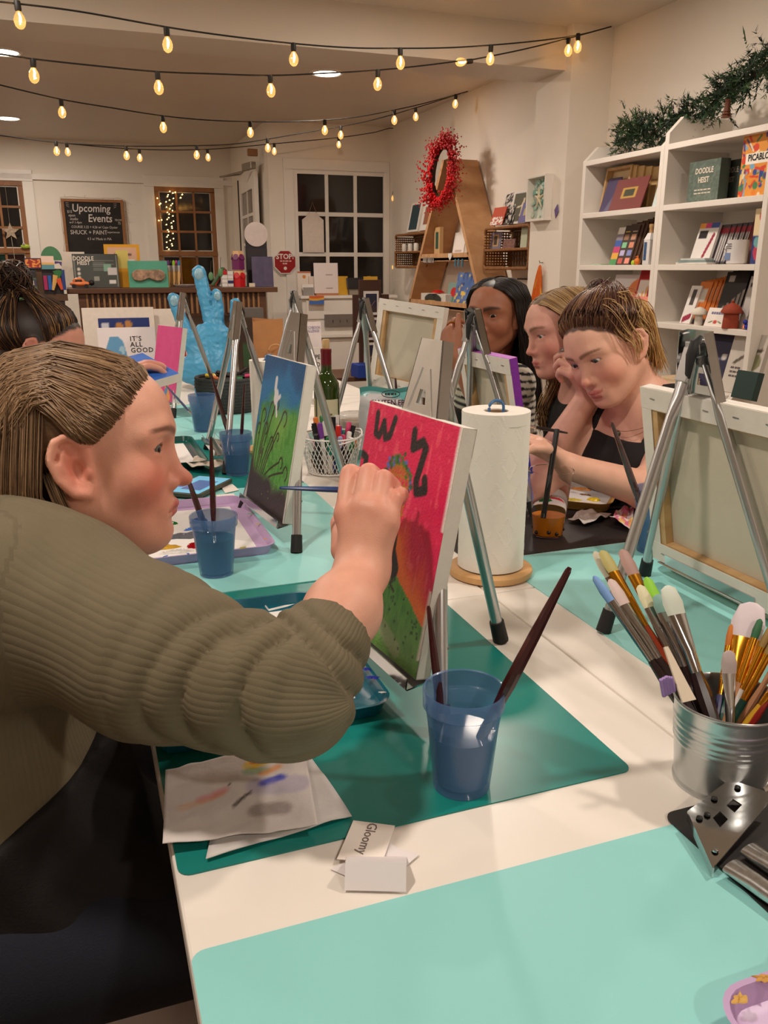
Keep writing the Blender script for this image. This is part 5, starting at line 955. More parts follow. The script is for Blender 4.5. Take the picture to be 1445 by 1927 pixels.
# =================================================================== PERSON LEANING ON HAND (black apron, blonde-streaked hair up)
hd3 = Head((1.130, 1.612, 1.090), (-.871, -.279, -.404), (-.456, .156, .876), sc=.99, full=1.04, open_u=.0036, open_l=.0042, smile=.0075, gaze=(0, -.3), ear=1.1)
SL, SR = np.array((1.262, 1.462, .965)), np.array((1.195, 1.735, .910)); EL3, WL3 = np.array((1.115, 1.415, .815)), np.array((.925, 1.425, .880)); WR3 = hd3.wor((.020, -.100, -.085))[0]; ER3 = np.array((1.02, 1.70, .800))
H3L = hand_parts(WL3, np.array((.845, 1.445, .945)) - WL3, (.1, 1.0, .15), (.30, .35, .45, .55), s=.95, thumb=(1.0, .12, -.4)); H3R = hand_parts(WR3, hd3.wor((.030, -.082, .0))[0] - WR3, -hd3.B[0] * .9 + hd3.B[2] * .1, (.9, 1.0, 1.1, 1.2), s=.98, thumb=(.8, .4, .2))
def w3_torso(p):
    b = smin(s_ell(p, (1.255, 1.585, .83), (.105, .165, .17)), s_chain(p, [SL, (1.235, 1.59, .945), SR], [.052, .062, .050], .03), .05); b = smin(b, s_ell(p, (1.185, 1.51, .83), (.062, .066, .066)), .04); return smin(b, s_ell(p, (1.175, 1.65, .815), (.062, .066, .066)), .04)
def w3_body(p):
    d = hd3.sdf(p); q = hd3._q; d = smin(d, s_cone(p, hd3.wor((-.030, 0, -.05))[0], (1.235, 1.60, .945), .050, .058), .03); d = smin(d, w3_torso(p), .035)
    d = smin(d, s_chain(p, [SL, EL3, WL3], [.050, .041, .0265], .02), .025); d = smin(d, s_chain(p, [SR, ER3, WR3], [.049, .040, .0265], .02), .025); return hand_sdf(p, H3R, hand_sdf(p, H3L, d))
V, F = surf(w3_body, (.80, 1.34, .70), (1.40, 1.82, 1.25), .0031)
def w3_col(v):
    c = hd3.col(v, (228, 176, 152), (196, 100, 96), (128, 88, 62), .55); q = hd3._q; m = np.clip(hairline(q, 1.05, .018, .012, -.05) / .006, 0, 1)[:, None] * (np.linalg.norm(q, axis=1) < .16)[:, None]; return c * (1 - m) + slin((88, 58, 44)) * m
W3 = tag(skin_mesh('person', V, F, M_SKIN, None, w3_col), 'person in black apron resting head on hand, blonde streaked hair pinned up', 'person'); hd3.eyes(W3, (90, 96, 92))
TOPK = np.array((-.055, 0, .138))
def g3(r):
    a = r.uniform(-2.3, 2.3); t = abs(a) / 2.3; z0 = .078 - .064 * t ** 1.4; d0 = np.array((.012 + (z0 - .015) / 1.05 + .014, math.sin(a) * .073 * (1 if t < .8 else 1), z0 - .034)) / SKR
    off = .009 + .020 * r.random(); de = (TOPK - SKC) / SKR + np.array((-.25 * t, .35 * np.sign(a) * r.random(), -.3 * r.random())); s = r.normal(size=3) * .04
    return [on_skull(d0, .001), on_skull(sl(d0, de, .3) + s, off), on_skull(sl(d0, de, .65) + s, off), on_skull(de, .016) + r.normal(size=3) * .008]
hair(W3, hd3, 1700, g3, [(98, 62, 48), (120, 82, 58), (84, 52, 42), (150, 110, 74)], .0009, 6, 12)
DN3 = hd3.down()
def g3s(r):                                    # blonde face-framing streaks
    o_ = r.normal(size=3) * .010; x = .050 - .09 * r.random(); return [on_skull((.45 - .7 * r.random(), .25 + .3 * r.random(), .8), .016), on_skull((x / .1, .75, .55), .018) + o_, np.array((x - .01, .082, .040)) + o_, np.array((x - .022, .088, .008)) + o_ * .5, np.array((x - .026, .084, -.020)) + DN3 * .02 * r.random()]
hair(W3, hd3, 60, g3s, [(226, 190, 130), (206, 166, 106), (236, 204, 150), (150, 110, 74)], .0008, 7, 12)
def g3b(r):                                    # blonde lengths hanging behind the ear
    y = r.uniform(-.4, 1); o_ = r.normal(size=3) * .005; a = on_skull((-.35 - .45 * r.random(), y, .05), .012) + o_; l = .10 + .045 * r.random(); dv = DN3 + np.array((-.42, .10 * y, 0)); dv /= np.linalg.norm(dv); return [on_skull((-.55, y * .9, .25), .012), a, a + dv * l * .4, a + dv * l * .75, a + dv * l + np.array((.008, 0, 0)) + o_]
hair(W3, hd3, 800, g3b, [(214, 172, 108), (196, 150, 90), (226, 190, 130), (150, 108, 66)], .0011, 8, 11)
def g3t(r):
    c = on_skull((-.35, 0, 1.0), .010); u = r.normal(size=3) * np.array((1, 1.3, .5)); u /= np.linalg.norm(u); R_ = .012 + .022 * r.random(); v = np.cross(u, r.normal(size=3)); v /= np.linalg.norm(v); a0 = r.uniform(0, 6); return [c + R_ * (u * math.cos(a) + v * math.sin(a)) for a in np.linspace(a0, a0 + 3.2, 6)]
hair(W3, hd3, 150, g3t, [(84, 50, 48), (104, 66, 52), (70, 42, 40)], .0011, 9, 10)
def strap(pts, w=.011, name='apron_strap', m=M_APRON): return MB().tube(pts, w, 8, flatten=[(1, .28)] * len(pts)).build(name, m, W3, smooth=True)
def w3_apron(p):
    b = smin(w3_torso(p), s_cone(p, hd3.wor((-.030, 0, -.05))[0], (1.235, 1.60, .945), .050, .058), .035) - .0065; b = smin(b, s_ell(p, (1.29, 1.585, .60), (.14, .18, .2)), .06); y, z = p[:, 1], p[:, 2]; w = (z - .88) / .1
    bib = z - (.893 + .9 * (y - 1.585) ** 2); st = np.minimum(np.abs(y - (1.487 + .026 * w)), np.abs(y - (1.690 - .030 * w))) - .0115; st = np.maximum(st, z - 1.03)
    return np.maximum(np.maximum(b, np.minimum(bib, st)), np.maximum(p[:, 0] - 1.30, 1.43 - y))
V, F = surf(w3_apron, (1.00, 1.34, .40), (1.36, 1.84, 1.06), .0042); skin_mesh('apron', V, F, M_APRON, W3)
strap(catmull([(1.232, 1.41, .905), (1.262, 1.427, 1.018), (1.30, 1.47, 1.0)], 6), .004, 'top_strap')
N3 = [np.array((1.19, 1.565, .945)) + np.array((.055 * math.cos(a), .062 * math.sin(a), .028 * math.cos(a) + .0)) for a in np.linspace(.5, 2 * math.pi - .5, 22)]
strap(N3, .0014, 'necklace_cord', flat((30, 22, 20))); MB().sphere(tuple(N3[11] + np.array((-.006, 0, -.006))), .007, 10, 8).build('pendant', flat((60, 54, 40), .4), W3, smooth=True)
V, F = surf(lambda p: seat_legs(p, 1.30, 1.60, 1), (.80, 1.36, -.01), (1.50, 1.84, .75), .011); skin_mesh('trousers', V, F, M_JEANS, W3); stool(1.31, 1.60, 'round wooden stool under the person leaning on a hand', .43)
brush(D(1068, 815, 1.70), D(985, 800, 1.66), 'dark paintbrush in the fingers of the person leaning on a hand', flat((30, 26, 26), .25), M_CHR, flat((60, 50, 40)), .0034, .15, .1, 1)
# =================================================================== PERSON WITH LONG BLONDE WAVES
hd4 = Head((1.200, 1.925, 1.104), (-.975, .06, -.20), (-.10, .10, .98), sc=.96, open_u=.0022, open_l=.0034, gaze=(0, -.3))
def w4_body(p):
    d = hd4.sdf(p); d = smin(d, s_cone(p, hd4.wor((-.030, 0, -.05))[0], (1.29, 1.95, .95), .047, .055), .03); d = smin(d, s_ell(p, (1.32, 1.96, .86), (.09, .16, .12)), .05); d = smin(d, s_chain(p, [(1.29, 1.83, .92), (1.20, 1.80, .76), (1.05, 1.90, .78)], [.046, .038, .026], .02), .03); H = hand_parts(np.array((1.05, 1.90, .78)), (-1, .2, .15), (0, .3, 1), s=.9); return hand_sdf(p, H, d)
V, F = surf(w4_body, (.90, 1.72, .72), (1.44, 2.16, 1.25), .0036)
def w4_col(v):
    c = hd4.col(v, (222, 166, 146), (190, 100, 96), (120, 84, 60), .5); q = hd4._q; m = np.clip(hairline(q, 1.1, .012, .02) / .006, 0, 1)[:, None] * (np.linalg.norm(q, axis=1) < .16)[:, None]; return c * (1 - m) + slin((96, 70, 46)) * m
W4 = tag(skin_mesh('person', V, F, M_SKIN, None, w4_col), 'person with long wavy blonde hair and black apron looking down in profile', 'person'); hd4.eyes(W4, (90, 96, 92))
def g4(r):
    sd = 1 if r.random() < .65 else -1; t = r.random(); x = .090 - .15 * t; st = on_skull(np.array((x / .1, .06 * sd, 1.0 - .35 * max(0, x / .1) ** 2)), .004); off = .008 + .012 * r.random(); o_ = r.normal(size=3) * .006; ph = r.uniform(0, 6); xs = .010 - .085 * t
    P = [st, on_skull((x / .1 * .95, sd * .65, .72), off), on_skull((min(.42, x / .1 * .62 - .15), sd * 1.0, .1), off + .004)]
    for i in range(1, 7): P.append(np.array((xs - .01 + .016 * math.sin(ph * .3 + i * 1.5), sd * (.088 + .006 * i * (r.random() * .5 + .5)), -.03)) + hd4.down() * .042 * i + o_)
    return P
def g_back(hd_, n, step, wav):
    def g(r):
        y = r.uniform(-1, 1); o_ = r.normal(size=3) * .005; x = -.085 + .03 * r.random(); P = [on_skull((-.1, y * .3, 1.0), .006), on_skull((-.75, y * .7, .6), .014), on_skull((-.95, y * .8, -.1), .014)]
        return P + [np.array((x - .01 + wav * math.sin(i * 1.5 + y * 4), y * .085, -.05)) + hd_.down() * step * i + o_ for i in range(1, n)]
    return g
hair(W4, hd4, 600, g_back(hd4, 6, .042, .012), [(150, 118, 78), (126, 96, 64), (176, 142, 94), (110, 82, 54)], .0014, 31, 16)
hair(W4, hd4, 1300, g4, [(150, 118, 78), (126, 96, 64), (176, 142, 94), (110, 82, 54), (196, 162, 112)], .0013, 11, 14)
def w4_top(p): d = smin(s_ell(p, (1.33, 1.96, .70), (.12, .17, .22)), s_ell(p, (1.32, 1.96, .87), (.10, .18, .11)), .05); d = smin(d, s_chain(p, [(1.29, 1.83, .92), (1.22, 1.80, .80)], [.060, .052]), .03); return smax(d, -s_cone(hd4.loc(p), (-.02, 0, -.03), (-.06, 0, -.155), .052, .064), .006)
V, F = surf(w4_top, (1.12, 1.70, .45), (1.50, 2.20, 1.03), .006); skin_mesh('black_apron_top', V, F, M_APRON, W4); MB().box((1.205, 1.828, .935), (.010, .022, .028), (0, R(-25), R(30))).build('strap_buckle', flat((214, 204, 190)), W4)
V, F = surf(lambda p: seat_legs(p, 1.36, 1.96, 1), (.86, 1.72, -.01), (1.56, 2.20, .75), .011); skin_mesh('trousers', V, F, M_JEANS, W4); stool(1.37, 1.99, 'round wooden stool under the person with blonde waves', .43)
# =================================================================== PERSON WITH BLACK HAIR AND STRIPED TOP
hd5 = Head((1.208, 2.318, 1.126), (-.83, -.55, -.04), (.02, .02, 1.0), sc=.97, open_u=.0024, open_l=.0032, gaze=(.2, -.25))
WH5 = D(858, 672, 2.42); H5 = hand_parts(WH5, D(838, 628, 2.44) - WH5, (.2, -.3, .9), (.75, .8, .85, .9), s=.95, thumb=(.9, .5, -.1))
def w5_body(p):
    d = hd5.sdf(p); d = smin(d, s_cone(p, hd5.wor((-.030, 0, -.05))[0], (1.21, 2.37, .96), .048, .056), .03); d = smin(d, s_ell(p, (1.24, 2.38, .87), (.10, .17, .12)), .05)
    d = smin(d, s_chain(p, [(1.22, 2.22, .93), (1.12, 2.14, .82), WH5], [.047, .040, .026], .02), .03); return hand_sdf(p, H5, d)
V, F = surf(w5_body, (.92, 2.08, .72), (1.38, 2.62, 1.28), .0036)
def w5_col(v):
    c = hd5.col(v, (166, 108, 80), (140, 74, 66), (40, 28, 24), .3, browh=.0058); q = hd5._q; m = np.clip(hairline(q, 1.15, .010, .02) / .006, 0, 1)[:, None] * (np.linalg.norm(q, axis=1) < .16)[:, None]; return c * (1 - m) + slin((22, 16, 15)) * m
W5 = tag(skin_mesh('person', V, F, M_SKIN, None, w5_col), 'person with long straight black hair and striped top holding up a canvas', 'person'); hd5.eyes(W5, (40, 26, 20))
def g5(r):
    sd = 1 if r.random() < .68 else -1; t = r.random(); x = .090 - .16 * t; st = on_skull(np.array((x / .1, .05 * sd, 1.0 - .35 * max(0, x / .1) ** 2)), .003); off = .007 + .012 * r.random(); o_ = r.normal(size=3) * .004; xs = .014 - .09 * t
    P = [st, on_skull((x / .1 * .95, sd * .65, .72), off), on_skull((min(.46, x / .1 * .65 - .12), sd * 1.0, .15), off + .004)]
    for i in range(1, 6): P.append(np.array((xs - .006 * i, sd * (.086 + .007 * i), -.02)) + hd5.down() * .055 * i + o_)
    return P
hair(W5, hd5, 700, g_back(hd5, 6, .055, .0), [(26, 18, 17), (34, 24, 22), (20, 15, 15)], .0014, 32, 14)
hair(W5, hd5, 1500, g5, [(26, 18, 17), (34, 24, 22), (20, 15, 15), (44, 30, 26)], .0012, 12, 12)
def w5_top(p):
    d = smin(s_ell(p, (1.25, 2.38, .70), (.13, .18, .22)), s_ell(p, (1.24, 2.38, .875), (.11, .19, .11)), .05); d = smin(d, s_chain(p, [(1.22, 2.21, .935), (1.14, 2.145, .845)], [.066, .060]), .03); return smax(d, -s_cone(hd5.loc(p), (-.02, 0, -.03), (-.05, 0, -.155), .054, .068), .006)
V, F = surf(w5_top, (1.02, 2.06, .45), (1.42, 2.62, 1.03), .0055)
def w5_str(v):
    a = v[:, 2] + .35 * np.clip(2.26 - v[:, 1], 0, .3) * 0 + .10 * v[:, 0]; k = ((a / .021) % 1 < .36)[:, None]; return np.where(k, slin((42, 44, 46)), slin((226, 220, 208)))
skin_mesh('striped_top', V, F, vmat('striped_jersey', .85, var=.04, bump=.15, bscale=500), W5, w5_str)
V, F = surf(lambda p: np.maximum(w5_top(p) - .008, np.maximum(p[:, 2] - .84, p[:, 0] - 1.24)), (1.02, 2.10, .42), (1.30, 2.62, .88), .006); skin_mesh('apron', V, F, M_APRON, W5)
MB().lathe([(.004, 0), (.0065, .0015), (.009, 0), (.0065, -.0015), (.004, 0)], 16, tuple(hd5.wor((-.002, .088, -.034))[0]), (0, 1, .3)).build('earring', M_GOLD, W5, smooth=True)
for (f, j) in ((0, .45), (1, .5)): a, b = H5[1][f][0][0], H5[1][f][0][1]; c_ = a * (1 - j) + b * j; MB().lathe([(.0092, -.002), (.0112, -.002), (.0112, .002), (.0092, .002), (.0092, -.002)], 18, tuple(c_), tuple(b - a)).build('ring', M_GOLD, W5, smooth=True)
V, F = surf(lambda p: seat_legs(p, 1.29, 2.40, 1), (.80, 2.16, -.01), (1.50, 2.64, .75), .011); skin_mesh('trousers', V, F, M_JEANS, W5); stool(1.30, 2.41, 'round wooden stool under the person in the striped top', .43)
# =================================================================== SHOP: BOOKCASES, WALL DISPLAYS, COUNTER
ROTX = Matrix(((0, 0, -1), (-1, 0, 0), (0, 1, 0))).to_euler(); ROTY = Euler((R(90), 0, 0))
def card_box(name, label, cat, loc, rot, w, h, th, rgb, fn, axis, group=None, nx=28, ny=36, rough=.5, lean=0.0, side=None):
    """upright box whose printed front looks along -axis; loc is the middle of its foot"""
    t = thing(name, label, cat, loc, 0, group, rot=rot)
    d = (th, w, h) if axis == 'x' else (w, th, h); c = (th / 2, 0, h / 2) if axis == 'x' else (0, th / 2, h / 2)
    MB().box(c, d).build('cover', flat(side or rgb, rough), t, bevel=min(.0015, th * .2))
    if fn: picture('front_print', w * .995, h * .995, fn, t, (-.0006, 0, h / 2) if axis == 'x' else (0, -.0006, h / 2), ROTX if axis == 'x' else ROTY, nx, ny)
    return t
def fx(name, label, cat, X, x0, x1, yb, yt, z, th, rgb, fn=None, lean=0.0, group=None, yaw=0.0, side=None, **k):
    a = at_x(x0, yb, X).y; b = at_x(x1, yb, X).y; h = at_x((x0 + x1) / 2, yt, X).z - z; h = h / max(.5, math.cos(lean)); t = card_box(name, label, cat, (X, (a + b) / 2, z + .001), (0, lean, yaw), abs(a - b), h, th, rgb, fn, 'x', group, side=side, **k); t['w'] = abs(a - b); t['h'] = h; return t
def fy(name, label, cat, Y, x0, x1, yb, yt, z, th, rgb, fn=None, lean=0.0, group=None, yaw=0.0, side=None, **k):
    a = at_y(x0, yb, Y).x; b = at_y(x1, yb, Y).x; zz = at_y((x0 + x1) / 2, yb, Y).z if z is None else z; h = at_y((x0 + x1) / 2, yt, Y).z - zz; h = h / max(.5, math.cos(lean)); t = card_box(name, label, cat, ((a + b) / 2, Y, zz + .001), (-lean, 0, yaw), abs(a - b), h, th, rgb, fn, 'y', group, side=side, **k); t['w'] = abs(a - b); t['h'] = h; return t
def tx(t, s, size, rgb, u, v, axis, name='lettering', bold=0.0, **k):
    w, h = t['w'], t['h']; m = flat(rgb)
    return text(name, s, size, m, t, (-.0012, -(u - .5) * w, v * h) if axis == 'x' else ((u - .5) * w, -.0012, v * h), ROTX if axis == 'x' else ROTY, depth=.0002, bold=bold, **k)
def dashes(t, c, w, h, rgb, rot, n=5, name='tiny_print'):   # writing too small to read in the photograph
    rr = random.Random(int(abs(c[0] + c[1] + c[2]) * 1e4)); m = MB(); x = -w / 2; ws = [rr.uniform(.6, 1.4) for _ in range(n)]; k = w / (sum(ws) * 1.25)
    for q in ws: m.box((x + q * k / 2, 0, 0), (q * k, h, .0004)); x += q * k * 1.25
    return m.build(name, flat(rgb), t, c, rot)
# ------------------------------------------------------------------ bookcases
M_SHELF = mat('white_shelf_paint', (232, 224, 214), .4, var=.015, vscale=5); XS = 2.50; SZ = [1.79, 1.54, 1.287, 1.035, .78, .42]
def bookcase(y0, y1, label, top):
    t = thing('bookcase', label, 'bookcase', (XS, y0, 0), 0, 'white bookcases'); w = y1 - y0; D_ = XR - XS - .004; pr = [(D_, 0), (-.13, 0), (-.13, .70), (0, .83), (0, top - .07), (.07, top), (D_, top)]
    for y in (0, w - .026):
        M_ = Matrix(((1, 0, 0, 0), (0, 0, 1, y), (0, 1, 0, 0), (0, 0, 0, 1))); MB().prism(pr, .026, 0, M_).build('side_panel', M_SHELF, t, bevel=.002)
    MB().bb((D_ - .012, .026, .05), (D_, w - .026, top - .02)).build('back_panel', M_SHELF, t)
    for z in SZ: MB().bb((.0 if z > .8 else -.10, .026, z - .024), (D_ - .012, w - .026, z)).build('shelf', M_SHELF, t, bevel=.0015)
    MB().bb((-.12, .026, 0), (D_ - .012, w - .026, .08)).build('plinth', M_SHELF, t)
bookcase(3.275, 3.915, 'white bookcase nearer the pillar with palettes and wooden panels', 1.86); bookcase(2.635, 3.2745, 'white bookcase further from the pillar with board games and mug', 1.905)
G_A, G_B, G_C, G_D = 'goods on the white bookcases', 'pen packs', 'palettes', 'pads'
# right unit, games shelf
def P_heist(u, v): n = vnoise(u, v, 22, 4); i = blend(base(u, (92, 106, 96)), (n > .62) * .35, (130, 146, 132)); return blend(i, (n < .25) * .3, (66, 80, 74))
def heist_text(t, ax, s=1.0, u=.5, v=.62): tx(t, 'DOODLE', .040 * s, (232, 218, 200), u, v + .13, ax, bold=.02, sx=.85); tx(t, 'HEIST', .040 * s, (232, 218, 200), u, v - .09, ax, bold=.02, sx=.85)
b = fx('board_game', 'grey green board game box lettered Doodle Heist at the shelf front', 'board game', 2.545, 1292, 1349, 379, 303, SZ[1], .05, (74, 86, 78), P_heist, group='board games'); heist_text(b, 'x', .78); [dashes(b, (-.0012, 0, b['h'] * q), b['w'] * .55, .005, (214, 204, 190), ROTX) for q in (.30, .22)]
b = fx('board_game', 'dark copy of the Doodle Heist box behind the first', 'board game', 2.62, 1345, 1392, 374, 303, SZ[1], .05, (40, 50, 46), lambda u, v: blend(base(u, (44, 54, 50)), vnoise(u, v, 15, 4) * .3, (80, 96, 88)), group='board games'); tx(b, 'DOODLE', .030, (150, 142, 130), .5, .75, 'x', bold=.02, sx=.8); tx(b, 'HEIST', .030, (150, 142, 130), .5, .52, 'x', bold=.02, sx=.8)
CC = [(226, 130, 40), (40, 72, 150), (214, 66, 40), (232, 200, 130), (70, 130, 80), (240, 224, 196), (92, 60, 120), (120, 170, 200)]
def P_cubist(u, v):
    i = base(u, (226, 150, 60)); rr = np.random.default_rng(11)
    for k in range(90):
        x, y = rr.random(2); c = CC[rr.integers(len(CC))]; i = blend(i, disc(u, v, x, y, rr.uniform(.02, .08), 1.3) if k % 2 else stroke(u, v, [(x, y), (x + rr.normal() * .1, y + rr.normal() * .1)], rr.uniform(.012, .035), 1.3), c)
    return blend(i, rect(u, v, .12, .50, .88, .66), (244, 236, 222))
def picablo(t, ax, s): tx(t, 'PICABLO', s, (30, 26, 26), .5, .585, ax, bold=.025, sx=.8)
b = fx('board_game', 'tall colourful board game box lettered Picablo', 'board game', 2.535, 1388, 1452, 367, 245, SZ[1], .05, (226, 140, 50), P_cubist, group='board games', nx=60, ny=80); picablo(b, 'x', .034)
# right unit, pens shelf
def P_pens(u, v): i = base(u, (228, 222, 216)); i = blend(i, rect(u, v, 0, .88, .3, 1), (224, 150, 60)); i = blend(i, rect(u, v, .3, .88, .6, 1), (206, 60, 120)); i = blend(i, rect(u, v, .6, .88, 1, 1), (60, 80, 150)); i = blend(i, rect(u, v, .1, .62, .5, .82), (34, 30, 32)); i = blend(i, stroke(u, v, [(.85, .7), (.62, .2)], .06), (150, 30, 60)); return blend(i, rect(u, v, 0, 0, 1, .07), (214, 90, 120))
fx('pen_pack', 'front pack of dual tip pens with white card backing', 'pen pack', 2.55, 1296, 1332, 486, 420, SZ[2], .012, (220, 214, 208), P_pens, .28, G_B)
for i in range(7): fx('pen_pack', 'pen pack with clear window in the fan beside the mug', 'pen pack', 2.57 + .006 * i, 1322 + 10 * i, 1352 + 10 * i, 491, 424 - i, SZ[2], .010, (90, 80, 84), lambda u, v: blend(blend(base(u, (70, 64, 68)), (np.sin(u * 40) > 0) * rect(u, v, 0, .1, 1, .8), (190, 184, 182)), rect(u, v, 0, .78, 1, .9), (150, 40, 56)), .28, 'pen packs standing in a fan', nx=20, ny=20)
for i, (c, l) in enumerate((((214, 208, 200), 'lowest flat pale notebook in front of the pen packs'), ((130, 150, 150), 'middle flat grey notebook in front of the pen packs'), ((196, 200, 196), 'top flat notebook in front of the pen packs'))):
    p = at_x(1303, 492, 2.53); tag(MB().prism(rrect(.16, .20 - .03 * i, .004), .008).build('notebook', flat(c), None, (2.60, p.y, SZ[2] + .001 + .0085 * i), (0, 0, .05 * i)), l, 'notebook', 'flat notebooks')
t = thing('mug', 'white mug with faint blue print and handle on the pen shelf', 'mug', (2.545, at_x(1386, 492, 2.545).y, SZ[2]))
MB().lathe([(0, .001), (.036, .001), (.040, .004), (.041, .090), (.042, .094), (.0385, .094), (.037, .006), (0, .006)], 36).build('mug_body', mat('white_ceramic', (226, 222, 220), .15, var=.01), t, smooth=40)
MB().tube(catmull([(0, .038, .078), (0, .066, .072), (0, .068, .040), (0, .039, .020)], 6), .006, 8).build('handle', mat('white_ceramic'), t, smooth=True); MB().box((-.0405, .01, .030), (.002, .03, .028)).build('blue_print', flat((120, 140, 180)), t); [dashes(t, (-.0418, .004, q), .026, .0035, (70, 70, 90), ROTX, 3) for q in (.078, .070, .062)]
fx('book', 'dark red book leaning behind the mug', 'book', 2.60, 1393, 1416, 492, 398, SZ[2], .02, (104, 22, 24), None, .25)
fx('activity_box', 'cream box with red balloon and patterned hands beside the mug', 'box', 2.54, 1411, 1441, 494, 393, SZ[2], .04, (226, 204, 160), lambda u, v: blend(blend(blend(blend(base(u, (230, 210, 168)), disc(u, v, .5, .86, .22, 2.2), (196, 50, 40)), rect(u, v, 0, 0, 1, .5), (44, 60, 120)), disc(u, v, .5, .22, .4, 2.2), (190, 60, 90)), disc(u, v, .3, .4, .22, 2.2), (110, 170, 170)))
# right unit, craft shelf
fx('craft_pack', 'white and red craft tool pack leaning at the shelf side', 'craft pack', 2.55, 1279, 1298, 601, 538, SZ[3], .012, (230, 222, 214), lambda u, v: blend(blend(base(u, (232, 226, 220)), rect(u, v, .3, .5, .7, .9), (70, 64, 64)), stroke(u, v, [(.2, .1), (.8, .2)], .08), (150, 40, 70)), .3, 'craft packs')
for i in range(6): fx('craft_pack', 'orange wood-handled tool pack in the leaning row', 'craft pack', 2.56 + .006 * i, 1294 + 8 * i, 1316 + 8 * i, 601, 530 - 2 * i, SZ[3], .01, (190, 100, 30), lambda u, v: blend(blend(blend(base(u, (204, 112, 34)), rect(u, v, .2, .52, .8, .8), (206, 200, 190)), rect(u, v, 0, 0, 1, .14), (34, 28, 26)), (np.sin(u * 30) > .3) * rect(u, v, 0, .14, 1, .5), (160, 84, 28)), .3, 'orange craft packs in a row', nx=16, ny=20)
for i in range(3): fx('craft_pack', 'black card pack of white modelling sticks', 'craft pack', 2.575 + .008 * i, 1340 + 9 * i, 1382 + 7 * i, 603, 512 - 2 * i, SZ[3], .01, (30, 27, 28), lambda u, v: blend(blend(base(u, (34, 30, 32)), (np.sin(u * 34) > .1) * (v < .25 + .45 * u) * (v > .05), (150, 144, 138)), rect(u, v, .15, .82, .4, .93), (200, 196, 190)), .25, 'black craft packs')
for i in range(2): fx('craft_pack', 'grey card pack with silver tools behind the terracotta jar', 'craft pack', 2.55 + .01 * i, 1388 + 8 * i, 1424 + 8 * i, 612, 520 - 4 * i, SZ[3], .01, (150, 142, 136), lambda u, v: blend(blend(base(u, (186, 180, 174)), rect(u, v, .1, .78, .9, .88), (50, 50, 56)), stroke(u, v, [(.4, .2), (.5, .6), (.7, .2)], .05), (90, 86, 84)), .2, 'grey craft packs')
def mush(x, y, label, rgb, cap, stem, h, pt=False):
    t = thing('mushroom_ornament' if not pt else 'mushroom_jar', label, 'ornament', (2.525, at_x(x, y, 2.525).y, SZ[3])); m = flat(rgb, .8)
    MB().lathe([(0, 0), (stem, 0), (stem * 1.02, .004), (stem * .92, h * .55), (stem * .9, h * .62), (0, h * .62)], 24).build('stem', m, t, smooth=40)
    MB().lathe([(0, h * .55), (cap * .6, h * .55), (cap, h * .60), (cap * 1.02, h * .66), (cap * .75, h * .86), (cap * .3, h * .97), (0, h)], 28).build('cap', m, t, smooth=50)
    if pt: MB().lathe([(.005, 0), (.006, .008), (0, .012)], 10, (0, 0, h * .985)).build('knob', m, t, smooth=True)
mush(1314, 606, 'white plaster mushroom ornament', (220, 210, 196), .034, .017, .078); mush(1374, 611, 'terracotta mushroom jar with knob lid', (150, 62, 38), .042, .032, .102, True)
t = fx('gift_card', 'small white card with violet script and red flower', 'card', 2.515, 1324, 1362, 608, 580, SZ[3], .003, (236, 226, 218), lambda u, v: blend(blend(base(u, (238, 228, 220)), disc(u, v, .5, .25, .10), (206, 70, 60)), stroke(u, v, [(.2, .2), (.35, .28)], .03) + stroke(u, v, [(.8, .2), (.65, .28)], .03), (90, 120, 70)), .3); dashes(t, (-.0012, 0, t['h'] * .72), t['w'] * .6, .010, (110, 112, 150), ROTX, 6)
t = thing('glass_ornament', 'small blue and copper glass ornament on the craft shelf', 'ornament', (2.52, at_x(1406, 612, 2.52).y, SZ[3])); MB().sphere((0, 0, .012), .012, 10, 8).build('blue_bead', mat('blue_glass', (50, 60, 160), .1, .3), t, smooth=True); MB().sphere((-.004, .008, .030), .010, 10, 8).build('blue_bead', mat('blue_glass'), t, smooth=True); MB().lathe([(0, .0), (.010, .004), (.004, .03), (0, .036)], 10, (.004, .018, 0)).build('copper_cone', mat('copper', (200, 120, 80), .25, .9), t, smooth=True)
# right unit, pads shelf
def P_navy(u, v): return blend(blend(base(u, (30, 28, 62)), disc(u, v, .75, .6, .06), (200, 196, 190)), rect(u, v, .3, .5, .65, .56), (120, 120, 150))
for i in range(3): fx('sketch_pad', 'navy sketch pad leaning in a stack of alike pads', 'sketch pad', 2.52 + .014 * i, 1284 + 5 * i, 1366 + 3 * i, 716, 630 - 4 * i, SZ[4], .010, (28, 26, 56), P_navy, .28, 'navy sketch pads')
t = fx('sketch_pad', 'grey art pad with painted bird on its cover', 'sketch pad', 2.50, 1352, 1416, 742, 628, SZ[4], .02, (190, 182, 172), lambda u, v: blend(blend(base(u, (196, 188, 178)), disc(u, v, .75, .55, .2, 1.4) * .8, (110, 110, 70)), stroke(u, v, [(.2, .5), (.55, .68), (.9, .75)], .03), (90, 80, 66)), .22); [dashes(t, (-.0012, t['w'] * .2, t['h'] * q), t['w'] * .3, .008, (90, 80, 80), ROTX, 3) for q in (.42, .35, .28)]
fx('sketch_pad', 'dark green cloth book at the bottom corner of the bookcase', 'book', 2.42, 1372, 1412, 765, 698, SZ[4], .03, (30, 56, 50), None, .2)
for i in range(3): p = at_x(1268, 706, 2.44); tag(MB().prism(rrect(.16, .15, .004), .010).build('notebook', flat(((226, 200, 160), (232, 214, 180), (214, 186, 150))[i]), None, (2.47, p.y, SZ[4] + .001 + .0105 * i), (0, 0, .1 * i)), ('lowest', 'middle', 'topmost')[i] + ' cream notebook stacked on the pad shelf', 'notebook', 'cream notebooks')
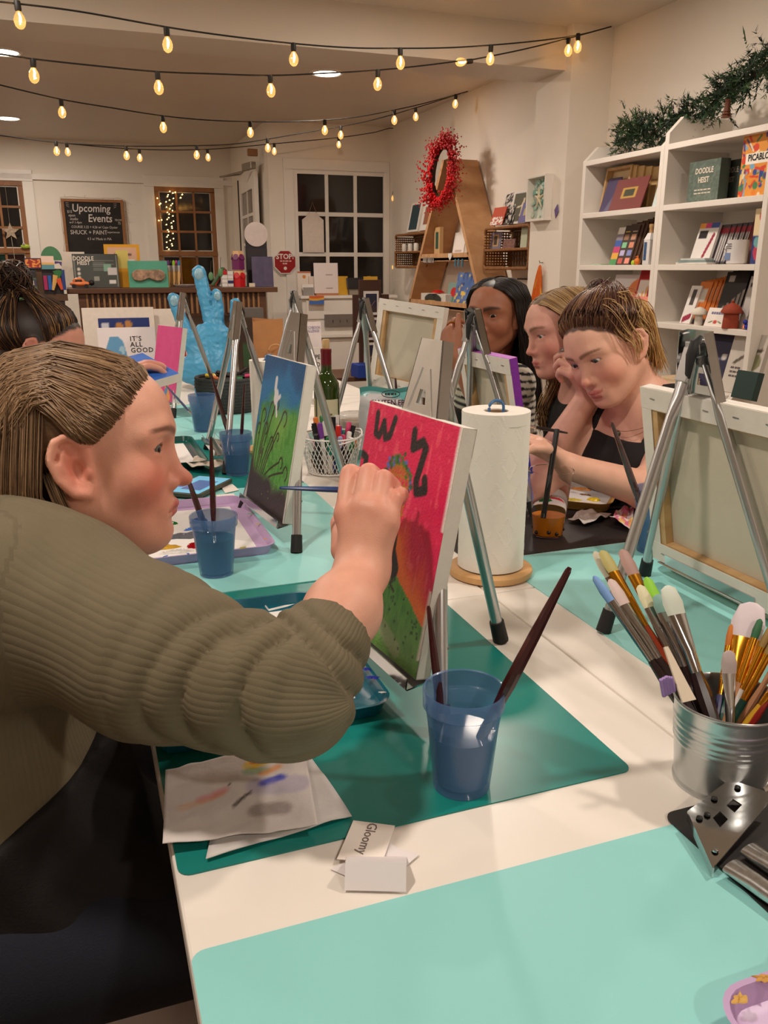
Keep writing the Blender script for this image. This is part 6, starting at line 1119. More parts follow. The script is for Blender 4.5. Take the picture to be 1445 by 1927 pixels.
# left unit, panels shelf
def open_frame(name, label, X, x0, x1, yb, yt, z, lean):
    a = at_x(x0, yb, X).y; b = at_x(x1, yb, X).y; w = abs(a - b); h = at_x((x0 + x1) / 2, yt, X).z - z; t = thing(name, label, 'frame', (X, (a + b) / 2, z + .001), 0, None, (0, lean, 0)); m = bars(w, h, .012, .04, (.02, 0, h / 2), 'x'); m.build('frame_bar', M_PINE, t); MB().box((.038, 0, h / 2), (.004, w - .01, h - .01)).build('backing', flat((216, 188, 146)), t)
open_frame('cradled_artboard', 'open backed wooden panel box facing out on the shelf', 2.56, 1126, 1172, 399, 313, SZ[1], .16)
for i in range(4): fx('cradled_artboard', 'cradled wooden panel standing edge-on in a row', 'wooden panel', 2.585 + .01 * i, 1175 + 14 * i, 1187 + 14 * i, 394, 312 + i, SZ[1], .20, (204, 168, 112), None, .08, 'wooden panels in a row', side=(204, 168, 112))
fx('matted_print', 'purple matted card tucked in the wooden panel', 'print', 2.545, 1126, 1150, 399, 335, SZ[1], .004, (84, 76, 110), None, .3); fx('matted_print', 'maroon matted print with gold landscape on a little stand', 'print', 2.53, 1144, 1203, 396, 335, SZ[1], .005, (110, 44, 40), lambda u, v: blend(blend(base(u, (116, 46, 42)), rect(u, v, .28, .38, .72, .70), (190, 150, 60)), rect(u, v, .33, .43, .67, .65), (50, 56, 34)), .32); fx('matted_print', 'pale blue framed print at the shelf end', 'print', 2.56, 1226, 1243, 390, 330, SZ[1], .008, (196, 208, 208), lambda u, v: blend(base(u, (200, 214, 214)), rect(u, v, .3, .3, .7, .7), (120, 120, 130)), .25)
# left unit, palettes shelf
def pal(cols): return lambda u, v: np.where(((np.abs((u * 2) % 1 - .5) < .34) & (np.abs((v * 5) % 1 - .5) < .32) & (v < .86))[..., None], np.array(cols, float)[((v * 5).astype(int) * 2 + (u * 2).astype(int)) % len(cols)], np.array((58, 40, 30.)))
fx('paint_palette', 'bright multicolour paint set card leaning at the end', 'palette', 2.55, 1146, 1166, 494, 428, SZ[2], .01, (200, 190, 190), lambda u, v: np.array([(70, 150, 90), (230, 170, 60), (200, 60, 110), (50, 90, 170), (140, 130, 140), (226, 220, 214)], float)[np.clip((v * 6).astype(int), 0, 5)], .26, 'palette packs')
for i in range(6): fx('paint_palette', 'brown paint palette in the leaning row behind the ten-pan one' if i else 'brown paint palette showing ten colour pans', 'palette', 2.548 + .007 * i, 1158 + 9 * i, 1184 + 7 * i, 494, 424 - 3 * i, SZ[2], .01, (70, 46, 30), pal([(200, 90, 80), (240, 150, 130), (190, 180, 220), (130, 140, 200), (130, 200, 150), (220, 140, 110), (150, 110, 80), (190, 140, 110), (220, 180, 70), (206, 190, 170)]) if i == 0 else (lambda u, v: blend(base(u, (74, 48, 32)), rect(u, v, .1, .84, .6, .94), (200, 190, 176))), .26, 'brown palettes leaning in a row', nx=40, ny=50)
t = thing('lantern_bottle', 'white house-shaped ceramic bottle with blue pattern', 'bottle', (2.525, at_x(1221, 495, 2.525).y, SZ[2])); MB().box((0, 0, .055), (.045, .045, .11)).build('bottle_body', mat('white_ceramic'), t, bevel=.003); MB().box((0, 0, .125), (.045, .045, .03), taper=.5).build('bottle_shoulder', mat('white_ceramic'), t); MB().lathe([(.011, .14), (.010, .16), (.013, .165), (.013, .178), (0, .18)], 14).build('cork', flat((190, 150, 100)), t, smooth=40); MB().box((-.0228, .006, .06), (.001, .02, .08)).build('blue_pattern', mat('blue_delft', (60, 90, 130), .3, var=.8, vscale=220), t)
t = thing('toy_watering_can', 'small orange and lime toy by the ceramic bottle', 'toy', (2.52, at_x(1196, 493, 2.52).y, SZ[2])); MB().sphere((0, -.01, .016), (.014, .016, .016), 12, 8).build('toy_body', flat((220, 120, 40)), t, smooth=True); MB().tube([(0, -.018, .026), (0, -.012, .040), (0, 0, .036)], .003, 6).build('toy_handle', flat((220, 120, 40)), t, smooth=True); MB().sphere((0, .018, .010), (.010, .012, .012), 10, 8).build('toy_leaf', flat((170, 206, 50)), t, smooth=True)
tag(MB().prism(rrect(.05, .09, .008), .005).build('soap_dish', flat((180, 200, 170)), None, (2.55, at_x(1128, 493, 2.55).y, SZ[2] + .001)), 'thin pale green dish lying on the palette shelf', 'dish')
# left unit, pencils shelf
fx('art_pad', 'white art pad with orange flower petals', 'art pad', 2.55, 1138, 1186, 590, 517, SZ[3], .012, (226, 220, 218), lambda u, v: blend(blend(base(u, (228, 222, 222)), disc(u, v, 1.0, .5, .42), (226, 130, 70)), disc(u, v, 1.05, .35, .3), (190, 50, 60)), .25, 'art pads'); 
for i in range(2): fx('pencil_pack', 'red pack of yellow pencils with window' if i == 0 else 'second red pencil pack behind the first', 'pencil pack', 2.55 + .01 * i, 1184 + 12 * i, 1208 + 12 * i, 590, 508 - 3 * i, SZ[3], .012, (170, 24, 34), lambda u, v: blend(blend(base(u, (178, 26, 38)), rect(u, v, .12, .25, .88, .78), (230, 222, 212)), (np.sin(u * 26) > 0) * (v < .35 + .4 * u) * rect(u, v, .12, .25, .88, .78), (226, 160, 40)), .22, 'pencil packs')
fx('art_pad', 'blue and yellow lemon patterned pad', 'art pad', 2.545, 1212, 1229, 590, 518, SZ[3], .012, (60, 100, 160), lambda u, v: blend(blend(base(u, (52, 92, 160)), disc(u, v, .3, .6, .2, 2) + disc(u, v, .7, .35, .2, 2), (236, 206, 60)), rect(u, v, 0, .75, 1, 1), (226, 222, 214)), .2, 'art pads'); fx('art_pad', 'pink and orange flower shaped card before the lemon pad', 'card', 2.52, 1183, 1218, 596, 558, SZ[3], .004, (226, 120, 150), lambda u, v: blend(base(u, (228, 124, 150)), vnoise(u, v, 5, 3), (236, 150, 110)), .2)
# ------------------------------------------------------------------ pine garlands and wreath
def garland(path, n, label, spread, seed):
    r = np.random.default_rng(seed); P = np.array([list(p) for p in catmull(path, 10)]); t = thing('pine_garland', label, 'garland', tuple(P[0]), 0, 'artificial pine garlands'); O = P[0]; vs = []; fs = []; cs = []
    for _ in range(n):
        b = P[r.integers(len(P))] + r.normal(size=3) * spread * .28; d = r.normal(size=3) * np.array((.7, 1, 1)) + np.array((-.5, 0, .1)); d /= np.linalg.norm(d); L_ = r.uniform(.05, .09); col = slin(((30, 56, 34), (44, 74, 44), (24, 44, 30), (58, 84, 50))[r.integers(4)])
        for k in range(18):
            q = b + d * L_ * k / 17; e = r.normal(size=3); e -= d * (e @ d) * .3; e /= np.linalg.norm(e); e = e * .024 + d * .010; w = np.cross(e, d); w = w / (np.linalg.norm(w) + 1e-9) * .0034; i = len(vs); vs += [q - w - O, q + w - O, q + e - O]; fs.append((i, i + 1, i + 2)); cs += [col] * 3
    m = MB(); m.add(vs, fs); stuff(m.build('needles', vmat('pine_needles', .6, var=0), t, cols=np.array(cs))); MB().tube([tuple(p - O) for p in P], .008, 6).build('stem', flat((60, 44, 30)), t); return t, O
ZT = 1.81; P_ = lambda x, y, X: at_x(x, y, X)
garland([Vector((2.68, 3.86, 1.87)), Vector((2.64, 3.70, 1.92)), Vector((2.62, 3.55, 1.87)), Vector((2.64, 3.42, 1.92)), Vector((2.66, 3.28, 1.90))], 230, 'green pine garland draped over the bookcase nearer the pillar', .10, 21)
t, O = garland([Vector((2.66, 3.24, 1.92)), Vector((2.64, 3.10, 1.97)), Vector((2.62, 2.95, 1.99)), Vector((2.62, 2.80, 2.05)), Vector((2.62, 2.62, 2.10))], 280, 'green pine garland with pine cone over the bookcase further from the pillar', .11, 22)
m = MB(); c = Vector(P_(1368, 205, 2.56)) - Vector(O)
for k in range(6): m.lathe([(0, 0), (.022 - .003 * k, -.002), (.012, .010)], 9, (c.x, c.y, c.z - .03 + .011 * k))
m.build('pine_cone', flat((96, 52, 30)), t)
# wreath on the A-frame
wc = at_x(832, 325, 2.54); t = thing('berry_wreath', 'red berry wreath hung on the point of the wooden A-frame', 'wreath', tuple(wc), R(-32)); t.rotation_euler = (R(8), 0, R(28)); r = np.random.default_rng(8); vs = MB(); rw = .135
MB().tube([(0, rw * .62 * math.cos(a), rw * 1.3 * math.sin(a)) for a in np.linspace(0, 2 * math.pi, 33)], .020, 7, cap=False).build('twig_ring', flat((52, 30, 22), .8), t, smooth=True)
for k in range(250):
    a = r.uniform(0, 2 * math.pi); b = np.array((r.normal() * .016 - .01, rw * .62 * math.cos(a), rw * 1.3 * math.sin(a))); d = np.array((-.2 + .25 * r.normal(), math.cos(a) * .7 - .5 * math.sin(a), math.sin(a) * .8 + .6 * math.cos(a))) + r.normal(size=3) * .2; d /= np.linalg.norm(d); L_ = r.uniform(.06, .13)
    for j in range(7): q = b + d * L_ * j / 6 + r.normal(size=3) * .006; vs.sphere(tuple(q), (.0105 - .0009 * j), 5, 3)
stuff(vs.build('berries', mat('red_berries', (196, 18, 26), .4, var=.25, vscale=30), t, smooth=True))
# ------------------------------------------------------------------ A-frame shelf
M_PLY = wood('aframe_plywood', (206, 160, 116), (184, 136, 92), (6, 20, 2.2), .55); t = thing('a_frame_shelf', 'tall wooden A-frame display shelf against the wall', 'display shelf', (2.60, 5.87, 0)); AZ = 2.02; SL_ = .655
def leg_plank(s): y0 = s * SL_ * AZ; e = .028; return MB().add([(0, y0, 0), (.235, y0, 0), (.235, s * .05, AZ), (0, s * .05, AZ), (0, y0 - s * e * 1.5, 0), (.235, y0 - s * e * 1.5, 0), (.235, s * .05 - s * e * 1.5, AZ), (0, s * .05 - s * e * 1.5, AZ)], [(0, 1, 2, 3), (7, 6, 5, 4), (0, 4, 5, 1), (1, 5, 6, 2), (2, 6, 7, 3), (3, 7, 4, 0)])
for s in (-1, 1): leg_plank(s).build('side_plank', M_PLY, t)
for z in (1.335, .99, .60):
    hw = SL_ * (AZ - z) - .02; MB().box((.115, 0, z), (.23, 2 * hw, .024)).build('shelf', M_PLY, t); MB().box((.006, 0, z + .018), (.012, 2 * hw, .05)).build('shelf_lip', M_PLY, t)
def AX(x, y, X=2.60): return at_x(x, y, X)
for i, x in enumerate((857, 863, 870)): p = AX(x, 487, 2.588); tag(MB().tube([p, p + Vector((0, 0, -.055))], .006, 6).build('key_fob', flat((70, 130, 160))), 'blue enamel key fob hanging under the A-frame shelf', 'key fob', 'blue key fobs')
for i in range(7): p = AX(797 + 3 * i, 484, 2.588); tag(MB().tube([p, p + Vector((0, .004 * (i % 3 - 1), -.04))], [.003, .008], 6).build('key_ring', mat('silver_charm', (170, 165, 160), .3, .8)), 'silver charm key ring in the bunch on the A-frame lip', 'key ring', 'silver key rings')
p = AX(847, 482, 2.59); tag(MB().prism([(-.03, .02), (.03, .02), (.03, -.005), (0, -.03), (-.03, -.005)], .003, 0, basis(p, (0, -1, 0), (0, 0, 1), (-1, 0, 0))).build('price_tag', flat((226, 220, 212))), 'white shield-shaped tag on the A-frame shelf lip', 'tag')
t = fx('prayer_card', 'tall narrow box with green window on the A-frame shelf', 'box', 2.66, 817, 827, 473, 428, 1.348, .03, (200, 160, 110), lambda u, v: blend(base(u, (204, 166, 116)), rect(u, v, .25, .3, .75, .85), (40, 80, 66))); fx('greeting_card', 'white greeting card on the A-frame shelf', 'card', 2.64, 850, 871, 473, 437, 1.348, .004, (226, 216, 206), lambda u, v: blend(base(u, (228, 218, 208)), rect(u, v, .2, .2, .8, .3), (190, 170, 160)), .15)
fx('art_print', 'blue sunflower and stars art print on the lower A-frame shelf', 'print', 2.62, 852, 893, 588, 513, 1.003, .01, (70, 96, 150), lambda u, v: blend(blend(blend(base(u, (70, 98, 156)), vnoise(u, v, 7, 2) * .6, (120, 150, 196)), (vnoise(u, v, 11, 8) > .74) * 1.0, (226, 190, 80)), (vnoise(u, v, 9, 5) > .8) * .8, (40, 60, 120)), .16); fx('art_print', 'green print with red poppy on the lower A-frame shelf', 'print', 2.64, 838, 857, 588, 532, 1.003, .008, (110, 140, 130), lambda u, v: blend(blend(base(u, (120, 150, 140)), disc(u, v, .6, .6, .3, 1.5), (190, 40, 36)), rect(u, v, .55, 0, .62, .4), (70, 100, 60)), .16)
fx('toy_box', 'white box with dark toy and yellow print under a red lid', 'box', 2.605, 792, 838, 575, 553, 1.003, .06, (226, 220, 212), lambda u, v: blend(blend(base(u, (214, 208, 196)), disc(u, v, .5, .45, .35, .6), (50, 50, 44)), rect(u, v, .3, .1, .6, .4), (190, 170, 60))); p = AX(824, 549, 2.63); tag(MB().lathe([(0, .02), (.03, .018), (.05, .006), (.052, 0), (0, 0)], 18).build('red_toy', flat((190, 24, 22), .3), None, (p.x, p.y, p.z - .008), smooth=True), 'red plastic dome toy on top of the white toy box', 'toy')
# ------------------------------------------------------------------ wicker shelves
M_WICK = mat('wicker', (140, 92, 50), .7, var=.25, vscale=60, bump=.4, bscale=160)
def wicker(x0, x1, yt, yb, X, label):
    a = at_x(x0, yt, X); b = at_x(x1, yt, X); z1 = (a.z + b.z) / 2; z0 = at_x(x0, yb, X).z; w = abs(a.y - b.y); h = z1 - z0; D_ = XR - X - .003; t = thing('wicker_shelf', label, 'wicker shelf', (X, (a.y + b.y) / 2, z0), 0, 'wicker wall shelves')
    for x in (.008, D_ - .008): MB().tube([(x, p[0], p[1] + h / 2) for p in rrect(w - .02, h - .02, .03)] + [(x, w / 2 - .01, h / 2)], .010, 7).build('rim', M_WICK, t, smooth=True)
    MB().box((D_ / 2, 0, h * .46), (D_, w - .02, .016)).build('shelf_board', M_WICK, t, bevel=.004)
    for s, nm in ((1, 'top'), (-1, 'floor')): MB().box((D_ / 2, 0, h / 2 + s * (h / 2 - .012)), (D_, w - .06, .010)).build('woven_' + nm, M_WICK, t)
    for s in (-1, 1):
        m = MB(); n = 13
        for i in range(n): z = .03 + (h - .06) * i / (n - 1); m.box((D_ / 2, s * (w / 2 - .010 + .002 * (i % 2)), z), (D_ - .01, .005, (h - .06) / n * .55))
        for i in range(9): m.box((.02 + (D_ - .04) * i / 8, s * (w / 2 - .009), h / 2), (.006, .007, h - .05))
        stuff(m.build('woven_side', M_WICK, t))
    m = MB()
    for i in range(16): m.box((D_ - .006, -w / 2 + .03 + (w - .06) * i / 15, h / 2), (.004, (w - .06) / 15 * .35, h - .05))
    for i in range(8): m.box((D_ - .009, 0, .03 + (h - .06) * i / 7), (.004, w - .05, .006))
    stuff(m.build('woven_back', M_WICK, t)); return (X, (a.y + b.y) / 2, z0, z1, z0 + h * .46 + .008)
A_ = wicker(910, 997, 424, 508, 2.64, 'brown wicker wall shelf beside the pillar'); B_ = wicker(742, 803, 438, 505, 2.66, 'brown wicker wall shelf beside the entrance')
fx('framed_print', 'white shadow frame with starfish on dark sand, on the wicker shelf', 'frame', 2.70, 955, 996, 421, 358, A_[3] + .008, .03, (226, 220, 212), lambda u, v: blend(blend(base(u, (228, 222, 214)), rect(u, v, .08, .07, .92, .93), (86, 84, 66)), np.maximum(stroke(u, v, [(.5, .25), (.55, .75)], .04, 1.4), stroke(u, v, [(.3, .5), (.75, .6)], .035, 1.4)), (224, 210, 180)), .2)
fx('booklet', 'orange and white booklet leaning at the end of the wicker shelf', 'booklet', 2.66, 921, 944, 422, 390, A_[3] + .008, .006, (190, 80, 50), lambda u, v: blend(base(u, (190, 76, 48)), (v < .45) * (vnoise(u, v, 16, 3) > .45), (232, 224, 214)), .3)
for i in range(3): fx('booklet', 'black and white patterned booklet fanned on the wicker shelf', 'booklet', 2.68 + .01 * i, 934 + 5 * i, 958 + 5 * i, 421, 364 - 2 * i, A_[3] + .008, .005, (90, 84, 80), lambda u, v: blend(base(u, (206, 198, 188)), (vnoise(u, v, 18, 6) > .5) * 1.0, (40, 36, 36)), .35, 'patterned booklets')
fx('matted_print', 'violet matted print at the right end of the wicker shelf top', 'print', 2.66, 974, 998, 418, 380, A_[3] + .008, .004, (100, 96, 150), lambda u, v: blend(base(u, (100, 96, 150)), rect(u, v, .25, .35, .6, .7), (180, 170, 120)), .3)
fx('matted_print', 'grey matted print with gold window inside the wicker shelf', 'print', 2.69, 920, 941, 467, 437, A_[4], .004, (120, 112, 128), lambda u, v: blend(blend(base(u, (122, 114, 130)), rect(u, v, .3, .15, .75, .85), (190, 150, 90)), rect(u, v, .38, .25, .67, .75), (70, 56, 50)), .1); fx('booklet', 'small reddish brown booklet inside the wicker shelf', 'booklet', 2.68, 945, 967, 467, 450, A_[4], .006, (120, 80, 76), lambda u, v: blend(base(u, (110, 76, 72)), (vnoise(u, v, 14, 2) > .5) * .6, (160, 110, 90)), .15); fx('booklet', 'pale green booklet standing at the end inside the wicker shelf', 'booklet', 2.68, 978, 990, 467, 428, A_[4], .02, (190, 196, 170), None, .05)
for i, x in enumerate((757, 768, 779)): p = at_x(x, 470, 2.70); tag(MB().lathe([(0, 0), (.021, 0), (.022, .003), (.022, .055), (.020, .058), (.020, .064), (0, .064)], 18).build('candle_jar', flat((226, 218, 204), .35), None, (2.72, p.y, B_[4]), smooth=40), 'small white candle jar in a row on the wicker shelf by the entrance', 'candle', 'white candle jars')
fx('framed_print', 'white framed dark teal print on the wicker shelf by the entrance', 'frame', 2.70, 765, 785, 432, 381, B_[3] + .008, .02, (226, 220, 210), lambda u, v: blend(base(u, (226, 220, 210)), rect(u, v, .12, .08, .88, .92), (36, 62, 70)), .2); fx('framed_print', 'white framed brown print leaning beside the A-frame', 'frame', 2.68, 789, 812, 430, 380, B_[3] + .008, .02, (226, 220, 210), lambda u, v: blend(base(u, (226, 220, 210)), rect(u, v, .2, .2, .8, .85), (150, 96, 70)), .2)
# ------------------------------------------------------------------ pillar: shadow box, cloth, bag
a = at_x(1002, 418, 2.6); b = at_x(1037, 416, 2.6); z0, z1 = a.z, at_x(1020, 331, 2.6).z; w = a.y - b.y; h = z1 - z0; t = thing('shadow_box', 'white shadow box of sea glass with starfish on the pillar', 'frame', (2.6, (a.y + b.y) / 2, z0)); m = bars(w, h, .012, .05, (-.025, 0, h / 2), 'x')
m.build('frame_bar', M_TRIM, t, bevel=.001); picture('backing', w - .02, h - .02, lambda u, v: blend(base(u, (214, 214, 200)), vnoise(u, v, 6, 2), (180, 200, 190)), t, (-.008, 0, h / 2), ROTX); rr = random.Random(3)
for i in range(34): MB().box((-.014 - .004 * rr.random(), rr.uniform(-.4, .4) * w, h / 2 + rr.uniform(-.42, .42) * h), (.006, rr.uniform(.012, .028), rr.uniform(.012, .03)), (rr.uniform(0, 3), .2, 0)).build('sea_glass', flat(((130, 180, 165), (160, 200, 185), (90, 150, 140), (206, 216, 196))[i % 4], .2), t)
for k in range(5): an = 2 * math.pi * k / 5 + .3; MB().tube([(-.026, 0, h * .5), (-.024, .05 * math.cos(an), h * .5 + .06 * math.sin(an))], [.010, .003], 6).build('starfish_arm', flat((222, 208, 176), .8), t, smooth=True)
p = at_x(1048, 395, 2.6); tag(MB().prism([(-.02, .0), (.01, .03), (.02, -.01), (-.005, -.045)], .003, 0, basis(Vector((2.594, p.y - .006, p.z)), (0, -1, 0), (0, 0, 1), (-1, 0, 0))).build('gift_tag', flat((110, 90, 140))), 'purple and yellow paper tag hanging beside the shadow box', 'tag')
p = at_x(1019, 498, 2.59); t = thing('orange_apron', 'orange cloth apron hanging from a hook on the pillar', 'apron', (2.59, p.y, p.z)); m = MB(); prev = None; vs = []; n = 18; K_ = 16
for k in range(K_ + 1):
    f = k / K_; wdt = .015 + .085 * f ** .8; z = -f * .48
    for i in range(n + 1): q = i / n * 2 - 1; vs.append((-.012 - .018 * (1 + math.sin(q * 8 + f * 3)) * f, q * wdt + .03 * f, z - .01 * abs(q) * (1 - f)))
m.add(vs, [(k * (n + 1) + i, k * (n + 1) + i + 1, (k + 1) * (n + 1) + i + 1, (k + 1) * (n + 1) + i) for k in range(K_) for i in range(n)]); o = m.build('cloth', cloth_mat('orange_cloth', (206, 96, 22)), t, smooth=True); o.modifiers.new('solid', 'SOLIDIFY').thickness = .003; MB().tube([(.008, 0, .012), (-.012, 0, .010), (-.016, 0, .022)], .003, 6).build('hook', M_STEEL, t)
t = fx('tote_bag', 'yellow tote bag with sunflower print hanging below the orange cloth', 'bag', 2.56, 972, 1028, 705, 582, at_x(1000, 705, 2.56).z, .03, (226, 176, 60), lambda u, v: blend(blend(blend(base(u, (232, 190, 80)), (vnoise(u, v, 6, 4) > .55) * .9, (206, 130, 40)), (vnoise(u, v, 9, 5) > .72) * .9, (120, 100, 50)), (vnoise(u, v, 5, 9) > .72) * .8, (240, 214, 120)), group=None)
MB().tube(catmull([(.015, .06, t['h']), (.018, .03, t['h'] + .14), (.03, 0, t['h'] + .20), (.018, -.03, t['h'] + .14), (.015, -.06, t['h'])], 5), .006, 6).build('strap', flat((206, 150, 50)), t)
fx('framed_print', 'black framed cactus print on the wall beside the pillar', 'frame', 2.832, 970, 994, 588, 524, at_x(982, 588, 2.832).z, .015, (30, 28, 28), lambda u, v: blend(blend(base(u, (34, 30, 30)), rect(u, v, .06, .04, .94, .96), (226, 218, 206)), stroke(u, v, [(.5, .15), (.5, .7)], .05, 1.8) + stroke(u, v, [(.3, .25), (.3, .55)], .04, 1.8) + stroke(u, v, [(.7, .25), (.7, .6)], .04, 1.8), (70, 90, 60)))
# ------------------------------------------------------------------ back wall: chalkboard, ornaments
YC = YB - .03; a = at_y(114, 374, YC); b = at_y(231, 376, YC); z1 = (a.z + b.z) / 2; z0 = z1 - .62; w = b.x - a.x; h = z1 - z0; t = thing('chalkboard', 'oak framed chalkboard lettered Upcoming Events', 'chalkboard', ((a.x + b.x) / 2, YC, z0)); m = bars(w, h, .028, .025, (0, 0, h / 2))
m.build('frame_bar', M_OAK, t, bevel=.002); MB().box((0, .004, h / 2), (w - .03, .008, h - .03)).build('slate', mat('chalk_slate', (40, 36, 34), .85, var=.25, vscale=9), t)
CH = flat((206, 196, 186), .9)
for (s, u, v, z, sh, bo) in (('Upcoming', .47, .855, .105, .1, .012), ('Events', .60, .70, .105, .1, .012), ('$15', .12, .80, .036, .1, 0), ('open', .15, .745, .038, .1, 0), ('studio', .18, .69, .036, .1, 0), ('w-F 1-4pm', .20, .635, .032, .1, 0), ('FROM', .90, .68, .030, 0, 0), ('75', .91, .63, .034, 0, 0), ('COURSE 3.22 + 4.26 w/ Cape Oyster', .5, .565, .034, .1, 0), ('SHUCK + PAINT', .40, .48, .058, 0, .006), ('experiences', .80, .49, .030, .1, 0), ('4.3 w/ Made in MA', .56, .38, .036, .1, 0)): text('chalk_lettering', s, z, CH, t, ((u - .5) * w, -.0015, v * h), ROTY, shear=sh, bold=bo, sx=.86, depth=.0003)
for i in range(6): an = R(150 + 12 * i) if i < 3 else R(30 - 12 * (i - 3)); x0, zz = ((.12 if i < 3 else .84) - .5) * w, .87 * h; MB().tube([(x0, -.002, zz + .02 * (i % 3)), (x0 + .03 * math.cos(an), -.002, zz + .02 * (i % 3) + .03 * math.sin(an))], .0015, 4).build('chalk_ray', CH, t)
m = MB(); W_ = []; rr = random.Random(2)
for i in range(40): q = i / 39 * 3; W_.append((-w / 2 - .012 + rr.uniform(-.006, .006), -.01, h * q) if q < 1 else ((-w / 2 + w * (q - 1)), -.01, h + .012 + rr.uniform(-.004, .006)) if q < 2 else (w / 2 + .012 + rr.uniform(-.006, .006), -.01, h * (3 - q)))
for q in W_[::2]: m.tube([q, (q[0] + rr.uniform(-.03, .03), q[1] - .01, q[2] + rr.uniform(-.03, .03))], .002, 4)
m.tube(W_, .0022, 4); m.build('unlit_fairy_wire', flat((190, 166, 140)), t)
p = at_y(20, 436, YB - .08); t = thing('star_ornament', 'pale woven star ornament hanging in the oak window', 'ornament', tuple(p)); st = [(.085 * (1 if k % 2 == 0 else .42) * math.sin(math.pi * k / 5), .085 * (1 if k % 2 == 0 else .42) * math.cos(math.pi * k / 5)) for k in range(10)]
MB().prism(st, .012, -.006, basis((0, 0, 0), (1, 0, 0), (0, 0, 1), (0, -1, 0))).build('star', mat('star_weave', (170, 150, 128), .7, var=.4, vscale=70), t); MB().tube([(0, 0, .08), (0, 0, .45)], .0015, 4).build('cord', flat((150, 140, 124)), t); MB().tube([(0, 0, -.05), (.01, 0, -.35)], .002, 4).build('bead_tail', flat((200, 190, 170)), t)
p = at_y(48, 468, YB - .05); t = thing('frog_toy', 'lime green toy frog on the window rail', 'toy', tuple(p)); MB().sphere((0, 0, .022), (.045, .02, .022), 14, 8).build('frog_body', flat((170, 196, 60)), t, smooth=True); MB().sphere((-.01, -.016, .042), .014, 10, 8).build('frog_eye', flat((236, 232, 220)), t, smooth=True); MB().sphere((-.01, -.028, .044), .006, 8, 6).build('frog_pupil', flat((20, 20, 20)), t)
# STOP sign on the entrance wall
p = at_y(536, 493, YD - .034); t = thing('stop_sign', 'small red octagonal sign lettered STOP!', 'sign', tuple(p)); Ro = lambda r: [(r * math.cos(R(22.5 + 45 * k)), r * math.sin(R(22.5 + 45 * k))) for k in range(8)]; Bm = basis((0, 0, 0), (1, 0, 0), (0, 0, 1), (0, -1, 0))
MB().prism(Ro(.112), .006, 0, Bm).build('white_border', flat((232, 224, 216)), t); MB().prism(Ro(.102), .003, .006, Bm).build('red_face', flat((158, 16, 22), .4), t); WT = flat((236, 228, 220))
text('lettering', 'STOP!', .062, WT, t, (0, -.0095, .045), ROTY, bold=.03, depth=.0004); dashes(t, (.008, -.0095, .008), .11, .010, (226, 200, 190), ROTY, 4); dashes(t, (0, -.0095, -.014), .045, .012, (226, 200, 190), ROTY, 2)
MB().lathe([(0, 0), (.015, 0), (.015, .001), (0, .001)], 14, (0, -.009, -.055), (0, -1, 0)).build('white_dot', WT, t)
p = at_y(589, 438, YD - .03); t = thing('door_tag_sign', 'blank white arched sign hanging on the glazed entrance', 'sign', tuple(p)); MB().prism([(-.10, -.17), (.10, -.17), (.10, .11), (.06, .14), (.05, .17), (-.05, .17), (-.06, .14), (-.10, .11)], .006, 0, Bm).build('board', flat((222, 208, 196)), t); MB().tube([(-.06, -.004, .10), (0, -.004, .26), (.06, -.004, .10)], .0025, 4).build('cord', flat((150, 110, 90)), t)
# ------------------------------------------------------------------ slatted counter
YK = 6.95; ZK = 1.125; a = at_y(125, 541, YK).x; b = at_y(521, 541, YK).x; s0 = at_y(148, 560, YK).x; s1 = at_y(500, 560, YK).x; t = thing('slatted_counter', 'brown counter with vertical wooden slats and long top', 'counter', ((a + b) / 2, YK, 0)); cx = (a + b) / 2
M_WAL = wood('walnut_counter', (104, 68, 44), (76, 48, 32), (3, 30, 30)); M_SL = wood('slat_wood', (160, 118, 80), (136, 96, 62), (20, 20, 3))
MB().bb((a - cx, -.03, ZK - .04), (b - cx, .48, ZK)).build('countertop', M_WAL, t, bevel=.004); MB().bb((s0 - cx, .02, ZK - .22), (s1 - cx, .04, ZK - .04)).build('apron_board', M_WAL, t)
for s in (s0 - cx, s1 - cx - .05): MB().bb((s, .0, 0), (s + .05, .45, ZK - .04)).build('leg', M_WAL, t)
MB().bb((s0 - cx + .05, .36, .1), (s1 - cx - .05, .38, ZK - .04)).build('back_board', flat((222, 214, 204)), t); ns = 33; so = MB().bb((-.008, 0, ZK - .20), (.008, .02, ZK - .042)).build('slat', M_SL, t); 
for i in range(ns):
    o = so if i == 0 else so.copy()
    if i: COL.objects.link(o); o.parent = t
    o.location = (s0 - cx + .06 + (s1 - s0 - .12) * i / (ns - 1), 0, 0)
ZC = ZK; Y1, Y2 = 7.02, 7.16
fy('blank_panel', 'blank cream canvas panel standing behind the grey game box', 'panel', 7.25, 120, 165, 541, 474, ZC, .012, (226, 212, 196), None, .1)
def P_back(u, v):
    i = base(u, (74, 78, 74))
    for k in range(9): i = blend(i, rect(u, v, .45, .80 - k * .035, .9 - .1 * (k % 3), .815 - k * .035), (120, 122, 116))
    for (x, y) in ((.12, .55), (.12, .42), (.12, .30)): i = blend(i, disc(u, v, x, y, .035, .75), (214, 206, 196))
    i = blend(i, rect(u, v, .68, .5, .84, .7), (130, 170, 150)); i = blend(i, rect(u, v, .76, .38, .95, .60), (206, 200, 196)); i = blend(i, rect(u, v, .78, .12, .92, .22), (226, 220, 214)); i = blend(i, rect(u, v, .45, .2, .56, .33), (150, 152, 146)); return blend(i, (np.maximum(np.abs(u - .5), np.abs(v - .5)) > .46) * (np.maximum(np.abs(u - .5), np.abs(v - .5)) < .475), (150, 150, 142))
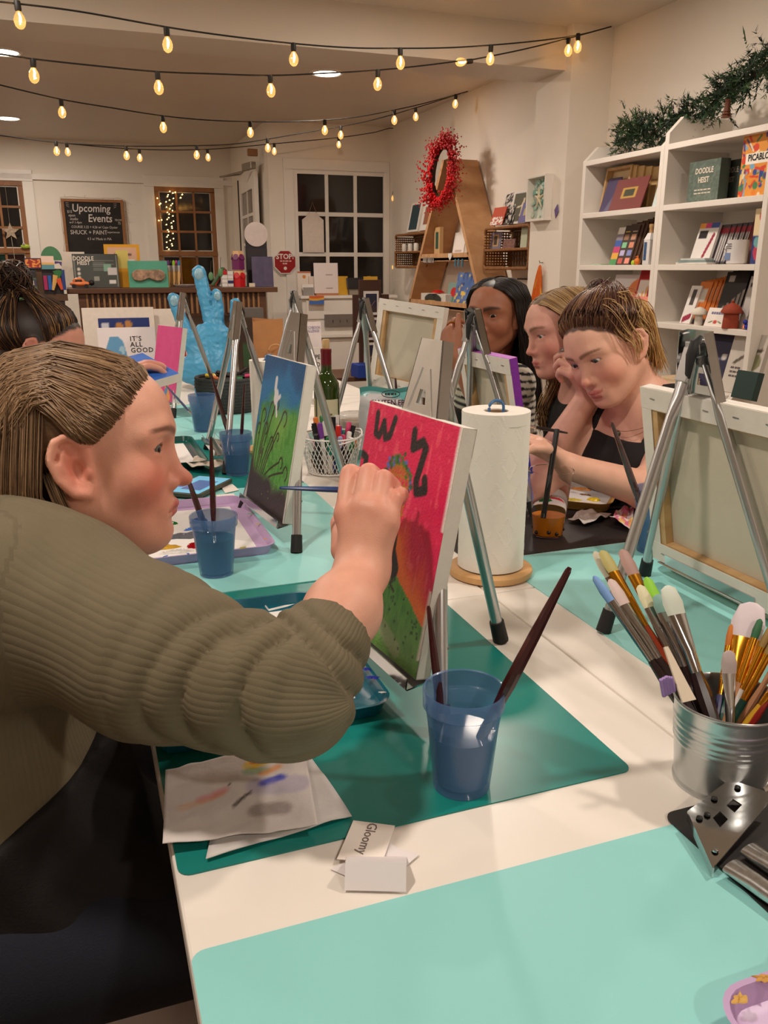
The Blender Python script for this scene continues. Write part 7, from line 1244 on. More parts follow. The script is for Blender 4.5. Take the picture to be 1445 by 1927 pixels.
b = fy('board_game', 'grey board game box back lettered Doodle Heist on the counter', 'board game', 7.08, 141, 226, 541, 478, ZC, .06, (62, 66, 62), P_back, .06, 'board games', nx=60, ny=46); tx(b, 'DOODLE', .044, (226, 214, 200), .24, .86, 'y', bold=.02, sx=.85); tx(b, 'HEIST', .044, (226, 214, 200), .24, .73, 'y', bold=.02, sx=.85)
fy('craft_kit', 'yellow framed craft kit board standing at the back of the counter', 'craft kit', 7.30, 202, 268, 541, 460, ZC, .02, (226, 160, 30), lambda u, v: blend(blend(blend(base(u, (228, 164, 36)), rect(u, v, .08, .05, .92, .93), (220, 176, 150)), rect(u, v, .55, .3, .85, .65), (236, 228, 220)), stroke(u, v, [(.3, .78), (.75, .76)], .02), (110, 80, 70)), .05); fy('book', 'yellow book standing beside the grey game box', 'book', 7.14, 223, 246, 541, 471, ZC, .02, (226, 190, 60), lambda u, v: np.where((v > .5)[..., None], np.array((224, 206, 110.)), np.array((226, 160, 30.))), .05)
t = fy('mask_card', 'teal card holding a patterned satin sleep mask', 'sleep mask', 7.03, 244, 318, 541, 491, ZC, .01, (84, 160, 134), None, .08); MB().prism([(x * .125, y * .075 - .005) for (x, y) in [(math.cos(q) * (1 + .02 * math.cos(2 * q)), math.sin(q) * (.8 + .25 * math.cos(2 * q)) - (.25 * math.exp(-((math.cos(q)) / .25) ** 2) if math.sin(q) < 0 else 0) * -1) for q in np.linspace(0, 2 * math.pi, 40, endpoint=False)]], .02, 0, basis((0, -.002, t['h'] * .48), (1, 0, 0), (0, 0, 1), (0, -1, 0))).build('mask', mat('patterned_satin', (150, 120, 96), .25, var=.6, vscale=28), t, bevel=.006)
for i in range(7): x = 309 + 4.6 * i; p0 = at_y(x, 538, 7.1 + .03 * (i % 2)); p1 = at_y(x - 2 + i * .4, 497, 7.12 + .03 * (i % 2)); p0.z = ZC + .003; brush(p0, p1 + Vector((0, 0, .03)), 'pale wood paintbrush with ' + ('blue', 'red', 'purple', 'black', 'lime', 'magenta', 'teal')[i] + ' bristles in the counter bundle', flat((206, 164, 104), .4), flat((190, 186, 180), .3), flat(((60, 90, 170), (190, 40, 60), (90, 40, 110), (30, 30, 40), (150, 200, 40), (200, 60, 140), (40, 120, 160))[i], .5), .011, .2, .2, 1, group='brushes bundled on the counter')
p = at_y(348, 536, 7.05); t = tag(MB().lathe([(0, .004), (.07, .004), (.095, .018), (.1, .022), (.092, .022), (.068, .010), (0, .010)], 28, sq=.7).build('dish', flat((220, 216, 222), .3), None, (p.x, 7.08, ZC), smooth=True), 'shallow white dish on the counter', 'dish')
for i, c in enumerate(((44, 90, 50), (190, 60, 30), (26, 30, 60), (230, 224, 214))): p = at_y(402 + 4 * i, 538, 7.1); t = card_box('picture_book', ('green', 'orange', 'navy', 'white')[i] + ' thin picture book leaning against the check box', 'book', (p.x, 7.1 + .02 * i, ZC + .012), (0, R(34), 0), .012, .17 - .01 * i, .13, c, None, 'y', 'leaning picture books')
for i, (x, y) in enumerate(((397, 520), (415, 513))): p = at_y(x, y, 6.99); t = thing('leaf_pendant', 'green leaf pendant on a cord at the counter' if i == 0 else 'green leaf pendant hung before the checked box', 'pendant', tuple(p)); MB().sphere((0, 0, 0), (.02, .006, .034), 10, 8).build('leaf', flat((96, 140, 96), .3), t, smooth=True); MB().tube([(0, 0, .03), (.012, .03, .12)], .002, 4).build('cord', flat((70, 60, 40)), t)
fy('check_box', 'box with red, white and blue checked print', 'box', 7.06, 418, 440, 541, 510, ZC, .06, (226, 220, 214), lambda u, v: np.where(((u < .5) & (v > .75))[..., None], np.array((190, 30, 36.)), np.where(((u > .5) & (v < .4) & (v > .2))[..., None], np.array((40, 50, 110.)), np.array((228, 222, 216.)))) * (1 - .45 * ((np.abs((u * 2) % 1) < .05) | (np.abs((v * 4) % 1) < .06)))[..., None])
def pencil_box(z0, yt, yb, x0, x1, c, label):
    a = at_y(x0, yb, 7.05); b = at_y(x1, yb, 7.05); w = b.x - a.x; h = at_y(x0, yt, 7.05).z - z0; t = thing('pencil_box', label, 'box', ((a.x + b.x) / 2, 7.05 + w / 2, z0)); m = MB(); n = 6; hx = [(w / 2 * math.cos(R(60 * k + 30)), w / 2 * math.sin(R(60 * k + 30))) for k in range(n)]; MB().prism(hx, h * .68).build('body', flat(c, .35), t); MB().add([(x, y, h * .68) for x, y in hx] + [(x * .78, y * .78, h) for x, y in hx], [(k, (k + 1) % n, n + (k + 1) % n, n + k) for k in range(n)] + [tuple(range(n, 2 * n))]).build('wood_tip', flat((214, 170, 120), .5), t)
    for k in range(n): q = R(60 * k + 60); MB().lathe([(0, 0), (w * .22, 0), (w * .22, .003), (0, .003)], 14, (w * .43 * math.cos(q), w * .43 * math.sin(q), h * .68), (math.cos(q), math.sin(q), .2)).build('painted_scallop', flat(c, .35), t)
    return z0 + h
zt = pencil_box(ZC, 508, 541, 440, 465, (196, 28, 34), 'red pencil-shaped box under the purple one'); pencil_box(zt + .002, 472, 507, 438, 463, (110, 34, 90), 'purple pencil-shaped box stacked on the red one')
t = fy('display_stand', 'tall black display board with a white disc on top', 'display stand', 7.20, 466, 505, 541, 440, ZC, .02, (40, 36, 38), None); MB().lathe([(0, 0), (.098, 0), (.098, .006), (0, .006)], 36, (0, -.004, t['h'] - .005), (0, -1, 0)).build('white_disc', flat((214, 200, 194)), t); MB().box((0, -.012, t['h'] * .36), (.17, .02, t['h'] * .72)).build('pocket', flat((48, 44, 48)), t)
fy('small_painting', 'dark violet painted canvas leaning at the counter end', 'canvas', 7.02, 476, 515, 541, 483, ZC, .012, (80, 70, 100), lambda u, v: blend(base(u, (84, 74, 104)), vnoise(u, v, 8, 3) * .6, (62, 56, 80)), .1, yaw=-.1); fy('price_card', 'tiny cream price card on the counter', 'card', 7.0, 469, 480, 541, 533, ZC, .004, (214, 200, 176), None)
t = thing('toy_car', 'orange toy beetle car with black spots on the counter', 'toy car', (at_y(151, 540, 6.99).x, 6.99, ZC)); OR = flat((232, 130, 76), .35); MB().sphere((0, 0, .034), (.075, .034, .022), 18, 10).build('car_body', OR, t, smooth=True); MB().sphere((-.008, 0, .050), (.046, .030, .030), 16, 10).build('cabin', OR, t, smooth=True); MB().box((-.008, -.029, .058), (.05, .004, .016)).build('window', flat((60, 46, 40)), t, bevel=.003)
for x in (-.045, .045): MB().lathe([(0, -.006), (.016, -.006), (.016, .006), (0, .006)], 14, (x, -.026, .016), (0, 1, 0)).build('wheel', M_RUB, t, smooth=30); MB().lathe([(0, -.006), (.016, -.006), (.016, .006), (0, .006)], 14, (x, .026, .016), (0, 1, 0)).build('wheel', M_RUB, t, smooth=30)
MB().sphere((.085, 0, .040), (.022, .024, .02), 10, 8).build('nose', flat((24, 20, 20)), t, smooth=True)
# display of posters left of the counter
YP = 6.85; zf = at_y(80, 640, YP).z; t = fy('poster_board', 'dark display board with brown cross strips left of the counter', 'display board', YP + .02, 32, 130, 640, 506, None, .02, (44, 40, 44), None); w, h = t['w'], t['h']; MB().box((.02, -.002, h / 2), (.045, .004, h)).build('strip', flat((84, 60, 40)), t); MB().box((.06, -.003, h * .60), (w * .8, .004, .05)).build('strip', flat((84, 60, 40)), t)
t = fy('jar_poster', 'green jar cut-out poster lettered SWIM', 'poster', YP - .005, 36, 74, 575, 510, None, .006, (84, 110, 70), lambda u, v: blend(blend(blend(base(u, (86, 116, 72)), rect(u, v, 0, .55, 1, .75), (62, 60, 84)), rect(u, v, 0, .78, 1, 1), (44, 42, 44)), rect(u, v, .3, .85, .75, .94), (214, 200, 130))); tx(t, 'SWIM', .042, (214, 206, 180), .5, .65, 'y', bold=.02)
for i, (x0, x1, c, l) in enumerate(((84, 91, (160, 40, 90), 'magenta'), (92, 99, (40, 90, 160), 'blue'), (118, 125, (40, 60, 120), 'navy'))): fy('art_book', l + ' narrow art book pinned on the dark display board', 'book', YP - .01, x0, x1, 546, 519 if i < 2 else 508, None, .012, c, None, group='narrow art books')
t = thing('carrot_cutout', 'paper cut-out of carrots with green tops on the display board', 'cut-out', tuple(at_y(108, 545, YP - .01))); 
for (x0, y0, x1, y1, c) in ((100, 546, 105, 518, (206, 160, 90)), (117, 545, 109, 524, (206, 80, 40)), (110, 526, 104, 509, (50, 110, 60)), (110, 524, 113, 509, (50, 110, 60))): A0 = at_y(x0, y0, YP - .01); A1 = at_y(x1, y1, YP - .01); o_ = t.location; MB().tube([A0 - o_, A1 - o_], [.008, .02], 6, flatten=[(1, .2)] * 2, upref=(0, 1, 0)).build('paper_piece', flat(c), t)
fy('postcard', 'framed orange marbled postcard above the display board', 'postcard', YP, 47, 79, 506, 486, None, .012, (40, 36, 60), lambda u, v: blend(blend(base(u, (50, 44, 66)), rect(u, v, .07, .1, .93, .9), (226, 140, 70)), rect(u, v, .07, .1, .93, .9) * (vnoise(u, v, 10, 3) > .5), (150, 50, 40)), yaw=0); fy('postcard', 'beach scene postcard beside the orange one', 'postcard', YP, 78, 103, 507, 482, None, .008, (226, 190, 170), lambda u, v: np.where((v > .5)[..., None], np.array((226, 196, 180.)), np.where((v > .35)[..., None], np.array((214, 170, 100.)), np.array((90, 140, 150.)))))
p = at_y(97, 490, YP + .05); t = thing('paper_hat', 'green paper bobble hat cut-out with purple tie', 'cut-out', tuple(p)); MB().prism([(.075 * math.cos(q), .10 * math.sin(q)) for q in np.linspace(0, math.pi, 16)], .006, 0, Bm).build('hat', flat((70, 120, 84)), t); MB().prism([(.02, -.005), (.07, -.01), (.065, -.045), (.05, -.02), (.02, -.025)], .005, 0, Bm).build('tie', flat((84, 64, 120)), t)
# ------------------------------------------------------------------ white wall desk by the entrance and what stands on it
YW = 7.20; zd = at_y(650, 556, YW).z; x0 = at_y(566, 560, YW).x; x1 = at_y(748, 560, YW).x; t = thing('wall_desk', 'white panelled wall desk below the glazed entrance', 'desk', ((x0 + x1) / 2, YW, 0)); w = x1 - x0; MB().bb((-w / 2, 0, zd - .025), (w / 2, .42, zd)).build('desktop', M_TRIM, t, bevel=.003); MB().bb((-w / 2 + .02, .03, 0), (w / 2 - .02, .42, zd - .025)).build('carcass', M_TRIM, t)
for (za, zb) in ((.06, zd - .38), (zd - .20, zd - .04)): MB().bb((-w / 2 + .05, .018, za), (w / 2 - .05, .03, zb)).build('panel', M_TRIM, t, bevel=.004)
MB().bb((-w / 2 + .03, -.015, zd - .36), (w / 2 - .03, .03, zd - .335)).build('ledge', M_TRIM, t, bevel=.003)
a = at_y(611, 592, YW); b = at_y(680, 592, YW); t = thing('hook_rail', 'grey metal rail with four small hooks on the white desk front', 'hook rail', ((a.x + b.x) / 2, YW, at_y(640, 614, YW).z)); MB().bb((-(b.x - a.x) / 2, -.004, 0), ((b.x - a.x) / 2, .016, a.z - at_y(640, 614, YW).z)).build('rail', mat('grey_rail', (140, 134, 128), .4, .5), t)
for k in range(4): MB().tube([((k - 1.5) * .065, -.004, .055), ((k - 1.5) * .065, -.014, .050), ((k - 1.5) * .065, -.012, .035)], .003, 6).build('hook', flat((60, 56, 52)), t)
zq = zd; fy('brochure', 'tall cream brochure with orange dot in the desk rack', 'brochure', 7.30, 561, 586, 556, 511, zq, .01, (226, 212, 198), lambda u, v: blend(blend(base(u, (228, 214, 200)), rect(u, v, 0, .94, 1, 1), (190, 110, 80)), disc(u, v, .5, .78, .12, 1.6), (214, 130, 60)), .05); fy('brochure', 'shorter cream brochure beside the tall one', 'brochure', 7.28, 582, 595, 556, 520, zq, .01, (222, 204, 190), None, .05)
t = fy('card_holder', 'wire holder of small business cards on the white desk', 'card holder', 7.24, 571, 590, 556, 541, zq, .03, (150, 146, 140), None); MB().box((0, .012, .07), (.10, .004, .05), (R(-15), 0, 0)).build('business_card', flat((230, 222, 214)), t)
fy('info_sheet', 'white printed sheet in a clear stand with wooden foot', 'sign', 7.24, 592, 637, 554, 495, zq + .018, .004, (228, 216, 212), lambda u, v: blend(base(u, (230, 218, 214)), sum(rect(u, v, .5, y, .78, y + .012) for y in (.16, .31, .46, .61, .76)), (150, 130, 126)), .06); p = at_y(615, 556, 7.24); tag(MB().box((0, 0, .009), (.20, .07, .017)).build('sign_foot', flat((190, 130, 90)), None, (p.x, 7.25, zq), bevel=.002), 'thin wooden foot carrying the white printed sheet', 'stand')
fy('folder', 'yellow folder standing beside the printed sheet', 'folder', 7.30, 636, 655, 556, 520, zq, .01, (222, 170, 50), None, .05); fy('letter_sign', 'yellow letter T shaped sign behind the card reader', 'sign', 7.42, 692, 698, 556, 520, zq, .02, (226, 176, 60), None); p = at_y(697, 524, 7.42); tag(MB().box((0, 0, 0), (.13, .02, .035)).build('letter_crossbar', flat((226, 176, 60)), None, tuple(p)), 'crossbar of the yellow letter T sign', 'sign')
p = at_y(668, 556, 7.28); t = thing('card_reader', 'dark tablet card reader on a small stand', 'card reader', (p.x, 7.28, zq)); MB().box((0, 0, .10), (.155, .02, .10), (R(-18), 0, 0)).build('tablet', flat((40, 40, 44), .25), t, bevel=.006); MB().box((0, .02, .03), (.10, .05, .06)).build('stand', flat((150, 140, 124)), t, bevel=.004)
fy('rainbow_card', 'rainbow striped card taped under the desk edge', 'card', YW - .034, 582, 610, 573, 557, None, .003, (226, 160, 60), lambda u, v: np.array([(70, 110, 180), (70, 110, 180), (226, 170, 60), (214, 100, 50)], float)[np.clip((v * 4 + .3 * np.sin(u * 4)).astype(int), 0, 3)])
# bench with card rack, games ------------------------------------------------------------------------
YN = 5.3; zb = at_y(730, 706, YN).z; xa = at_y(672, 706, YN).x; xb = at_y(775, 706, YN).x; t = thing('wooden_bench', 'low brown wooden bench behind the tables', 'bench', ((xa + xb) / 2, YN + .2, 0)); w = xb - xa + .3; MB().bb((-w / 2, -.22, zb - .03), (w / 2, .25, zb)).build('bench_top', M_WAL, t, bevel=.003)
for sx in (-1, 1):
    for sy in (-.19, .21): MB().tube([(sx * (w / 2 - .04), sy, 0), (sx * (w / 2 - .04), sy, zb - .03)], .02, 8).build('leg', M_WAL, t, smooth=True)
t = fy('card_rack', 'tall brown rack holding three framed night photo cards', 'card rack', YN + .06, 678, 718, 704, 527, zb, .03, (70, 40, 28), None); H_ = t['h']
for i, (ya, yb_) in enumerate(((548, 593), (598, 640), (645, 687))):
    za = at_y(698, yb_, YN + .05).z - zb; zc = at_y(698, ya, YN + .05).z - zb; wd_ = .105; MB().box((0, -.008, (za + zc) / 2), (wd_, .008, zc - za)).build('card_frame', flat((226, 220, 216)), t); picture('photo', wd_ * .74, (zc - za) * .78, lambda u, v: blend(blend(base(u, (36, 40, 66)), (v < .35) * .8, (70, 50, 50)), stroke(u, v, [(.3, .2), (.8, .6)], .02), (150, 110, 100)), t, (0, -.0128, (za + zc) / 2), ROTY, 16, 20)
for s in (-1, 1): MB().box((s * .10, .0, H_ * .6), (.05, .02, H_ * .5)).build('side_wing', flat((70, 40, 28)), t)
fy('game_case', 'blue plastic case lying on the bench', 'case', YN - .1, 674, 716, 704, 687, zb, .16, (24, 60, 150), None); b = fy('board_game', 'Picablo board game standing at the bench end', 'board game', YN - .02, 714, 738, 704, 645, zb, .05, (226, 150, 60), P_cubist, group='board games', nx=40, ny=50); tx(b, 'PI', .05, (30, 26, 26), .5, .585, 'y', bold=.02)
# ------------------------------------------------------------------ far end of the tables
zs = T + .001; t = fy('slogan_sign', "white poster lettered IT'S ALL GOOD with blue wave figure", 'sign', 4.02, 191, 299, 712, 617, T, .012, (226, 216, 216), lambda u, v: blend(blend(blend(base(u, (228, 218, 218)), stroke(u, v, [(.30, .0), (.30, .45), (.24, .68), (.20, .62), (.27, .80), (.36, .72), (.42, .45), (.48, .32), (.60, .30)], .075, .8) * (v < .84), (96, 150, 190)), stroke(u, v, [(.36, .3), (.4, .62)], .05, .8) * (vnoise(u, v, 14, 3) > .5), (160, 196, 216)), stroke(u, v, [(.60, .30), (.75, .34), (.95, .42)], .008, .8), (120, 60, 40)), .10, nx=60, ny=56)
for i, s in enumerate(("IT'S", 'ALL', 'GOOD')): tx(t, s, .030, (40, 34, 34), .62, .80 - .10 * i, 'y', align='LEFT', bold=.015, space=1.15).location.x -= .018
fy('navy_book', 'navy blue book with shells on its cover behind the slogan sign', 'book', 4.08, 195, 290, 712, 599, T, .02, (34, 44, 96), lambda u, v: blend(blend(base(u, (36, 50, 110)), disc(u, v, .40, .86, .08, 1) + disc(u, v, .58, .90, .07, 1), (190, 130, 70)), rect(u, v, .04, .86, .2, .92), (206, 206, 214)), .08)
for i in range(2): fy('foam_board', ('large white foam board leaning under the counter', 'second white foam board behind the first')[i], 'board', 6.55 + .05 * i, 165 + 40 * i, 300 + 60 * i, 700, 580 + 3 * i, 0, .01, (226, 216, 204), None, .12, 'foam boards')
# blue hand sculpture: one skin
HB = Vector((.560, 3.80, T + .012)); hx = lambda x, y, Z=3.70: V3(at_d(x, y, Z))
def hand_fn(p):
    d = s_ell(p, hx(395, 690), (.105, .060, .10)); d = smin(d, s_ell(p, hx(398, 645), (.115, .052, .09)), .04); d = smin(d, s_cone(p, hx(395, 700), np.array((.565, 3.80, .80)), .085, .06), .04)
    for (ax, ay, bx, by, r) in ((403, 630, 374, 512, .034), (415, 635, 408, 553, .027), (440, 640, 443, 570, .026), (362, 655, 326, 562, .031)): d = smin(d, s_cone(p, hx(ax, ay), hx(bx, by), r * 1.0, r * .92), .010)
    d = smin(d, s_chain(p, [hx(355, 700), hx(330, 680), hx(318, 650)], [.05, .035, .028]), .03); c = .0032 * np.sin(p[:, 0] * 130 + 3 * np.sin(p[:, 2] * 60)) * np.sin(p[:, 2] * 120 + 2 * np.sin(p[:, 0] * 80)) + .002 * np.abs(np.sin(p[:, 2] * 210 + p[:, 0] * 90 + p[:, 1] * 120)); return np.maximum(d + c, T + .003 - p[:, 2])
V, F = surf(hand_fn, (.30, 3.55, .74), (.86, 4.10, 1.34), .006); HS = tag(skin_mesh('hand_sculpture', V, F, mat('blue_papier_mache', (66, 148, 190), .42, var=.14, vscale=14, bump=.6, bscale=70)), 'large blue papier mache hand sculpture with spread fingers', 'sculpture')
for (x, y, r) in ((374, 516, .022), (409, 557, .017), (444, 575, .017), (328, 566, .020)): p = Vector(at_d(x, y, 3.665)); MB().sphere(tuple(p), (r * .9, .008, r * 1.2), 14, 8).build('fingernail', mat('foil_nail', (150, 190, 206), .3, .2, var=.15, vscale=60, bump=.6, bscale=120), HS, smooth=True)
# grey rope basket with markers
gb = at_z(432, 772, T); t = thing('rope_basket', 'dark grey coiled rope basket full of markers', 'basket', (gb.x, gb.y, T + .002)); m = MB(); nr = 11
for i in range(nr): z = .008 + i * .0115; r = .104 + .016 * math.sin(i / nr * 2.2); m.tube([(r * math.cos(q), r * math.sin(q), z) for q in np.linspace(0, 2 * math.pi, 40)], .0068, 6, cap=False)
m.lathe([(0, .002), (.10, .002), (.10, .006), (0, .006)], 30); m.build('coil', mat('grey_rope', (66, 66, 66), .9, var=.15, vscale=90), t, smooth=True)
rr = random.Random(9); MC = [((28, 26, 28), 'black'), ((226, 120, 40), 'orange'), ((40, 120, 60), 'green'), ((222, 190, 60), 'yellow'), ((214, 60, 110), 'pink'), ((200, 40, 30), 'red'), ((40, 80, 170), 'blue'), ((120, 60, 150), 'purple'), ((230, 226, 220), 'white'), ((110, 62, 40), 'brown'), ((150, 150, 190), 'lilac'), ((30, 130, 110), 'teal')]
def marker(a, b, c, label, group, r=.0065, body=None):
    t = thing('marker_pen', label, 'marker', tuple(a), 0, group); a = Vector(a); d = Vector(b) - a; z = Vector((0, 0, 0)); MB().tube([z, d * .72], r, 8).build('barrel', flat(body or (28, 26, 28), .35), t, smooth=True); MB().tube([d * .70, d * .97, d], [r * 1.08, r * 1.02, r * .7], 8).build('cap', flat(c, .35), t, smooth=True)
for i in range(16):
    c, n_ = MC[(0, 0, 0, 1, 2, 3, 4, 5)[i % 8]]; an = rr.uniform(0, 6.3); q = rr.uniform(.01, .06); a = Vector((gb.x + q * math.cos(an), gb.y + q * math.sin(an), T + .095 + rr.uniform(0, .04))); dr = rr.uniform(0, 6.3); b = a + Vector((.07 * math.cos(dr), .07 * math.sin(dr), rr.uniform(.0, .03))); marker(a, b, c, n_ + ' capped marker lying in the grey rope basket', 'markers in the rope basket', .0075)
# white wire basket with markers
wb = at_z(624, 888, T); t = thing('wire_basket', 'white diamond mesh wire basket full of markers', 'basket', (wb.x, wb.y, T + .002)); M_WW = mat('white_wire', (232, 228, 222), .35, var=.01); r0, r1, hb = .062, .083, .098; m = MB(); nw = 40
for s in (-1, 1):
    for k in range(nw): m.tube([((r0 + (r1 - r0) * f) * math.cos(2 * math.pi * k / nw + s * f * .62), (r0 + (r1 - r0) * f) * math.sin(2 * math.pi * k / nw + s * f * .62), .002 + hb * f) for f in np.linspace(0, 1, 6)], .0011, 3, cap=False)
stuff(m.build('mesh', M_WW, t)); 
for (r, z, q) in ((r1, hb, .0022), (r0, .003, .002)): MB().tube([(r * math.cos(a), r * math.sin(a), z) for a in np.linspace(0, 2 * math.pi, 49)], q, 6, cap=False).build('rim_wire', M_WW, t, smooth=True)
MB().tube([(r1 * .98 * math.cos(a), r1 * 1.02 * math.sin(a), hb + .012 - .03 * abs(math.sin(a / 2))) for a in np.linspace(-1.9, 1.9, 24)], .002, 6).build('folded_handle', M_WW, t, smooth=True)
for i in range(34):
    c, n_ = MC[(i * 5 + 3) % len(MC)]; an = i * 2.399; q = .058 * math.sqrt((i + .5) / 34); a = Vector((wb.x + q * .75 * math.cos(an), wb.y + q * .75 * math.sin(an), T + .008)); b = Vector((wb.x + q * 1.25 * math.cos(an) + rr.uniform(-.008, .008), wb.y + q * 1.25 * math.sin(an), T + .115 + rr.uniform(-.035, .03))); flip = i % 3 == 0; marker(b if flip else a, a if flip else b, c, n_ + (' capped marker standing upside down in the white wire basket' if flip else ' capped marker standing in the white wire basket'), 'markers in the wire basket', .0068, (28, 26, 28) if i % 2 else (226, 222, 216))
# wine bottle, snack bag, tub
wp = at_d(617, 850, 2.47); t = thing('wine_bottle', 'green wine bottle with cream label, red capsule and cork', 'bottle', (wp.x, wp.y, T + .002)); M_BOT = mat('green_bottle_glass', (40, 62, 12), .06, var=.05, coat=.6)
MB().lathe([(0, .004), (.030, .002), (.0365, .006), (.0375, .02), (.0375, .185), (.036, .198), (.028, .214), (.019, .226), (.0155, .238), (.0150, .285), (0, .285)], 40).build('glass', M_BOT, t, smooth=50); MB().lathe([(.0154, .240), (.0154, .284), (.0160, .287), (.0160, .296), (.0120, .2975), (0, .2975)], 28).build('capsule', flat((110, 22, 34), .35), t, smooth=40); MB().lathe([(.0098, .296), (.0105, .302), (.0105, .322), (.009, .324), (0, .324)], 18).build('cork', flat((206, 170, 120), .8), t, smooth=40)
m = MB(); vs = []; n = 18
for zz in (.050, .155): vs += [(.0379 * math.cos(q), .0379 * math.sin(q), zz) for q in np.linspace(R(205), R(310), n)]
m.add(vs, [(i, i + 1, n + i + 1, n + i) for i in range(n - 1)]); m.build('label', flat((214, 206, 172), .7), t, smooth=True); vs = []
for zz in (.050, .155): vs += [(.0379 * math.cos(q), .0379 * math.sin(q), zz) for q in np.linspace(R(160), R(192), 8)]
MB().add(vs, [(i, i + 1, 9 + i, 8 + i) for i in range(7)]).build('back_label', flat((206, 190, 140), .7), t, smooth=True); dashes(t, (.0385 * math.cos(R(265)), .0385 * math.sin(R(265)), .112), .016, .005, (120, 110, 80), (R(90), 0, R(-5)), 4)
gp = at_d(735, 830, 2.46); t = thing('snack_bag', 'white and teal snack bag lettered GLUTEN FREE', 'snack bag', (gp.x, gp.y, T + .002), R(-20)); w, h = .185, .185; nx_, ny_ = 28, 28; vs = []; cs = []
for sgn in (-1, 1):
    for j in range(ny_ + 1):
        for i in range(nx_ + 1):
            u, v = i / nx_, j / ny_; pf = (1 - abs(2 * u - 1) ** 2.4) * max(0, 1 - abs(2 * v - .85) ** 2.6); vs.append(((u - .5) * w * (1 - .03 * math.sin(v * 9)), sgn * .030 * pf + .004 * math.sin(v * 14) * (v > .7), v * h + .004 * math.sin(u * 9) * (v > .9))); cs.append(slin((110, 186, 184)) if v > .86 + .05 * math.sin(u * 6) else slin((222, 220, 222)))
N_ = (nx_ + 1) * (ny_ + 1); m = MB(); m.add(vs, [tuple((s * N_ + q) for q in ((j * (nx_ + 1) + i, j * (nx_ + 1) + i + 1, (j + 1) * (nx_ + 1) + i + 1, (j + 1) * (nx_ + 1) + i) if s == 0 else (j * (nx_ + 1) + i, (j + 1) * (nx_ + 1) + i, (j + 1) * (nx_ + 1) + i + 1, j * (nx_ + 1) + i + 1))) for s in (0, 1) for j in range(ny_) for i in range(nx_)]); m.build('bag', vmat('glossy_film', .22, var=.03, bump=.3, bscale=30), t, smooth=True, cols=np.array(cs))
text('lettering', 'GLUTEN FREE', .021, flat((92, 20, 60)), t, (0, -.0325, .146), ROTY, bold=.02, sx=.95, depth=.0005); MB().box((0, -.0335, .122), (.075, .003, .015)).build('teal_ribbon', flat((60, 160, 160)), t, bevel=.004); text('lettering', 'Sea Salt', .011, flat((226, 240, 238)), t, (0, -.0358, .122), ROTY, shear=.2); MB().tube([(.026 * math.cos(q), -.024, .170 + .010 * math.sin(q)) for q in np.linspace(0, 2 * math.pi, 25)], .0012, 5, cap=False).build('logo_ring', flat((60, 54, 60)), t); dashes(t, (0, -.026, .170), .034, .006, (60, 54, 60), ROTY, 4)
tp = at_d(668, 845, 2.55); t = thing('plastic_tub', 'clear plastic tub of dip with ribbed lid beside the snack bag', 'tub', (tp.x, tp.y, T + .002)); MB().lathe([(0, 0), (.040, 0), (.046, .075), (0, .075)], 32).build('dip', mat('peach_dip', (222, 186, 160), .5, var=.12, vscale=30), t, smooth=40); MB().lathe([(.0415, 0), (.048, .082), (.051, .084), (.051, .094), (.047, .098), (0, .100)], 36).build('lid_and_wall', mat('frosted_plastic', (236, 232, 226), .2, var=.02, alpha=.45), t, smooth=40)
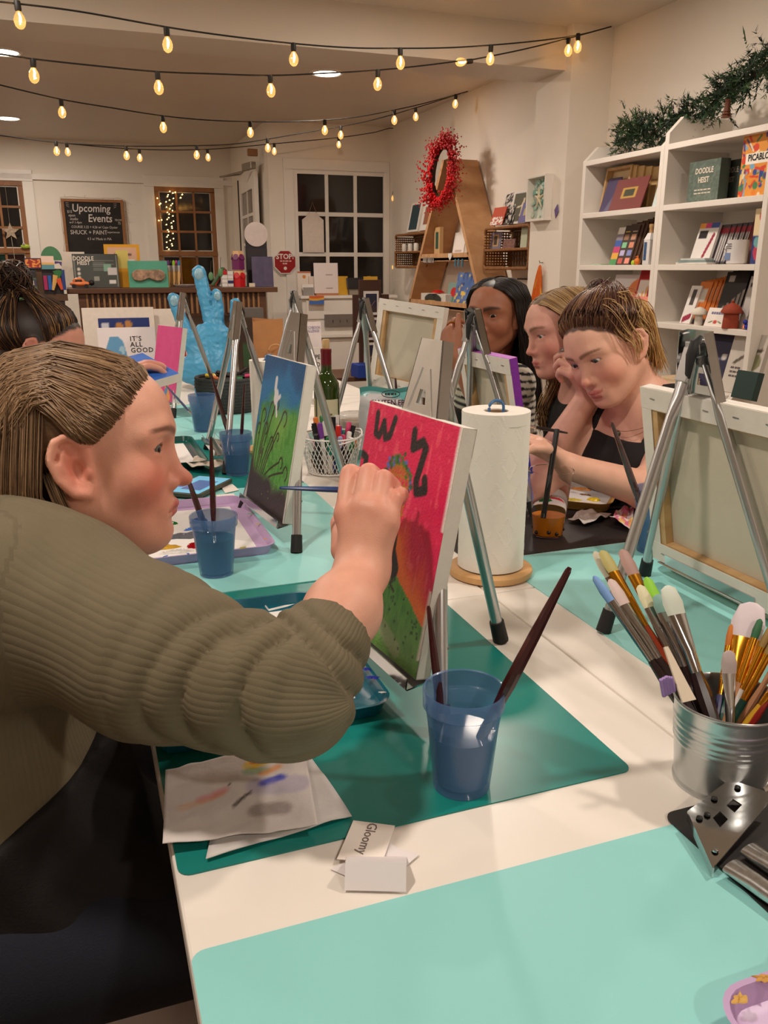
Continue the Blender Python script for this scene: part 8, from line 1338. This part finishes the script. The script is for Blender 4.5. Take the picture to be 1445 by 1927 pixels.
# paper bag, posters at the table end
p = at_d(512, 700, 4.05); t = thing('paper_bag', 'brown paper carrier bag with twisted handle', 'paper bag', (p.x, 4.08, T + .002), R(-12)); bw, bd, bh = .145, .09, .275; m = MB(); q = [(-bw / 2, -bd / 2), (bw / 2, -bd / 2), (bw / 2, bd / 2), (-bw / 2, bd / 2)]; vs = []
for k, z in enumerate((0, .08, .18, bh)): vs += [(x * (1 + .03 * math.sin(k * 2 + i)), y * (1 - .12 * (k == 2)), z + (.012 * (i % 2) if k == 3 else 0)) for i, (x, y) in enumerate(q)]
m.add(vs, [(k * 4 + i, k * 4 + (i + 1) % 4, (k + 1) * 4 + (i + 1) % 4, (k + 1) * 4 + i) for k in range(3) for i in range(4)] + [(3, 2, 1, 0)]); o = m.build('bag_wall', mat('kraft_paper', (176, 122, 76), .8, var=.06, vscale=12, bump=.4, bscale=25), t); o.modifiers.new('solid', 'SOLIDIFY').thickness = .002; MB().tube(catmull([(-.01, -bd / 2 - .002, .03), (0, -bd / 2 - .012, .14), (.03, -bd / 2 - .012, .165), (.06, -bd / 2 - .010, .15), (.065, -bd / 2 - .002, .06)], 6), .003, 6).build('handle', flat((196, 150, 100), .8), t, smooth=True)
t = fy('poster', 'pale poster lettered Sketchbook Challenge at the table end', 'poster', 4.02, 571, 608, 712, 607, T, .004, (222, 210, 208), None, .08); tx(t, 'SKETCHBOOK', .018, (150, 140, 170), .5, .90, 'y', sx=.8, bold=.01); tx(t, 'CHALLENGE', .018, (150, 140, 170), .5, .84, 'y', sx=.8, bold=.01)
t = fy('coffee_bag', 'white bag lettered CAPE COD before the poster', 'bag', 3.94, 578, 607, 712, 655, T, .03, (206, 198, 192), None, .05); tx(t, 'CAPE', .030, (40, 34, 34), .5, .70, 'y', sx=.85, bold=.01); tx(t, 'COD', .030, (40, 34, 34), .5, .46, 'y', sx=.85, bold=.01)
# storage bits under the counter, seen between the easels
fy('red_box', 'red and white striped box behind the blue hand', 'box', 6.4, 325, 352, 690, 632, 0, .1, (180, 30, 34), lambda u, v: np.where((((v * 4) % 1) > .55)[..., None], np.array((226, 218, 208.)), np.array((186, 30, 36.)))); fy('storage_box', 'dark brown storage box behind the blue hand', 'box', 6.4, 456, 484, 690, 598, 0, .15, (70, 50, 36), lambda u, v: blend(base(u, (64, 48, 38)), rect(u, v, .1, .6, .6, .8), (60, 90, 60))); fy('storage_box', 'grey cabinet box beside the paper bag', 'box', 6.5, 466, 500, 690, 580, 0, .15, (104, 98, 92), None)
